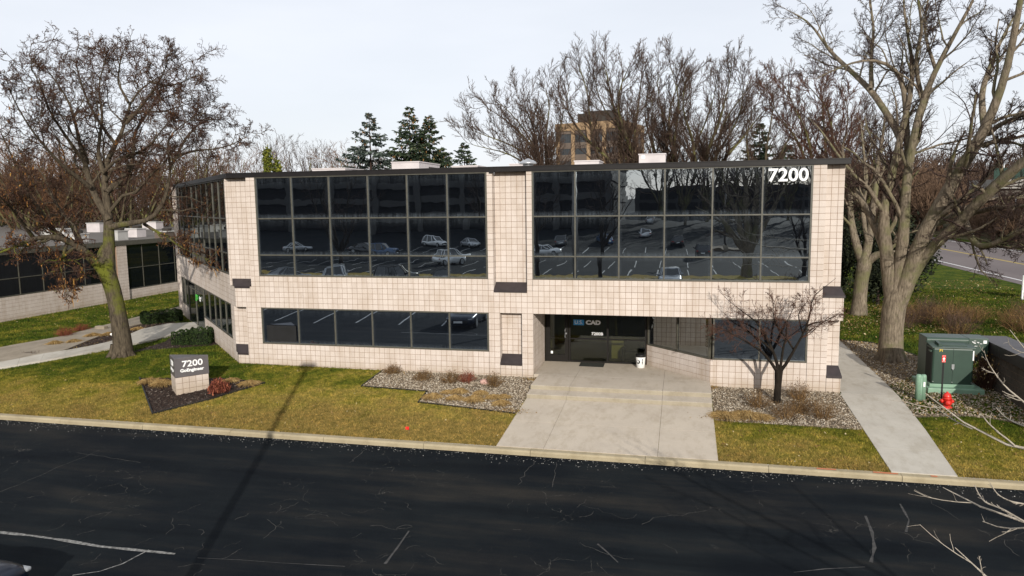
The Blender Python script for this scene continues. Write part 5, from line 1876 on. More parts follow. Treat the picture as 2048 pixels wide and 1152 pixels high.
back_tree(35, BT - 8, 1640, [
    [(1613, 330, 9), (1600, 280), (1579, 247), (1556, 217), (1540, 180)],
    [(1626, 330, 9), (1616, 260), (1600, 220), (1586, 190), (1570, 140)],
    [(1669, 330, 11), (1664, 260), (1659, 200), (1636, 167), (1610, 130)],
    [(1650, 330, 8), (1652, 260), (1640, 200), (1650, 140)],
    [(1676, 330, 8), (1690, 270), (1700, 210), (1690, 160)]], 'reddish twigged bare tree right of the big roof number', 'twigred', dens=1.1)
back_tree(36, BT + 12, 1520, [
    [(1500, 330, 7), (1490, 280), (1500, 220), (1520, 150)],
    [(1530, 330, 7), (1535, 270), (1548, 200), (1545, 130)],
    [(1550, 330, 7), (1575, 280), (1590, 230), (1600, 190)]], 'slender bare tree far behind between the fanning and reddish trees', dens=.9)
back_tree(37, BT - 4, 1735, [
    [(1700, 420, 9), (1690, 350), (1700, 290), (1715, 230)],
    [(1730, 420, 9), (1750, 360), (1745, 290), (1765, 220)],
    [(1760, 420, 9), (1775, 360), (1800, 300), (1812, 250)],
    [(1745, 420, 8), (1725, 350), (1730, 280), (1722, 215)]], 'bare thicket tree right behind the office corner', 'twigfar')

# ---- conifers
def conifer(name, label, u, vtop, D, halfw, mat, seed, z0=0.0, tips=None, dens=1.0, rag=0.25, vbase=400):
    rg = np.random.default_rng(seed)
    top = atD(u, vtop, D)
    p0 = top.copy()
    p0[2] = z0
    H = top[2] - z0
    rbase = halfw * D / FPX * H / max(.1, (top[2] - atD(u, vbase, D)[2]))
    t = empty(name, p0)
    tag(t, label, 'tree')
    V, F = rings(np.array([[p0, p0 * .5 + top * .5, top]]), np.array([[.22, .12, .015]]), 7)
    link('trunk', fast_mesh('trunk', V - p0, F, True), t, MAT['twig'])
    nwh = int(34 * dens)
    rbase *= 1.35
    hh = np.repeat(np.linspace(.08, .985, nwh), 9)
    hh = np.clip(hh + rg.normal(0, .022, len(hh)), .05, .99)
    az = rg.uniform(0, 6.28, len(hh))
    ln = rbase * (1 - hh) ** .85 * rg.uniform(1 - rag, 1 + rag, len(hh)) + .12
    droop = rg.uniform(-.28, .12, len(hh)) - .15 * (1 - hh)
    B = p0 + np.stack([0 * hh, 0 * hh, hh * H], 1)
    dirv = np.stack([np.cos(az), np.sin(az), droop], 1)
    n = 5
    tt = np.linspace(0, 1, n)[None, :, None]
    P = B[:, None] + dirv[:, None] * ln[:, None, None] * tt
    P[..., 2] += (.18 * ln[:, None]) * (np.linspace(0, 1, n)[None] ** 2.5)
    R = np.maximum(.006, .03 * (1 - hh))[:, None] * np.linspace(1, .3, n)[None]
    V, F = rings(P, R, 3)
    link('branches', fast_mesh('branches', V - p0, F, True), t, MAT['twig'])
    # needle sprays hanging off every branch
    ns = np.maximum(18, (ln / rbase * 135)).astype(int)
    bi = np.repeat(np.arange(len(hh)), ns)
    f = rg.uniform(.1, 1, len(bi)) ** .8
    C = B[bi] + dirv[bi] * (ln[bi] * f)[:, None]
    C[:, 2] += .18 * ln[bi] * f ** 2.5
    side = np.stack([-np.sin(az[bi]), np.cos(az[bi]), 0 * f], 1)
    sg = rg.uniform(-1, 1, len(bi))
    d = dirv[bi] * .55 + side * sg[:, None] + rg.normal(0, .22, (len(bi), 3))
    d[:, 2] -= .25
    d /= np.linalg.norm(d, axis=1, keepdims=True)
    L = (.20 + .38 * ln[bi] / rbase * (1 - .5 * f)) * rg.uniform(.6, 1.3, len(bi)) * min(1.4, rbase / 2.6)
    nrm = rg.normal(0, 1, d.shape)
    w = np.cross(d, nrm)
    w /= np.linalg.norm(w, axis=1, keepdims=True)
    W = (L * .17)[:, None]
    V = np.stack([C, C + d * L[:, None] * .5 + w * W, C + d * L[:, None], C + d * L[:, None] * .5 - w * W], 1).reshape(-1, 3)
    F = np.arange(len(V)).reshape(-1, 4)
    link('crown', fast_mesh('crown', V - p0, F), t, MAT[mat])
    if tips:
        k = rg.integers(0, len(hh), tips)
        k = k[hh[k] > .62]
        k2 = k
        f = rg.uniform(.5, 1, len(k2))
        C = B[k2] + dirv[k2] * (ln[k2] * f)[:, None]
        PP = np.stack([C, C - np.array([0, 0, .1]), C - np.array([0, 0, .22])], 1)
        V, F = rings(PP, np.tile(np.array([[.035, .05, .015]]), (len(k2), 1)), 5)
        tag(link('cones', fast_mesh('cones', V - p0, F), t, MAT['cone']), kind='stuff')
    return t
conifer('spruce_tree', 'open blue grey spruce standing alone left of the paired spruces', 738, 224, 72, 52, 'bluespruce', 1, tips=160, dens=.8, rag=.35)
conifer('spruce_tree', 'tallest dark spruce with brown cones at its tip', 818, 213, 72, 46, 'spruce', 2, tips=420)
conifer('spruce_tree', 'slightly shorter spruce pressed against the tallest spruce on its right', 857, 230, 74, 42, 'spruce', 3, tips=420)
conifer('spruce_tree', 'small dim spruce top just right of the paired spruces', 891, 304, 92, 24, 'spruce', 4)
conifer('spruce_tree', 'small brownish spruce top left of the leaning bare tree', 928, 284, 88, 32, 'spruce', 6, tips=60)
conifer('spruce_tree', 'dark spruce above the fifth right bay window', 1520, 246, 78, 36, 'spruce', 7)
conifer('spruce_tree', 'lower dark spruce left of the big roof number', 1576, 288, 78, 34, 'spruce', 8)

def leafmass(rg, C, rad, n, size, shell=.55, lump=6):
    """leaf faces through an ellipsoid volume gathered in clumps"""
    lc = rg.normal(0, 1, (lump * 8, 3))
    lc /= np.linalg.norm(lc, axis=1, keepdims=True)
    lc *= rg.uniform(shell, 1, (len(lc), 1)) * .85
    i = rg.integers(0, len(lc), n)
    P = lc[i] + rg.normal(0, .16, (n, 3))
    P = C + P * rad
    d = rg.normal(0, 1, (n, 3))
    d /= np.linalg.norm(d, axis=1, keepdims=True)
    w = np.cross(d, rg.normal(0, 1, (n, 3)))
    w /= np.linalg.norm(w, axis=1, keepdims=True)
    L = size * rg.uniform(.6, 1.4, (n, 1))
    V = np.stack([P - d * L, P + w * L * .5, P + d * L, P - w * L * .5], 1).reshape(-1, 3)
    return V, np.arange(4 * n).reshape(n, 4)

def columnar(u, vtop, D, halfw, label, seed, mat='arbor', name='arborvitae', z0=0):
    rg = np.random.default_rng(seed)
    top = atD(u, vtop, D)
    p0 = top.copy()
    p0[2] = z0
    H = top[2] - z0
    r = halfw * D / FPX
    t = empty(name, p0)
    tag(t, label, 'tree')
    V, F = rings(np.array([[p0, p0 + (top - p0) * .5, top - np.array([0, 0, .3])]]), np.array([[.12, .08, .02]]), 6)
    link('trunk', fast_mesh('trunk', V - p0, F, True), t, MAT['twig'])
    parts = []
    for k in range(9):
        f = rg.uniform(.1, .95)
        c = p0 + np.array([rg.normal(0, .4) * r * (1 - f), rg.normal(0, .4) * r * (1 - f), f * H])
        parts.append(leafmass(rg, c, np.array([r * (1.05 - .75 * f), r * (1.05 - .75 * f), H * .13]), 420, .12))
    V, F = merge(parts)
    link('crown', fast_mesh('crown', V - p0, F), t, MAT[mat])
columnar(533, 300, 70, 26, 'yellow green arborvitae, shorter of the two above the first left bay window', 41)
columnar(552, 289, 71, 22, 'yellow green arborvitae, taller of the two above the first left bay window', 42)

# ---- round headed bare trees and brown thickets beyond the roof
PROTO = {}
def round_tree_proto(key, seed, mtw, H=9.0, spread=.55, dens=1):
    rg = np.random.default_rng(seed)
    limbs = []
    for i in range(7):
        a = i * 0.9 + rg.uniform(0, .5)
        s = rg.uniform(.25, 1) * spread
        d = np.array([math.cos(a) * s, math.sin(a) * s, 1])
        pts = [np.array([0, 0, 0]), np.array([0, 0, H * .16])]
        for t in (.3, .5, .7, .92):
            pts.append(d * np.array([1, 1, 1]) * H * t * np.array([t ** .3, t ** .3, 1]) * rg.uniform(.94, 1.05))
        limbs.append((pts, np.array([.17, .14, .10, .07, .045, .015]) * H / 9))
    P, R = limb_set(limbs, 12)
    L1 = grow(rg, P, R, int(10 * dens), .3, .34, 5, (.35, .85), .13, .07, .45, .35, .018)
    L2 = grow(rg, *L1, 6, .15, .5, 4, (.35, .85), .15, .05, .5, .5, .013)
    L3 = grow(rg, *L2, 4, .15, .55, 3, (.35, .9), .17, .03, .55, .6, .010)
    PROTO[key] = (tubes([(P, R, 6)]), tubes([(*L1, 3), (*L2, 3), (*L3, 3)]), mtw, H)
    V, F = PROTO[key][0]
    a = fast_mesh('trunk', V, F, True)
    a.materials.append(MAT['olive'])
    V, F = PROTO[key][1]
    c = fast_mesh('crown', V, F, True)
    c.materials.append(MAT[mtw])
    PROTO[key] += (a, c)
round_tree_proto('round', 51, 'twigfar')
round_tree_proto('red', 52, 'twigbelt', spread=.8)
round_tree_proto('tall', 53, 'twigfar', H=14, spread=.35)

def put_tree(key, u, vtop, D, label, group=None, wide=1.0, z0=0.0, name='bare_tree', xy=None, H=None):
    if xy is None:
        top = atD(u, vtop, D)
        x, y, H = top[0], top[1], top[2] - z0
    else:
        x, y = xy
    pr = PROTO[key]
    t = empty(name, (x, y, z0), random.uniform(0, 6.28))
    tag(t, label, 'tree', group)
    s = H / pr[3]
    for nm_, me in (('trunk', pr[4]), ('crown', pr[5])):
        o = bpy.data.objects.new(nm_, me)
        COL.objects.link(o)
        o.parent = t
        o.scale = (s * wide, s * wide, s)
    return t
put_tree('round', 595, 284, 95, 'round headed bare tree right of the yellow green arborvitae', wide=.85)
put_tree('round', 634, 300, 105, 'paler low bare tree right of the round headed one', wide=.8)
put_tree('red', 715, 306, 80, 'low brown thicket tree left of the lone spruce', wide=1.1)
put_tree('red', 772, 308, 84, 'low brown thicket tree between the lone and paired spruces', wide=1.0)
put_tree('round', 664, 328, 120, 'very low far bare tree right of the paler round one', wide=.9)
put_tree('tall', 380, 262, 82, 'slender bare tree above the left end of the roof edge', wide=.7)
put_tree('tall', 413, 282, 90, 'slender bare tree above the office left corner', wide=.7)
put_tree('red', 455, 300, 90, 'low brownish bare tree above the left corner pier', wide=1.2)
put_tree('round', 500, 296, 100, 'small pale bare tree left of the arborvitae', wide=.8)
gname = 'bare trees beyond the low roofs on the left'
for i in range(15):
    u = -60 + i * 30 + random.uniform(-10, 10)
    put_tree(random.choice(['red', 'round', 'red']), u, random.uniform(285, 335), random.uniform(85, 130), 'bare brown tree in the belt beyond the low flat roofs', gname, wide=1.1)

# far woods along the horizon: one mass
def woods(name, spots, key='round'):
    pr = PROTO[key]
    V0, F0 = pr[1]
    V1, F1 = pr[0]
    parts = []
    for (x, y, z, H, w) in spots:
        s = H / pr[3]
        a = random.uniform(0, 6.28)
        ca, sa = math.cos(a), math.sin(a)
        for V_, F_ in ((V0, F0), (V1, F1)):
            q = V_ * np.array([s * w, s * w, s])
            parts.append((np.stack([q[:, 0] * ca - q[:, 1] * sa + x, q[:, 0] * sa + q[:, 1] * ca + y, q[:, 2] + z], 1), F_))
    V, F = merge(parts)
    return V, F
# a light low-detail prototype keeps the mass cheap
rgw = np.random.default_rng(77)
lim = []
for i in range(6):
    a = i * 1.05
    lim.append(([np.zeros(3), np.array([0, 0, 1.5]), np.array([math.cos(a) * 1.6, math.sin(a) * 1.6, 4.5]), np.array([math.cos(a) * 3.2, math.sin(a) * 3.2, 8.2])], [.2, .17, .1, .03]))
P, R = limb_set(lim, 7)
L1 = grow(rgw, P, R, 8, .25, .38, 4, (.4, .95), .15, .05, .45, .4, .04)
L2 = grow(rgw, *L1, 5, .15, .5, 3, (.4, .95), .17, .03, .5, .5, .03)
PROTO['lite'] = (tubes([(P, R, 4)]), tubes([(*L1, 3), (*L2, 3)]), 'twigfar', 9.0)
spots = []
for i in range(46):
    u = random.uniform(-150, 420)
    D = random.uniform(130, 230)
    p = atD(u, 400, D)
    spots.append((p[0], p[1], 0, random.uniform(9, 15), 1.2))
V, F = woods('far_woods', spots, 'lite')
tag(link('far_woods', fast_mesh('far_woods', V, F, True), None, MAT['twigbelt']), kind='stuff')
spots = []
for i in range(90):
    u = random.uniform(1640, 2300)
    D = random.uniform(170, 420)
    p = atD(u, 400, D)
    spots.append((p[0], p[1], 1.5 + (D - 120) * .010, random.uniform(9, 14) * (1 + D / 900), 1.3))
V, F = woods('far_woods', spots, 'lite')
tag(link('far_woods', fast_mesh('far_woods', V, F, True), None, MAT['twigfar']), kind='stuff')

spots = []
for i in range(420):
    u = random.uniform(1640, 2320)
    D = random.uniform(112, 165)
    p = atD(u, 400, D)
    if p[0] < 57 and p[1] < 119:
        continue
    zb_ = .1 + min(20, max(0, p[0] - 56)) * .12
    vt = random.uniform(384, 440) if u > 1885 else random.uniform(325, 420)
    ztop = atD(u, vt, D)[2]
    spots.append((p[0], p[1], zb_, max(1.6, ztop - zb_), 1.3))
for i in range(90):
    y_ = random.uniform(20, 118)
    x_ = random.uniform(56.5, 66)
    spots.append((x_, y_, .1 + (x_ - 56) * .12, random.uniform(1.6, 3.4), 1.4))
V, F = woods('bank_scrub', spots, 'lite')
tag(link('bank_scrub', fast_mesh('bank_scrub', V, F, True), None, mat_bark('scrub_twig', (.19, .125, .085), (.10, .065, .045))), kind='stuff')

# ================================================================== SHRUBS, TUFTS, HEDGES
def brush(name, label, p, r, h, mat, seed, n=260, w=.006, spread=.6, group=None, cat='shrub', leaf=None):
    """many thin stems rising from one crown"""
    rg = np.random.default_rng(seed)
    p = np.array(p, float)
    a = rg.uniform(0, 6.28, n)
    q = rg.uniform(0, 1, n) ** .5
    base = p + np.stack([np.cos(a) * q * r * .35, np.sin(a) * q * r * .35, -.03 + 0 * a], 1)
    tipv = p + np.stack([np.cos(a) * q * r, np.sin(a) * q * r, h * (1 - spread * q ** 2) * rg.uniform(.55, 1.1, n)], 1) + rg.normal(0, .05 * r, (n, 3))
    m1 = base * .5 + tipv * .5 + rg.normal(0, .08 * r, (n, 3)) + np.array([0, 0, .08 * h])
    P = np.stack([base, m1, tipv], 1)
    R = np.tile(np.array([[w, w * .7, w * .3]]), (n, 1))
    sets = [(P, R, 3)]
    L1 = grow(rg, P, R, 3, .3, .5, 2, (.3, 1.0), .2, .0, .6, .5, w * .5)
    sets.append((*L1, 3))
    V, F = tubes(sets)
    t = empty(name, p)
    tag(t, label, cat, group)
    o = link('stems', fast_mesh('stems', V - p, F), t, mat)
    if leaf:
        Q = np.concatenate([L1[0][:, -1], tipv])
        V, F = chips(Q[:, 0], Q[:, 1], Q[:, 2], leaf[1], 1.0, (.3, .7))
        link('leaves', fast_mesh('leaves', V - p, F), t, leaf[0])
    return t

def tuft(label, p, r, h, seed, mat=None, n=420):
    """clump of dead ornamental grass, blades falling outward"""
    rg = np.random.default_rng(seed)
    p = np.array(p, float)
    a = rg.uniform(0, 6.28, n)
    q = rg.uniform(.15, 1, n)
    b = p + np.stack([np.cos(a) * q * r * .4, np.sin(a) * q * r * .4, 0 * a], 1)
    m_ = p + np.stack([np.cos(a) * q * r * .8, np.sin(a) * q * r * .8, h * (1.1 - .5 * q) * rg.uniform(.5, 1.2, n)], 1)
    e = p + np.stack([np.cos(a) * q * r * 1.25, np.sin(a) * q * r * 1.25, h * .35 * (1 - q) + .02], 1) + rg.normal(0, .03, (n, 3))
    P = np.stack([b, m_, e], 1)
    V, F = rings(P, np.tile(np.array([[.004, .006, .003]]), (n, 1)), 3)
    t = empty('grass_tuft', p)
    tag(t, label, 'grass clump')
    link('blades', fast_mesh('blades', V - p, F), t, mat or MAT['straw'])
    return t

G3 = lambda u, v: onG(u, v) + np.array([0, 0, .012])
# shrubs in the gravel left of the entrance
for i, (u, v, r, h, lab, mt) in enumerate((
        (786, 748, .34, .38, 'leftmost dry twiggy shrub against the wall in the left gravel bed', 'brush'),
        (847, 761, .36, .42, 'dry shrub with orange foot, second from the left in the left gravel bed', 'brush'),
        (901, 767, .42, .48, 'dark brown shrub in the middle of the left gravel bed', 'brush'),
        (934, 765, .34, .42, 'slim reddish shrub touching the dark brown one in the left gravel bed', 'redbrush'),
        (990, 774, .40, .50, 'bushy dry shrub beside the pink rock', 'brush'),
        (1517, 816, .44, .60, 'dry brown shrub left of the small ornamental tree trunk', 'brush'),
        (1597, 800, .40, .62, 'tall dry shrub against the wall right of the ornamental tree', 'brush'),
        (1572, 838, .50, .55, 'wide olive brown shrub in front of the ornamental tree', 'brush'),
        (1645, 838, .48, .66, 'dry shrub nearest the side walk in the right gravel bed', 'brush'),
        (1600, 826, .42, .60, 'dry shrub in the middle of the right gravel bed', 'brush'))):
    brush('dry_shrub', lab, G3(u, v), r, h, MAT[mt], 100 + i, 110, .004, .7, 'dry shrubs in the gravel beds', leaf=(MAT['brush'] if mt == 'brush' else MAT['redbrush'], .014))
for i, (u, v, r, h, lab) in enumerate((
        (866, 797, .34, .16, 'flattened straw clump at the lower left corner of the left gravel bed'),
        (895, 788, .22, .12, 'small straw clump second from the left in the left gravel bed'),
        (919, 787, .30, .16, 'straw clump below the slim reddish shrub'),
        (910, 800, .28, .15, 'straw clump in front row centre left of the left gravel bed'),
        (948, 803, .36, .18, 'largest straw mound in the front row of the left gravel bed'),
        (962, 790, .28, .13, 'straw clump below the bushy dry shrub'),
        (987, 798, .28, .13, 'straw clump left of the walk edge pair in the left gravel bed'),
        (1007, 797, .24, .12, 'straw clump nearest the entrance walk in the left gravel bed'),
        (1003, 810, .30, .14, 'straw clump lowest on the right in the left gravel bed'),
        (300, 766, .42, .16, 'leftmost golden straw mound in the sign bed'),
        (328, 770, .44, .17, 'golden straw mound just left of the sign foot'),
        (462, 764, .30, .13, 'straw mound behind the red shrub in the sign bed'),
        (500, 770, .38, .15, 'straw mound at the right tip of the sign bed'),
        (1452, 835, .50, .14, 'orange straw clump beside the entrance walk in the right gravel bed'),
        (1490, 834, .50, .15, 'orange straw clump in the middle of the right bed front edge'),
        (1524, 838, .34, .12, 'small straw clump at the right of the orange straw row'),
        (186, 674, .40, .18, 'olive straw clump in the mulch between the paths'),
        (217, 671, .30, .15, 'straw clump nearest the locust trunk between the paths'),
        (110, 690, .36, .18, 'straw clump in the left part of the mulch between the paths'),
        (148, 686, .34, .16, 'straw clump in the centre of the mulch between the paths'),
        (275, 660, .32, .14, 'straw clump right of the locust trunk between the paths'))):
    tuft(lab, G3(u, v), r, h, 200 + i)
brush('red_shrub', 'rust red low shrub at the right foot of the monument sign', G3(438, 786), .34, .42, MAT['redbrush'], 130, 300, .006, .6, leaf=(MAT['redbrush'], .03))
brush('dry_shrub', 'pinkish dry shrub beside the old path left of the locust', G3(132, 673), .5, .5, MAT['redbrush'], 131, 160, .005, .7)
brush('dry_shrub', 'reddish dry shrub in the mulch between the paths beside the old path', G3(165, 662), .45, .4, MAT['redbrush'], 132, 140, .005, .7)
brush('red_twig_shrub', 'dark red twig shrub between the transformer and the low wall', G3(1978, 780) + np.array([0, .2, 0]), .75, 1.15, MAT['twigred'], 133, 120, .009, .5, leaf=(MAT['leaf'], .03))
gname = 'rank brown shrubs along the bank behind the transformer'
rs = random.Random(4)
for i in range(26):
    u, v = rs.uniform(1800, 2090), rs.uniform(628, 672)
    if u < 1830 and v > 660:
        v -= 15
    brush('bank_shrub', 'rank olive brown shrub on the grass bank behind the transformer', G3(u, v), rs.uniform(.6, 1.2), rs.uniform(.7, 1.4), MAT['brush'] if i % 3 else MAT['twigfar'], 300 + i, 60, .008, .5, gname)
# dark evergreens left of the huge maple
def evergreen(label, p, rad, seed, mat='darkever', n=7000, size=.10):
    rg = np.random.default_rng(seed)
    p = np.array(p, float)
    t = empty('evergreen_shrub', p)
    tag(t, label, 'shrub')
    V, F = rings(np.array([[p, p + np.array([0, 0, rad[2] * 1.2])]]), np.array([[.10, .03]]), 6)
    link('trunk', fast_mesh('trunk', V - p, F, True), t, MAT['twig'])
    V, F = leafmass(rg, p + np.array([0, 0, rad[2] * .92]), np.array(rad), n, size, .35, 12)
    link('crown', fast_mesh('crown', V - p, F), t, MAT[mat])
evergreen('dark evergreen mass behind the office corner', (24.2, 20.5, 0), (1.7, 1.8, 3.1), 1, n=9000)
evergreen('dark evergreen mass between the smaller bare tree and the huge maple', (27.2, 21.5, 0), (1.9, 1.8, 2.9), 2, n=9000)
evergreen('taller dark evergreen farther back along the building side', (25.2, 26, 0), (2.2, 2.2, 4.4), 3, n=9000, size=.13)
evergreen('brownish evergreen beyond the huge maple trunk', (30.0, 27, 0), (2.0, 2.0, 2.6), 4, n=6000, size=.12)

def hedge(label, px, h, w, seed):
    """clipped box of leaves; px: the two ends of its foot"""
    rg = np.random.default_rng(seed)
    a, b_ = onG(*px[0]), onG(*px[1])
    d = (b_ - a)
    L = np.linalg.norm(d[:2])
    d = d / L
    nrm = np.array([-d[1], d[0], 0])
    c = (a + b_) / 2 + nrm * w / 2
    t = empty('clipped_hedge', c)
    tag(t, label, 'hedge', None)
    # woody core
    m = MB()
    m.obox(c, d, nrm, (0, 0, 1), -L / 2 + .14, L / 2 - .14, -w / 2 + .14, w / 2 - .14, 0.02, h - .12)
    m.build('stems', MAT['darkever'], t)
    n = int(5200 * L * (h + w) / 1.6)
    P = rg.uniform(-1, 1, (n, 3))
    ax = rg.integers(0, 3, n)
    s_ = np.where(rg.uniform(0, 1, n) < .5, -1, 1)
    P[np.arange(n), ax] = s_ * (1 - np.abs(rg.normal(0, .05, n)))
    P = np.sign(P) * np.abs(P) ** 1.0
    nn = np.linalg.norm(P ** 4, axis=1) ** .25     # rounded corners
    P = P / np.maximum(nn, 1e-6)[:, None]
    lum = 1 + .05 * np.sin(P[:, 0] * 9 + P[:, 1] * 5) + .04 * np.sin(P[:, 0] * 17 + 2)
    Q = c + d * (P[:, :1] * L / 2 * 1.0) + nrm * (P[:, 1:2] * w / 2) * lum[:, None] + np.array([0, 0, 1]) * ((P[:, 2:3] + 1) * h / 2 * lum[:, None])
    dd = rg.normal(0, 1, (n, 3))
    dd /= np.linalg.norm(dd, axis=1, keepdims=True)
    ww = np.cross(dd, rg.normal(0, 1, (n, 3)))
    ww /= np.linalg.norm(ww, axis=1, keepdims=True)
    s2 = .030 * rg.uniform(.6, 1.4, (n, 1))
    V = np.stack([Q - dd * s2, Q + ww * s2 * .6, Q + dd * s2, Q - ww * s2 * .6], 1).reshape(-1, 3)
    link('leaves', fast_mesh('leaves', V - c, np.arange(4 * n).reshape(n, 4)), t, MAT['hedge'])
hedge('clipped hedge nearer the sign, right of two joined box shapes', [(371, 692), (421, 690)], .66, 1.05, 1)
hedge('smaller clipped hedge joined to the left of the box by the sign', [(341, 691), (370, 692)], .58, .9, 2)
hedge('long low dark hedge beside the left entrance door', [(286, 651), (368, 643)], .62, 1.0, 3)

# loose stones
t = empty('landscape_rock', G3(969, 768))
tag(t, 'rounded pink rock lying in the left gravel bed', 'rock')
V = ICOV * (1 + np.random.default_rng(3).uniform(-.12, .12, (12, 1))) * np.array([.19, .15, .13])
link('stone', fast_mesh('stone', V + np.array([0, 0, .06]), ICOF, True), t, MAT['rock'])
t = empty('utility_cover', G3(203, 659))
tag(t, 'small grey stone block standing beside the old path', 'stone')
m = MB()
p = onG(203, 660)
m.box(p[0] - .28, p[0] + .28, p[1] - .15, p[1] + .15, p[2] - .02, p[2] + .22)
m.build('stone', MAT['concrete_old'], t, bevel=.04)
t = empty('litter', G3(225, 672))
tag(t, 'crumpled white paper lying in the mulch left of the locust trunk', 'litter')
p = onG(225, 672)
V = ICOV * (1 + np.random.default_rng(5).uniform(-.3, .3, (12, 1))) * np.array([.13, .10, .10])
link('paper', fast_mesh('paper', V + np.array([0, 0, .08]), ICOF), t, MAT['paper'])

# ================================================================== SIGN, UTILITIES
# three sided monument sign
A = onG(353.5, 791.5)
sl, sr = onG(344.5, 778), onG(419, 777.5)
tip = np.array([A[0], A[1], 0])
Lp = np.array([sl[0], sl[1], 0])
Rp = np.array([sr[0], sr[1], 0])
zb = A[2] - .06
zm = onY(353.5, 756.5, A[1])[2]
zt = onY(351.7, 718, A[1])[2]
sg = empty('monument_sign', (A[0], A[1], A[2]))
tag(sg, 'three sided block monument sign with grey lettered cap in the mulch bed', 'sign')
c3 = (tip + Lp + Rp) / 3
def inset(p, k):
    d = p - c3
    return c3 + d * k
m = MB()
tri = [inset(p, .965) for p in (tip, Rp, Lp)]
m.prism([(q[0], q[1]) for q in tri], zb, zm)
m.build('base', MAT['mortar'], sg)
def sign_blocks(p, q, part):
    d = q - p
    L = np.linalg.norm(d)
    d = d / L
    nrm = np.array([d[1], -d[0], 0])
    n = max(1, round(L / T))
    step = L / n
    rows = 3
    hz = (zm - zb - .06) / rows
    for j in range(-1, rows):
        for i in range(n):
            z0_ = zb + .06 + j * hz
            m = MB()
            m.obox(p, d, (0, 0, 1), nrm, i * step + .006, (i + 1) * step - .006, z0_ + .006, z0_ + hz - .006, -.02, .004 + random.uniform(0, .002))
            m.build('block', MAT['block'], sg)
sign_blocks(tip, Rp, 'block')
sign_blocks(Lp, tip, 'block')
sign_blocks(Rp, Lp, 'block')
m = MB()
tri = [inset(p, 1.035) for p in (tip, Rp, Lp)]
m.prism([(q[0], q[1]) for q in tri], zm, zt)
cap = m.build('sign_cap', MAT['signgrey'], sg, bevel=.012)
d = (tri[1] - tri[0])
L = np.linalg.norm(d)
d /= L
nrm = np.array([d[1], -d[0], 0])
mid = (tri[0] + tri[1]) / 2 + nrm * .006
text_part('lettering', '7200', .30, mid + d * .02 + np.array([0, 0, zm + (zt - zm) * .66]), d, FZ, MAT['white'], cap, .006, .004, sx=1.15)
text_part('lettering', 'GoEngineer', .150, mid + d * .0 + np.array([0, 0, zm + (zt - zm) * .33]), d, FZ, MAT['white'], cap, .006, .004, sx=1.08)
d2 = tri[0] - tri[2]
d2 /= np.linalg.norm(d2)
n2 = np.array([d2[1], -d2[0], 0])
mid2 = (tri[0] + tri[2]) / 2 + n2 * .006
text_part('lettering', '7200', .26, mid2 + np.array([0, 0, zm + (zt - zm) * .66]), d2, FZ, MAT['white'], cap, .008, .004, sx=.9)
text_part('lettering', 'GoEngineer', .15, mid2 + np.array([0, 0, zm + (zt - zm) * .33]), d2, FZ, MAT['white'], cap, .006, .004, sx=.8)

# pad transformer
tf = empty('pad_transformer', (24.6, 1.2, 0))
tag(tf, 'dark green pad mounted transformer on a concrete pad by the side walk', 'transformer')
m = MB()
m.box(23.70, 25.35, .50, 2.25, -.08, .16)
m.build('pad', MAT['palegreen'], tf, bevel=.02)
m = MB()
m.box(23.86, 25.06, .74, 1.42, .24, 1.44)
cab = m.build('front_cabinet', MAT['green'], tf, bevel=.05)
m = MB()
m.box(23.80, 25.12, .70, 1.40, .16, .26)
m.build('plinth', MAT['palegreen'], tf, bevel=.01)
m = MB()     # tank, tapering under on the right
m.extrude_x([(1.40, .20), (1.40, 1.60), (1.44, 1.66), (2.25, 1.66), (2.25, .20)], 23.86, 25.12)
m.add([(25.121, 1.40, .62), (25.121, 2.25, .62), (25.121, 2.25, 1.66), (25.121, 1.44, 1.66), (25.72, 1.46, 1.17), (25.72, 2.25, 1.17), (25.72, 2.25, 1.66), (25.72, 1.46, 1.66), ],
      [(0, 1, 2, 3), (4, 7, 6, 5), (0, 4, 5, 1), (3, 2, 6, 7), (0, 3, 7, 4), (1, 5, 6, 2)])
m.build('tank', MAT['green'], tf, bevel=.015)
m = MB()
m.prism([(23.82, .70), (25.10, .70), (25.10, 1.42), (23.82, 1.42)], lambda x, y: 1.445 + (y - .7) * .10, lambda x, y: 1.475 + (y - .7) * .10)
m.build('hood', MAT['green'], tf, bevel=.012)
m = MB()
m.prism([(24.15, .90), (24.90, .90), (24.90, 1.30), (24.15, 1.30)], lambda x, y: 1.478 + (y - .7) * .10, lambda x, y: 1.495 + (y - .7) * .10)
m.prism([(24.05, .85), (24.14, .85), (24.14, 1.25), (24.05, 1.25)], lambda x, y: 1.478 + (y - .7) * .10, lambda x, y: 1.55 + (y - .7) * .10)
m.build('hatch', MAT['green'], tf)
m = MB()
m.box(23.845, 23.855, .80, 1.36, .30, 1.38)
m.build('side_shade_sheet', MAT['greendark'], tf)  # thin dark sheet painting the shade on the cabinet's left side
m = MB()
m.box(23.80, 23.86, .80, .98, 1.30, 1.36)
m.build('hinge', MAT['green'], tf)
m = MB()
m.box(24.42, 24.50, .715, .745, .78, .92)
m.lathe([(.022, .70), (.022, .72)], (24.46, 0, .76), 10, 'y')
m.build('padlock_hasp', MAT['galv'], cab)
m = MB()
for bx_ in (23.90, 24.46, 25.02):
    m.lathe([(.016, .728), (.016, .742)], (bx_, 0, .33), 8, 'y')
m.build('bolts', MAT['galv'], cab)
m = MB()
m.box(24.455, 24.463, .7375, .742, .26, 1.42)
m.build('door_seam', MAT['greendark'], cab)
m = MB()
m.box(25.02, 25.055, .732, .738, 1.06, 1.38)
m.build('warning_label', MAT['paper'], cab)
m = MB()
m.box(25.56, 25.66, 1.448, 1.452, 1.50, 1.60)
m.build('notice', MAT['paper'], tf)
m = MB()
rs = random.Random(3)
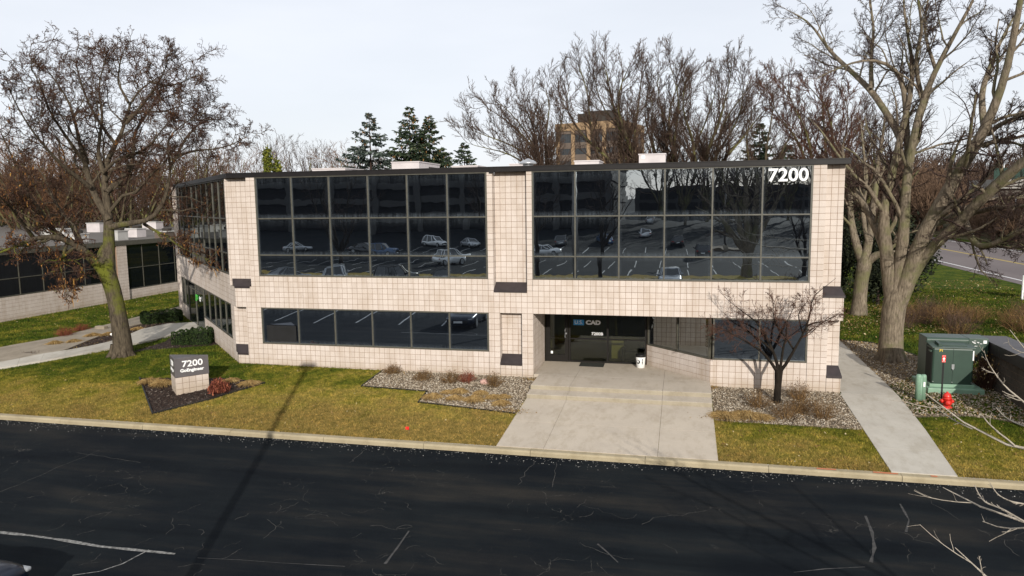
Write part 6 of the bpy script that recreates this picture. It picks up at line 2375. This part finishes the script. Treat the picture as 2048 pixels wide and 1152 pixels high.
for k in range(9):
    x = 25.20 + rs.uniform(0, .30)
    z = 1.40 + rs.uniform(0, .18)
    m.box(x, x + rs.uniform(.03, .09), 1.395 + (x - 25.12) * .1, 1.40 + (x - 25.12) * .1, z, z + .014)
m.build('chalk_mark', MAT['white'], tf)
text_part('lettering', 'P1', .11, (24.10, .732, 1.36), FX, FZ, MAT['yellow'], cab, .006, .003)

# telecom pedestal
bp = onG(1840, 800)
t = empty('telecom_pedestal', bp)
tag(t, 'pale green telecom pedestal standing at the edge of the side walk', 'pedestal')
m = MB()
for sx_ in (-.068, .068):
    m.lathe([(.085, bp[2] - .05), (.085, bp[2] + .74), (.08, bp[2] + .79), (.055, bp[2] + .82), (.01, bp[2] + .825)], (bp[0] + sx_, bp[1], 0), 16)
m.box(bp[0] - .07, bp[0] + .07, bp[1] - .07, bp[1] + .07, bp[2] - .04, bp[2] + .78)
m.build('housing', MAT['palegreen'], t, True)
m = MB()
m.box(bp[0] + .045, bp[0] + .10, bp[1] - .092, bp[1] - .086, bp[2] + .45, bp[2] + .60)
m.build('label_plate', MAT['paper'], t)
m = MB()
m.lathe([(.012, 0), (.012, -.02)], (bp[0] - .02, bp[1] - .085, bp[2] + .2), 8, 'y')
m.build('lock', MAT['galv'], t)

# hydrant and its marker post
hp = onG(1893, 815)
t = empty('fire_hydrant', hp)
tag(t, 'red fire hydrant standing in the gravel before the transformer', 'hydrant')
hx, hy, hz = hp
m = MB()
m.lathe([(.15, hz - .04), (.15, hz + .03), (.10, hz + .04), (.095, hz + .12), (.11, hz + .13), (.11, hz + .27), (.125, hz + .28), (.125, hz + .31), (.105, hz + .32)], (hx, hy, 0), 20)
m.build('barrel', MAT['red'], t, True)
m = MB()
m.lathe([(.118, hz + .315), (.115, hz + .36), (.09, hz + .42), (.05, hz + .455), (.03, hz + .46), (.03, hz + .49), (.005, hz + .495)], (hx, hy, 0), 20)
m.build('bonnet', MAT['red'], t, True)
for ax, sgn, r in (('x', -1, .055), ('x', 1, .055), ('y', -1, .075)):
    m = MB()
    prof = [(r * .8, 0), (r * .8, sgn * .12), (r * 1.15, sgn * .125), (r * 1.15, sgn * .165), (r * .6, sgn * .17), (r * .35, sgn * .20)]
    if ax == 'x':
        m.lathe(prof, (hx, hy, hz + .20), 14, 'x')
    else:
        m.lathe(prof, (hx, hy, hz + .17), 14, 'y')
    m.build('outlet', MAT['red'], t, True)
mp_ = onG(1882, 810)
t = empty('hydrant_marker', mp_)
tag(t, 'thin dark post carrying a small red hydrant plate', 'marker post')
m = MB()
m.box(mp_[0] - .022, mp_[0] + .022, mp_[1] - .012, mp_[1] + .012, mp_[2] - .1, mp_[2] + 1.40)
m.build('post', MAT['black'], t)
m = MB()
m.box(mp_[0] - .052, mp_[0] + .052, mp_[1] - .022, mp_[1] - .014, mp_[2] + 1.34, mp_[2] + 1.56)
pl = m.build('plate', MAT['flagred'], t)
m = MB()
zc = mp_[2] + 1.45
m.box(mp_[0] - .014, mp_[0] + .014, mp_[1] - .026, mp_[1] - .0225, zc - .05, zc + .045)
m.box(mp_[0] - .034, mp_[0] + .034, mp_[1] - .027, mp_[1] - .0235, zc - .012, zc + .016)
m.box(mp_[0] - .026, mp_[0] + .026, mp_[1] - .026, mp_[1] - .0225, zc - .06, zc - .045)
m.build('hydrant_symbol', MAT['white'], pl)
m = MB()
for s_ in (-1, 1):
    m.box(mp_[0] - .045, mp_[0] + .045, mp_[1] - .026, mp_[1] - .0225, zc + s_ * .088 - .004, zc + s_ * .088 + .004)
m.build('border_line', MAT['white'], pl)

# low block wall with wide metal cap
t = empty('enclosure_wall', (26.3, 0, 0))
tag(t, 'block enclosure wall, darkened in colour for shade, with wide flat metal cap behind the transformer', 'wall')
TILES = []
m = MB()
shaded_wall_mat = mat_concrete('shade_darkened_block', (.085, .070, .056), (.055, .045, .036))  # whole block colour darkened to imitate the shade on the west face
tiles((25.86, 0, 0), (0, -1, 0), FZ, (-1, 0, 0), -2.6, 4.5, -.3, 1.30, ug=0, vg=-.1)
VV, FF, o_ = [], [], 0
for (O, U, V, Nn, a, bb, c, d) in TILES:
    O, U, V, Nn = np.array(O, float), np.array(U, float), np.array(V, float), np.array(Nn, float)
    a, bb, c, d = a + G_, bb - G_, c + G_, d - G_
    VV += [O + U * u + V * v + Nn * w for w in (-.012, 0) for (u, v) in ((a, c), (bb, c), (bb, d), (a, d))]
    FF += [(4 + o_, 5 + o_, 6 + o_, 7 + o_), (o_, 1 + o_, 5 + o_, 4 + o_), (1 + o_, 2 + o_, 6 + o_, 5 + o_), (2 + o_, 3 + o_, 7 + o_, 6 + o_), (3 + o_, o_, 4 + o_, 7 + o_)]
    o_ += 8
tag(link('block_field', fast_mesh('block_field', np.array(VV) - wloc(t), np.array(FF)), t, shaded_wall_mat), kind='stuff')
m.box(25.87, 26.62, -4.5, 2.6, -.3, 1.38)
m.build('wall', MAT['mortar'], t)
for y0, y1 in ((-4.6, -1.8), (-1.796, .70), (.704, 2.72)):
    m = MB()
    m.box(25.76, 26.72, y0, y1, 1.18, 1.55)
    m.build('cap', MAT['sillmetal'], t, bevel=.012)
# marker flag in the lawn
fp = onG(818, 868)
t = empty('marker_flag', fp)
tag(t, 'small red utility marker flag stuck in the lawn near the kerb', 'flag')
m = MB()
m.tube([fp, fp + np.array([.01, 0, .22])], .003, 5)
m.build('wire', MAT['galv'], t)
m = MB()
m.add([fp + np.array(q) for q in ((.01, 0, .13), (-.05, .02, .12), (-.10, -.01, .14), (-.10, 0, .215), (-.05, .025, .205), (.01, 0, .225), (.01, .004, .13), (-.05, .024, .12), (-.10, -.006, .14), (-.10, .004, .215), (-.05, .029, .205), (.01, .004, .225))],
      [(0, 1, 4, 5), (1, 2, 3, 4), (7, 6, 11, 10), (8, 7, 10, 9), (0, 5, 11, 6), (2, 8, 9, 3)])
m.build('cloth', MAT['flagred'], t)

# ================================================================== CAR PARK BEHIND THE CAMERA, SHOWN BY THE GLASS
def paintmat(name, c, metal=.25):
    m, nt, b, o = nm(name)
    b.inputs['Base Color'].default_value = (*c, 1)
    b.inputs['Roughness'].default_value = .28
    b.inputs['Metallic'].default_value = metal
    b.inputs['Coat Weight'].default_value = .25 if name.endswith('navy') else .8
    b.inputs['Specular IOR Level'].default_value = .25 if name.endswith('navy') else .5
    b.inputs['Coat Roughness'].default_value = .04
    return m
PAINT = {k: paintmat('car_paint_' + k, c) for k, c in dict(navy=(.004, .009, .022), white=(.72, .72, .72), silver=(.42, .43, .45), black=(.012, .012, .013), grey=(.12, .125, .13), blue=(.05, .10, .20)).items()}

def car(label, colour, x, y, z, heading, suv=False, L=4.6, W=1.82, H=None):
    """heading: direction of the nose, radians from +Y"""
    H = H or (1.72 if suv else 1.45)
    root = empty('parked_car', (0, 0, 0))
    tag(root, label, 'car', 'cars in the car park mirrored by the windows')
    pm = PAINT[colour]
    hl = L / 2
    zb = .20
    belt = .98 if suv else .88
    hood = .98 if suv else .80
    # stations along the length: (y, half width, bottom, top)
    st = [(hl, .60, .34, hood - .24), (hl - .08, .78, .26, hood - .10), (hl - .35, .88, zb, hood - .03), (hl - 1.05, .93, zb, hood + .03), (hl - 1.35, .93, zb, belt),
          (0, .93, zb, belt + .01), (-hl + 1.0, .93, zb, belt + .03), (-hl + .45, .91, zb, belt + (.02 if suv else .04)), (-hl + .10, .86, .28, belt - .04), (-hl, .74, .36, belt - .20)]
    m = MB()
    k = W / 1.86
    ring = []
    for (yy, w, b0_, t0_) in st:
        w *= k
        mid = b0_ + (t0_ - b0_) * .55
        half = [(w * .84, b0_), (w * .97, b0_ + .10), (w, mid), (w * .96, t0_ - .10), (w * .86, t0_ - .015), (w * .55, t0_ + .012), (0, t0_ + .018)]
        full_ = half + [(-a, c) for a, c in half[-2::-1]]
        ring.append([(a, yy, c) for a, c in full_])
    n = len(ring[0])
    vs = [p for r in ring for p in r]
    fs = []
    for i in range(len(ring) - 1):
        for j in range(n):
            a, b_ = i * n + j, i * n + (j + 1) % n
            fs.append((a, b_, b_ + n, a + n))
    fs.append(tuple(range(n))[::-1])
    fs.append(tuple((len(ring) - 1) * n + j for j in range(n)))
    m.add(vs, fs)
    body = m.build('body', pm, root, True, local=True)
    sm = body.modifiers.new('sub', 'SUBSURF')
    sm.levels = sm.render_levels = 1
    # cabin glass: bottom ring at the belt, top ring at the roof
    fy, ry = hl - 1.30, -hl + (.22 if suv else .70)
    tfy, try_ = hl - 2.05, -hl + (.55 if suv else 1.45)
    w0, w1 = .88 * k, .66 * k
    m = MB()
    secs = [(fy, w0 * .86, belt - .04, None), (fy - .25, w0, belt - .04, None)]
    bot = [(-w0 * .82, fy), (w0 * .82, fy), (w0, fy - .5), (w0, ry + .4), (w0 * .86, ry), (-w0 * .86, ry), (-w0, ry + .4), (-w0, fy - .5)]
    top = [(-w1 * .86, tfy), (w1 * .86, tfy), (w1, tfy - .3), (w1, try_ + .3), (w1 * .9, try_), (-w1 * .9, try_), (-w1, try_ + .3), (-w1, tfy - .3)]
    vs = [(a, b_, belt - .05) for a, b_ in bot] + [(a, b_, H - .06) for a, b_ in top]
    fs = [(i, (i + 1) % 8, 8 + (i + 1) % 8, 8 + i) for i in range(8)] + [tuple(range(8, 16)), tuple(range(7, -1, -1))]
    m.add(vs, fs)
    m.build('cabin_glass', MAT['carglass'], root, local=True)
    m = MB()
    tp = [(a * 1.03, b_) for a, b_ in top]
    m.prism([(a, b_) for a, b_ in tp][::-1][::-1], H - .075, H - .03)
    m.prism([(a * .86, b_ * .9) for a, b_ in tp], H - .03, H)
    m.build('roof', pm, root, local=True, bevel=.02)
    m = MB()
    for sgn in (-1, 1):
        for (bx, by), (tx, ty), wd in ((bot[2], top[2], .05), (bot[1], top[1], .05), (bot[3], top[3], .07), (bot[4], top[4], .06), ((w0, (fy + ry) / 2 - .1), (w1, (tfy + try_) / 2 - .05), .05)):
            m.tube([(sgn * bx * 1.005, by, belt - .03), (sgn * tx * 1.01, ty, H - .06)], [wd, wd * .8], 5)
    m.build('pillars', pm, root, local=True)
    for sx_ in (-1, 1):
        for yy in (hl - .92, -hl + .95):
            m = MB()
            m.lathe([(.20, sx_ * .70 * k), (.33, sx_ * .70 * k), (.345, sx_ * .74 * k), (.345, sx_ * .90 * k), (.32, sx_ * .935 * k), (.23, sx_ * .935 * k)][::(1 if sx_ > 0 else 1)], (0, yy, .345), 20, 'x')
            w_ = m.build('wheel', MAT['rubber'], root, local=True)
            m = MB()
            m.lathe([(.225, sx_ * .938 * k), (.20, sx_ * .925 * k), (.05, sx_ * .94 * k)], (0, yy, .345), 14, 'x')
            m.build('rim', MAT['rim'], w_, local=True)
        m = MB()
        m.box(sx_ * .56 * k, sx_ * .80 * k, hl - .17, hl - .06, hood - .23, hood - .15)
        m.build('headlight', MAT['headlamp'], root, local=True, bevel=.03)
        m = MB()
        m.box(sx_ * .56 * k, sx_ * .84 * k, -hl + .02, -hl + .12, belt - .26, belt - .10)
        m.build('taillight', MAT['taillamp'], root, local=True, bevel=.02)
        m = MB()
        m.box(sx_ * .90 * k, sx_ * 1.08 * k, fy - .55, fy - .43, belt - .02, belt + .13)
        m.build('mirror', pm, root, local=True, bevel=.03)
    m = MB()
    m.box(-.26, .26, hl - .03, hl + .006, .40, .52)
    m.box(-.26, .26, -hl - .006, -hl + .03, .58, .70)
    m.build('number_plate', MAT['paper'], root, local=True)
    m = MB()
    m.box(-.55 * k, .55 * k, hl - .06, hl + .002, .42, hood - .26)
    m.build('grille', MAT['black'], root, local=True)
    root.location = (x, y, z)
    root.rotation_euler = (0, 0, -heading)
    return root
# the dark car whose bonnet shows at the lower left corner
car('dark blue car with its bonnet at the lower left corner of the asphalt', 'navy', 3.30, -16.68, -.95, R_(3))
C_ = [
    ('silver estate car at the left among three mirrored along the grass strip', 'silver', 640, 703, 566, 203, True),
    ('black boxy car with bright windscreen mirrored below the fourth left bay window', 'black', 755, 830, 567, 158, True),
    ('grey low car mirrored in the lower left corner pane of the upper left bay', 'grey', 548, 606, 566, 150, False),
    ('white car mirrored across the fifth upright of the upper left bay', 'white', 878, 922, 528, 140, True),
    ('pale car mirrored at the left of the middle pane row', 'silver', 575, 615, 506, 120, False),
    ('dark car mirrored beneath the third middle pane of the left bay', 'black', 716, 740, 507, 80, False),
    ('blue dark car mirrored in the fourth middle pane of the left bay', 'blue', 745, 790, 507, 85, True),
    ('white car mirrored high in the fifth middle pane of the left bay', 'white', 848, 882, 494, 60, True),
    ('silver car mirrored high in the last middle pane of the left bay', 'silver', 922, 952, 498, 40, False),
    ('dark car mirrored at the foot of the last upper left pane', 'black', 862, 900, 569, 200, False),
]
for lab, colr, u0, u1, v, hd, suv in C_:
    p = mirrored((u0 + u1) / 2, v)
    car(lab, colr, p[0], p[1], gz(p[0], p[1]), R_(hd), suv)
C_ = [
    ('white car mirrored beneath the first middle pane of the right bay', 'white', 1092, 512, 90, False),
    ('dark car mirrored in the first middle pane beside the pier', 'grey', 1127, 494, 185, True),
    ('pale blue car mirrored between the two forked trunks', 'blue', 1203, 488, 200, False),
    ('silver car mirrored high in the third middle pane of the right bay', 'silver', 1288, 474, 182, False),
    ('black car mirrored in the fourth middle pane of the right bay', 'black', 1353, 490, 180, True),
    ('black car with pale roof mirrored lower right of the other black one', 'black', 1402, 511, 180, True),
    ('silver car with raised arm mirror seen nose on at the grass strip', 'silver', 1340, 568, 0, False),
    ('small silver car mirrored farthest off in the third middle pane', 'silver', 1298, 446, 180, True),
]
for lab, colr, u, v, hd, suv in C_:
    p = mirrored(u, v)
    car(lab, colr, p[0], p[1], gz(p[0], p[1]), R_(hd), suv)

# grass strip and its trees
m = MB()
m.prism([(-60, -45.2), (26, -45.2), (26, -42.2), (-60, -42.2)], -1.2, -.83)
tag(m.build('grass_strip', MAT['lawn']), kind='structure')
m = MB()
m.prism([(18.6, -78.5), (24.5, -78.5), (24.5, -74), (18.6, -74)], -1.2, .0 - .3)
tag(m.build('parking_island', MAT['gravelbed']), kind='structure')

def lot_tree(seed, label, x, y, zf, r0, H, forks, twist=0.25):
    rg = np.random.default_rng(seed)
    z = gz(x, y) + .1
    b_ = np.array([x, y, z])
    limbs = [([b_ + np.array([0, 0, -.2]), b_ + np.array([0, 0, zf * .5]), b_ + np.array([.02, 0, zf])], [r0 * 1.25, r0, r0 * .95])]
    for (dx, dy, hh) in forks:
        e = b_ + np.array([dx, dy, hh])
        s0 = b_ + np.array([0, 0, zf * .92])
        limbs.append(([s0, s0 * .68 + e * .32 + rg.normal(0, .12, 3), s0 * .35 + e * .65 + rg.normal(0, .25, 3), e], [r0 * .68, r0 * .5, r0 * .32, r0 * .06]))
    P, R = limb_set(limbs, 14)
    L1 = grow(rg, P[1:], R[1:], 11, .22, .34, 6, (.35, .95), .16, .05, .45, .35, .014)
    L2 = grow(rg, *L1, 6, .15, .5, 5, (.35, .95), .2, .03, .5, .5, .009)
    L3 = grow(rg, *L2, 4, .15, .55, 3, (.35, 1.0), .22, .02, .55, .6, .007)
    tree_obj('bare_tree', label, b_, [(P, R, 10), (*L1, 5)], [(*L2, 3), (*L3, 3)], MAT['blackbark'] if r0 < .3 else MAT['maple'], MAT['twig'])
pa, pb, pc = mirrored(1199, 556), mirrored(1076, 554), mirrored(1496, 558)
lot_tree(61, 'narrow V forked bare tree mirrored in the second right bay window column', pa[0], pa[1], 3.0, .20, 11, [(2.4, .5, 9.5), (-.8, .2, 11), (3.4, -1, 8), (.6, 1.2, 10.5)])
lot_tree(62, 'slim dark bare tree mirrored beside the centre pier', pb[0], pb[1], 4.2, .19, 10, [(.8, .5, 9), (-1.8, .2, 9.5), (2.2, -1, 8.5), (0, 1.2, 10.5)])
lot_tree(63, 'massive bare tree mirrored in the fifth right bay window column', pc[0], pc[1], 2.2, .50, 11, [(-2.6, .5, 10), (1.4, .4, 11), (3.6, -1.2, 9), (-.8, 2, 11.5), (.6, -2, 10.5), (-4.6, -1, 8)])
lot_tree(64, 'spreading bare tree mirrored in the last right bay window column', pc[0] + 5.5, pc[1] - 3, 1.2, .22, 9, [(-2.5, .5, 7), (2, .4, 8), (3.2, -1.2, 6), (-1.0, 2, 8)])
lot_tree(65, 'bare tree mirrored darkly at the left end of the upper left bay', -17.5, -41.5, 2.4, .24, 11, [(-2.5, .5, 9), (2, .4, 10), (3.2, -1.2, 8), (-1.0, 2, 10.5)])
lot_tree(66, 'bare tree mirrored behind the black boxy car', -2.5, -43.8, 3, .22, 11, [(-1.5, .5, 9), (2, .4, 10), (1.2, -1.2, 8), (-1.0, 2, 10.5)])
gname = 'bare trees at the far side of the mirrored car park'
for i in range(14):
    put_tree(random.choice(['tall', 'round']), 0, 0, 0, 'bare tree at the far side of the car park mirrored in the top panes', gname, xy=(12 + i * 4.2 + random.uniform(-1, 1), -125 - random.uniform(0, 18)), H=random.uniform(15, 21), z0=1.2)

def lamp(label, x, y, H, z=None):
    z = gz(x, y) if z is None else z
    t = empty('lamp_post', (x, y, z))
    tag(t, label, 'street lamp')
    m = MB()
    m.lathe([(.28, z), (.28, z + .7), (.26, z + .72)], (x, y, 0), 16)
    m.build('footing', MAT['concrete_old'], t, True)
    m = MB()
    m.lathe([(.125, z + .7), (.085, z + H)], (x, y, 0), 12)
    m.build('pole', MAT['steel'], t, True)
    m = MB()
    m.box(x - .3, x + .3, y - .22, y + .22, z + H, z + H + .2)
    m.build('lamp_head', MAT['steel'], t, bevel=.03)
lamp('tall lamp post whose long shadow crosses the drive and lawn', 9.25, -20.7, 9.1)
pl_ = mirrored(1452, 506)
lamp('pale lamp post mirrored left of the massive tree', pl_[0], pl_[1], 9)

# parking structure and low block far behind
pg = empty('parking_structure', (-45, -118, 0))
tag(pg, 'long multi level parking structure mirrored darkly in the top left panes', 'building')
lev = 3.3
for i in range(6):
    m = MB()
    m.box(-130, 3, -150, -112, 1 + i * lev + 2.1, 1 + i * lev + 3.3)
    m.build('parapet', MAT['ramp_con'], pg)
    m = MB()
    m.box(-129.7, 2.7, -149, -113, 1 + i * lev + .0, 1 + i * lev + 2.1)
    m.build('opening', MAT['ramp_dark'], pg)
for i in range(15):
    m = MB()
    x = -130 + i * 9.4
    m.box(x, x + 1.1, -112, -111.6, -1, 1 + 6 * lev)
    m.build('column', MAT['ramp_con'], pg)
ob = empty('office_block', (40, -170, 0))
tag(ob, 'low dark block mirrored behind the bare trees in the top right panes', 'building')
m = MB()
m.box(4, 95, -190, -165, -1, 9.5)
m.build('wall', MAT['ramp_con'], ob)
for i in range(3):
    for k_ in range(18):
        m = MB()
        m.box(5 + k_ * 5, 9.4 + k_ * 5, -165, -164.95, .6 + i * 3, 2.6 + i * 3)
        m.build('window', MAT['ramp_dark'], ob)

# ================================================================== FAR TOWER, BRIDGE, STREET FURNITURE
DT = 237
pL, pR = atD(1113, 330, DT), atD(1244, 330, DT - 8)
ux = (pR - pL)
ux[2] = 0
TW = np.linalg.norm(ux)
ux /= TW
uy = np.array([-ux[1], ux[0], 0])
z_top = atD(1180, 247, DT)[2]
tw = empty('office_tower', (pL + pR) / 2 * np.array([1, 1, 0]))
tag(tw, 'distant tan office tower with dark window bands behind the bare trees', 'building')
TO = np.array([pL[0], pL[1], 0])
DEP = 22.0
FLR = 3.75
m = MB()
m.obox(TO, ux, uy, (0, 0, 1), .3, TW - .3, .3, DEP, -6, z_top - .3)
m.build('wall', MAT['towerglass'], tw)
m = MB()
m.obox(TO, ux, uy, (0, 0, 1), -.3, TW + .3, -.3, DEP, z_top - 2.3, z_top)
m.build('parapet', MAT['tan'], tw)
ncol = 4
for i in range(ncol + 1):
    u0 = i * (TW - 1.1) / ncol
    m = MB()
    m.obox(TO, ux, uy, (0, 0, 1), u0, u0 + 1.1, -.25, .3, -6, z_top - 2.31)
    m.build('column', MAT['tan'], tw)
for i in range(1, 4):
    v0 = i * (DEP - 1.1) / 3
    m = MB()
    m.obox(TO, ux, uy, (0, 0, 1), TW - .29, TW + .25, v0, v0 + 1.1, -6, z_top - 2.31)
    m.build('column', MAT['tan'], tw)
z = z_top - 2.3
f = 0
while z > 0:
    m = MB()
    m.obox(TO, ux, uy, (0, 0, 1), .25, TW - .25, .05, .29, z - 1.9 if f else z - 1.0, z - .02)
    m.obox(TO, ux, uy, (0, 0, 1), TW - .29, TW - .05, .35, DEP - .1, z - 1.9 if f else z - 1.0, z - .02)
    m.build('spandrel', MAT['towerspan'], tw)
    for b_ in range(ncol):
        u0 = b_ * (TW - 1.1) / ncol + 1.1
        w = (TW - 1.1) / ncol - 1.1
        m = MB()
        zz0 = z - FLR + .02
        zz1 = z - 1.92 if f else z - 1.02
        for q in range(6):
            m.obox(TO, ux, uy, (0, 0, 1), u0 + q * w / 6 + .10, u0 + (q + 1) * w / 6 - .02, .20, .285, zz0, zz1)
        m.build('window', MAT['towerglass'], tw)
    z -= FLR
    f += 1
pa_, pb_ = atD(1166, 240, DT + 8), atD(1238, 240, DT + 8)
a = (pa_ - TO) @ ux
b_ = (pb_ - TO) @ ux
zp = atD(1200, 230, DT + 8)[2]
m = MB()
m.obox(TO, ux, uy, (0, 0, 1), a, b_, 6, 17, z_top - .2, zp)
m.obox(TO, ux, uy, (0, 0, 1), a + 2, b_ - .5, 7, 15, zp, zp + .7)
m.build('penthouse', MAT['towerdark'], tw)

# highway bridge on the right
br = empty('highway_bridge', (70, 150, 0))
tag(br, 'concrete highway overpass with green screen fence beyond the road', 'bridge')
B0, B1 = onZ(1860, 362, 8.2), onZ(2048, 353, 8.6)
bd = (B1 - B0)
bd[2] = 0
bd /= np.linalg.norm(bd)
bn = np.array([-bd[1], bd[0], 0])
if (CAM - B0) @ bn > 0:
    bn = -bn
zdk = 7.7
m = MB()
m.obox(B0 * np.array([1, 1, 0]), bd, bn, (0, 0, 1), 8, 80, 0, 5, zdk - .5, zdk + .6)
m.build('deck_parapet', MAT['bridge'], br)
m = MB()
m.obox(B0 * np.array([1, 1, 0]), bd, bn, (0, 0, 1), 8, 80, .6, 4.4, zdk - 1.6, zdk - .5)
m.build('girder', MAT['bridgedark'], br)
for s_ in (26, 52):
    m = MB()
    m.obox(B0 * np.array([1, 1, 0]), bd, bn, (0, 0, 1), s_, s_ + 1.4, 1.0, 4, 0, zdk - 1.6)
    m.build('pier', MAT['bridge'], br)
m = MB()
nf = 56
for i in range(nf):
    s_ = 8 + i * 1.12
    m.obox(B0 * np.array([1, 1, 0]), bd, bn, (0, 0, 1), s_, s_ + 1.0, .3, .38, zdk + .6, zdk + 1.95)
m.build('screen_fence', MAT['fencegreen'], br)

def simple_lamp(label, u, vtop, vbot, D, arm):
    p = atD(u, vtop, D)
    q = atD(u, vbot, D)
    t = empty('street_lamp', (p[0], p[1], q[2]))
    tag(t, label, 'street lamp')
    m = MB()
    m.lathe([(.11, q[2]), (.06, p[2])], (p[0], p[1], 0), 8)
    m.build('pole', MAT['galv'], t, True)
    m = MB()
    m.tube([(p[0], p[1], p[2] - .1), (p[0] + arm, p[1], p[2] + .2)], .04, 6)
    m.box(p[0] + arm - .1, p[0] + arm + .5, p[1] - .12, p[1] + .12, p[2] + .14, p[2] + .26)
    m.build('lamp_head', MAT['galv'], t)
simple_lamp('thin street lamp above the overpass fence', 2009, 318, 356, 170, -1.2)
simple_lamp('pale street lamp pole right of the drooping maple limb', 2034, 372, 440, 120, -1.0)
simple_lamp('thin lamp pole over the low roofs at the left', 296, 405, 440, 110, .8)
# small white sign post at the lawn edge
sp = onG(2044, 600)
t = empty('site_sign', sp)
tag(t, 'white post sign at the right edge of the lawn by the road', 'sign')
m = MB()
m.box(sp[0] - .05, sp[0] + .05, sp[1] - .05, sp[1] + .05, sp[2] - .2, sp[2] + 1.5)
m.box(sp[0] + 1.35, sp[0] + 1.45, sp[1] - .05, sp[1] + .05, sp[2] - .2, sp[2] + 1.5)
m.build('post', MAT['white'], t)
m = MB()
m.box(sp[0] - .02, sp[0] + 1.42, sp[1] - .08, sp[1] - .052, sp[2] + .6, sp[2] + 1.5)
m.build('board', MAT['white'], t)

# ---- pale young tree near the camera, its boughs reaching into the lower right corner
rg = np.random.default_rng(17)
yl = []
for dz, pts in (
        (0, [(2360, 1010, 22), (2250, 930, 14), (2150, 900, 11), (2048, 922, 8), (1990, 890, 7), (1945, 858, 5.5), (1905, 835, 4), (1872, 812, 2.8), (1850, 786, 1.8)]),
        (.2, [(1945, 858, 4), (1910, 842, 3), (1880, 822, 2.2), (1858, 806, 1.5)]),
        (-.3, [(2200, 920, 9), (2110, 870, 6), (2048, 803, 5), (2010, 775, 4), (1985, 740, 3), (1972, 720, 2), (1968, 700, 1.2)]),
        (.4, [(2260, 1100, 14), (2150, 1075, 9), (2048, 1043, 7), (2000, 1028, 6), (1955, 1018, 5), (1925, 1008, 4), (1900, 995, 3), (1886, 975, 2)]),
        (.2, [(2048, 1043, 6), (2005, 1018, 5), (1970, 1005, 4), (1955, 985, 3), (1950, 970, 1.8)]),
        (-.2, [(2120, 1060, 7), (2060, 1010, 5), (2020, 1003, 4), (1995, 990, 3), (1980, 966, 2)]),
        (.1, [(2080, 1180, 8), (1990, 1190, 6), (1945, 1150, 5), (1922, 1125, 4), (1910, 1095, 2)]),
        (-.1, [(1990, 1190, 4), (1965, 1150, 3), (1958, 1112, 1.6)]),
        (.3, [(2150, 900, 7), (2080, 860, 5), (2040, 850, 4), (2010, 835, 3), (1992, 815, 2)]),
        (-.4, [(2250, 860, 8), (2150, 800, 6), (2060, 720, 4), (2030, 690, 3), (2020, 660, 1.5)])):
    DD = 8.0
    yl += traced(DD, [(dz, pts)], .62)
# stem the boughs spring from, well outside the picture
base = np.array([23.6, -21.2, atD(2420, 1000, 8.6)[2]])
gb = gz(base[0], base[1])
for i in range(len(yl)):
    Pp, Rr = yl[i]
    if i in (0, 3, 6, 9):
        j = base.copy()
        j[2] = Pp[0][2] - .5
        yl[i] = ([j] + list(Pp), [Rr[0] * 1.3] + list(Rr))
stem = ([np.array([base[0], base[1], gb - .1]), np.array([base[0], base[1], 2.5]), np.array([base[0], base[1], base[2] + 1.5])], [.06, .05, .03])
P, R = limb_set(yl, 18)
SP, SR = limb_set([stem], 8)
L1 = grow(rg, P, R, 12, .12, .10, 4, (.5, 1.0), .10, .10, .6, .5, .0022, lpow=.3)
L2 = grow(rg, *L1, 3, .2, .4, 3, (.4, .9), .12, .1, .6, .6, .0018)
tree_obj('young_tree', 'pale thin young tree reaching its bare boughs over the lower right asphalt', (base[0], base[1], gb), [(SP, SR, 10)], [(P, R, 7), (*L1, 4), (*L2, 3)], MAT['twigpale'], MAT['twigpale'])
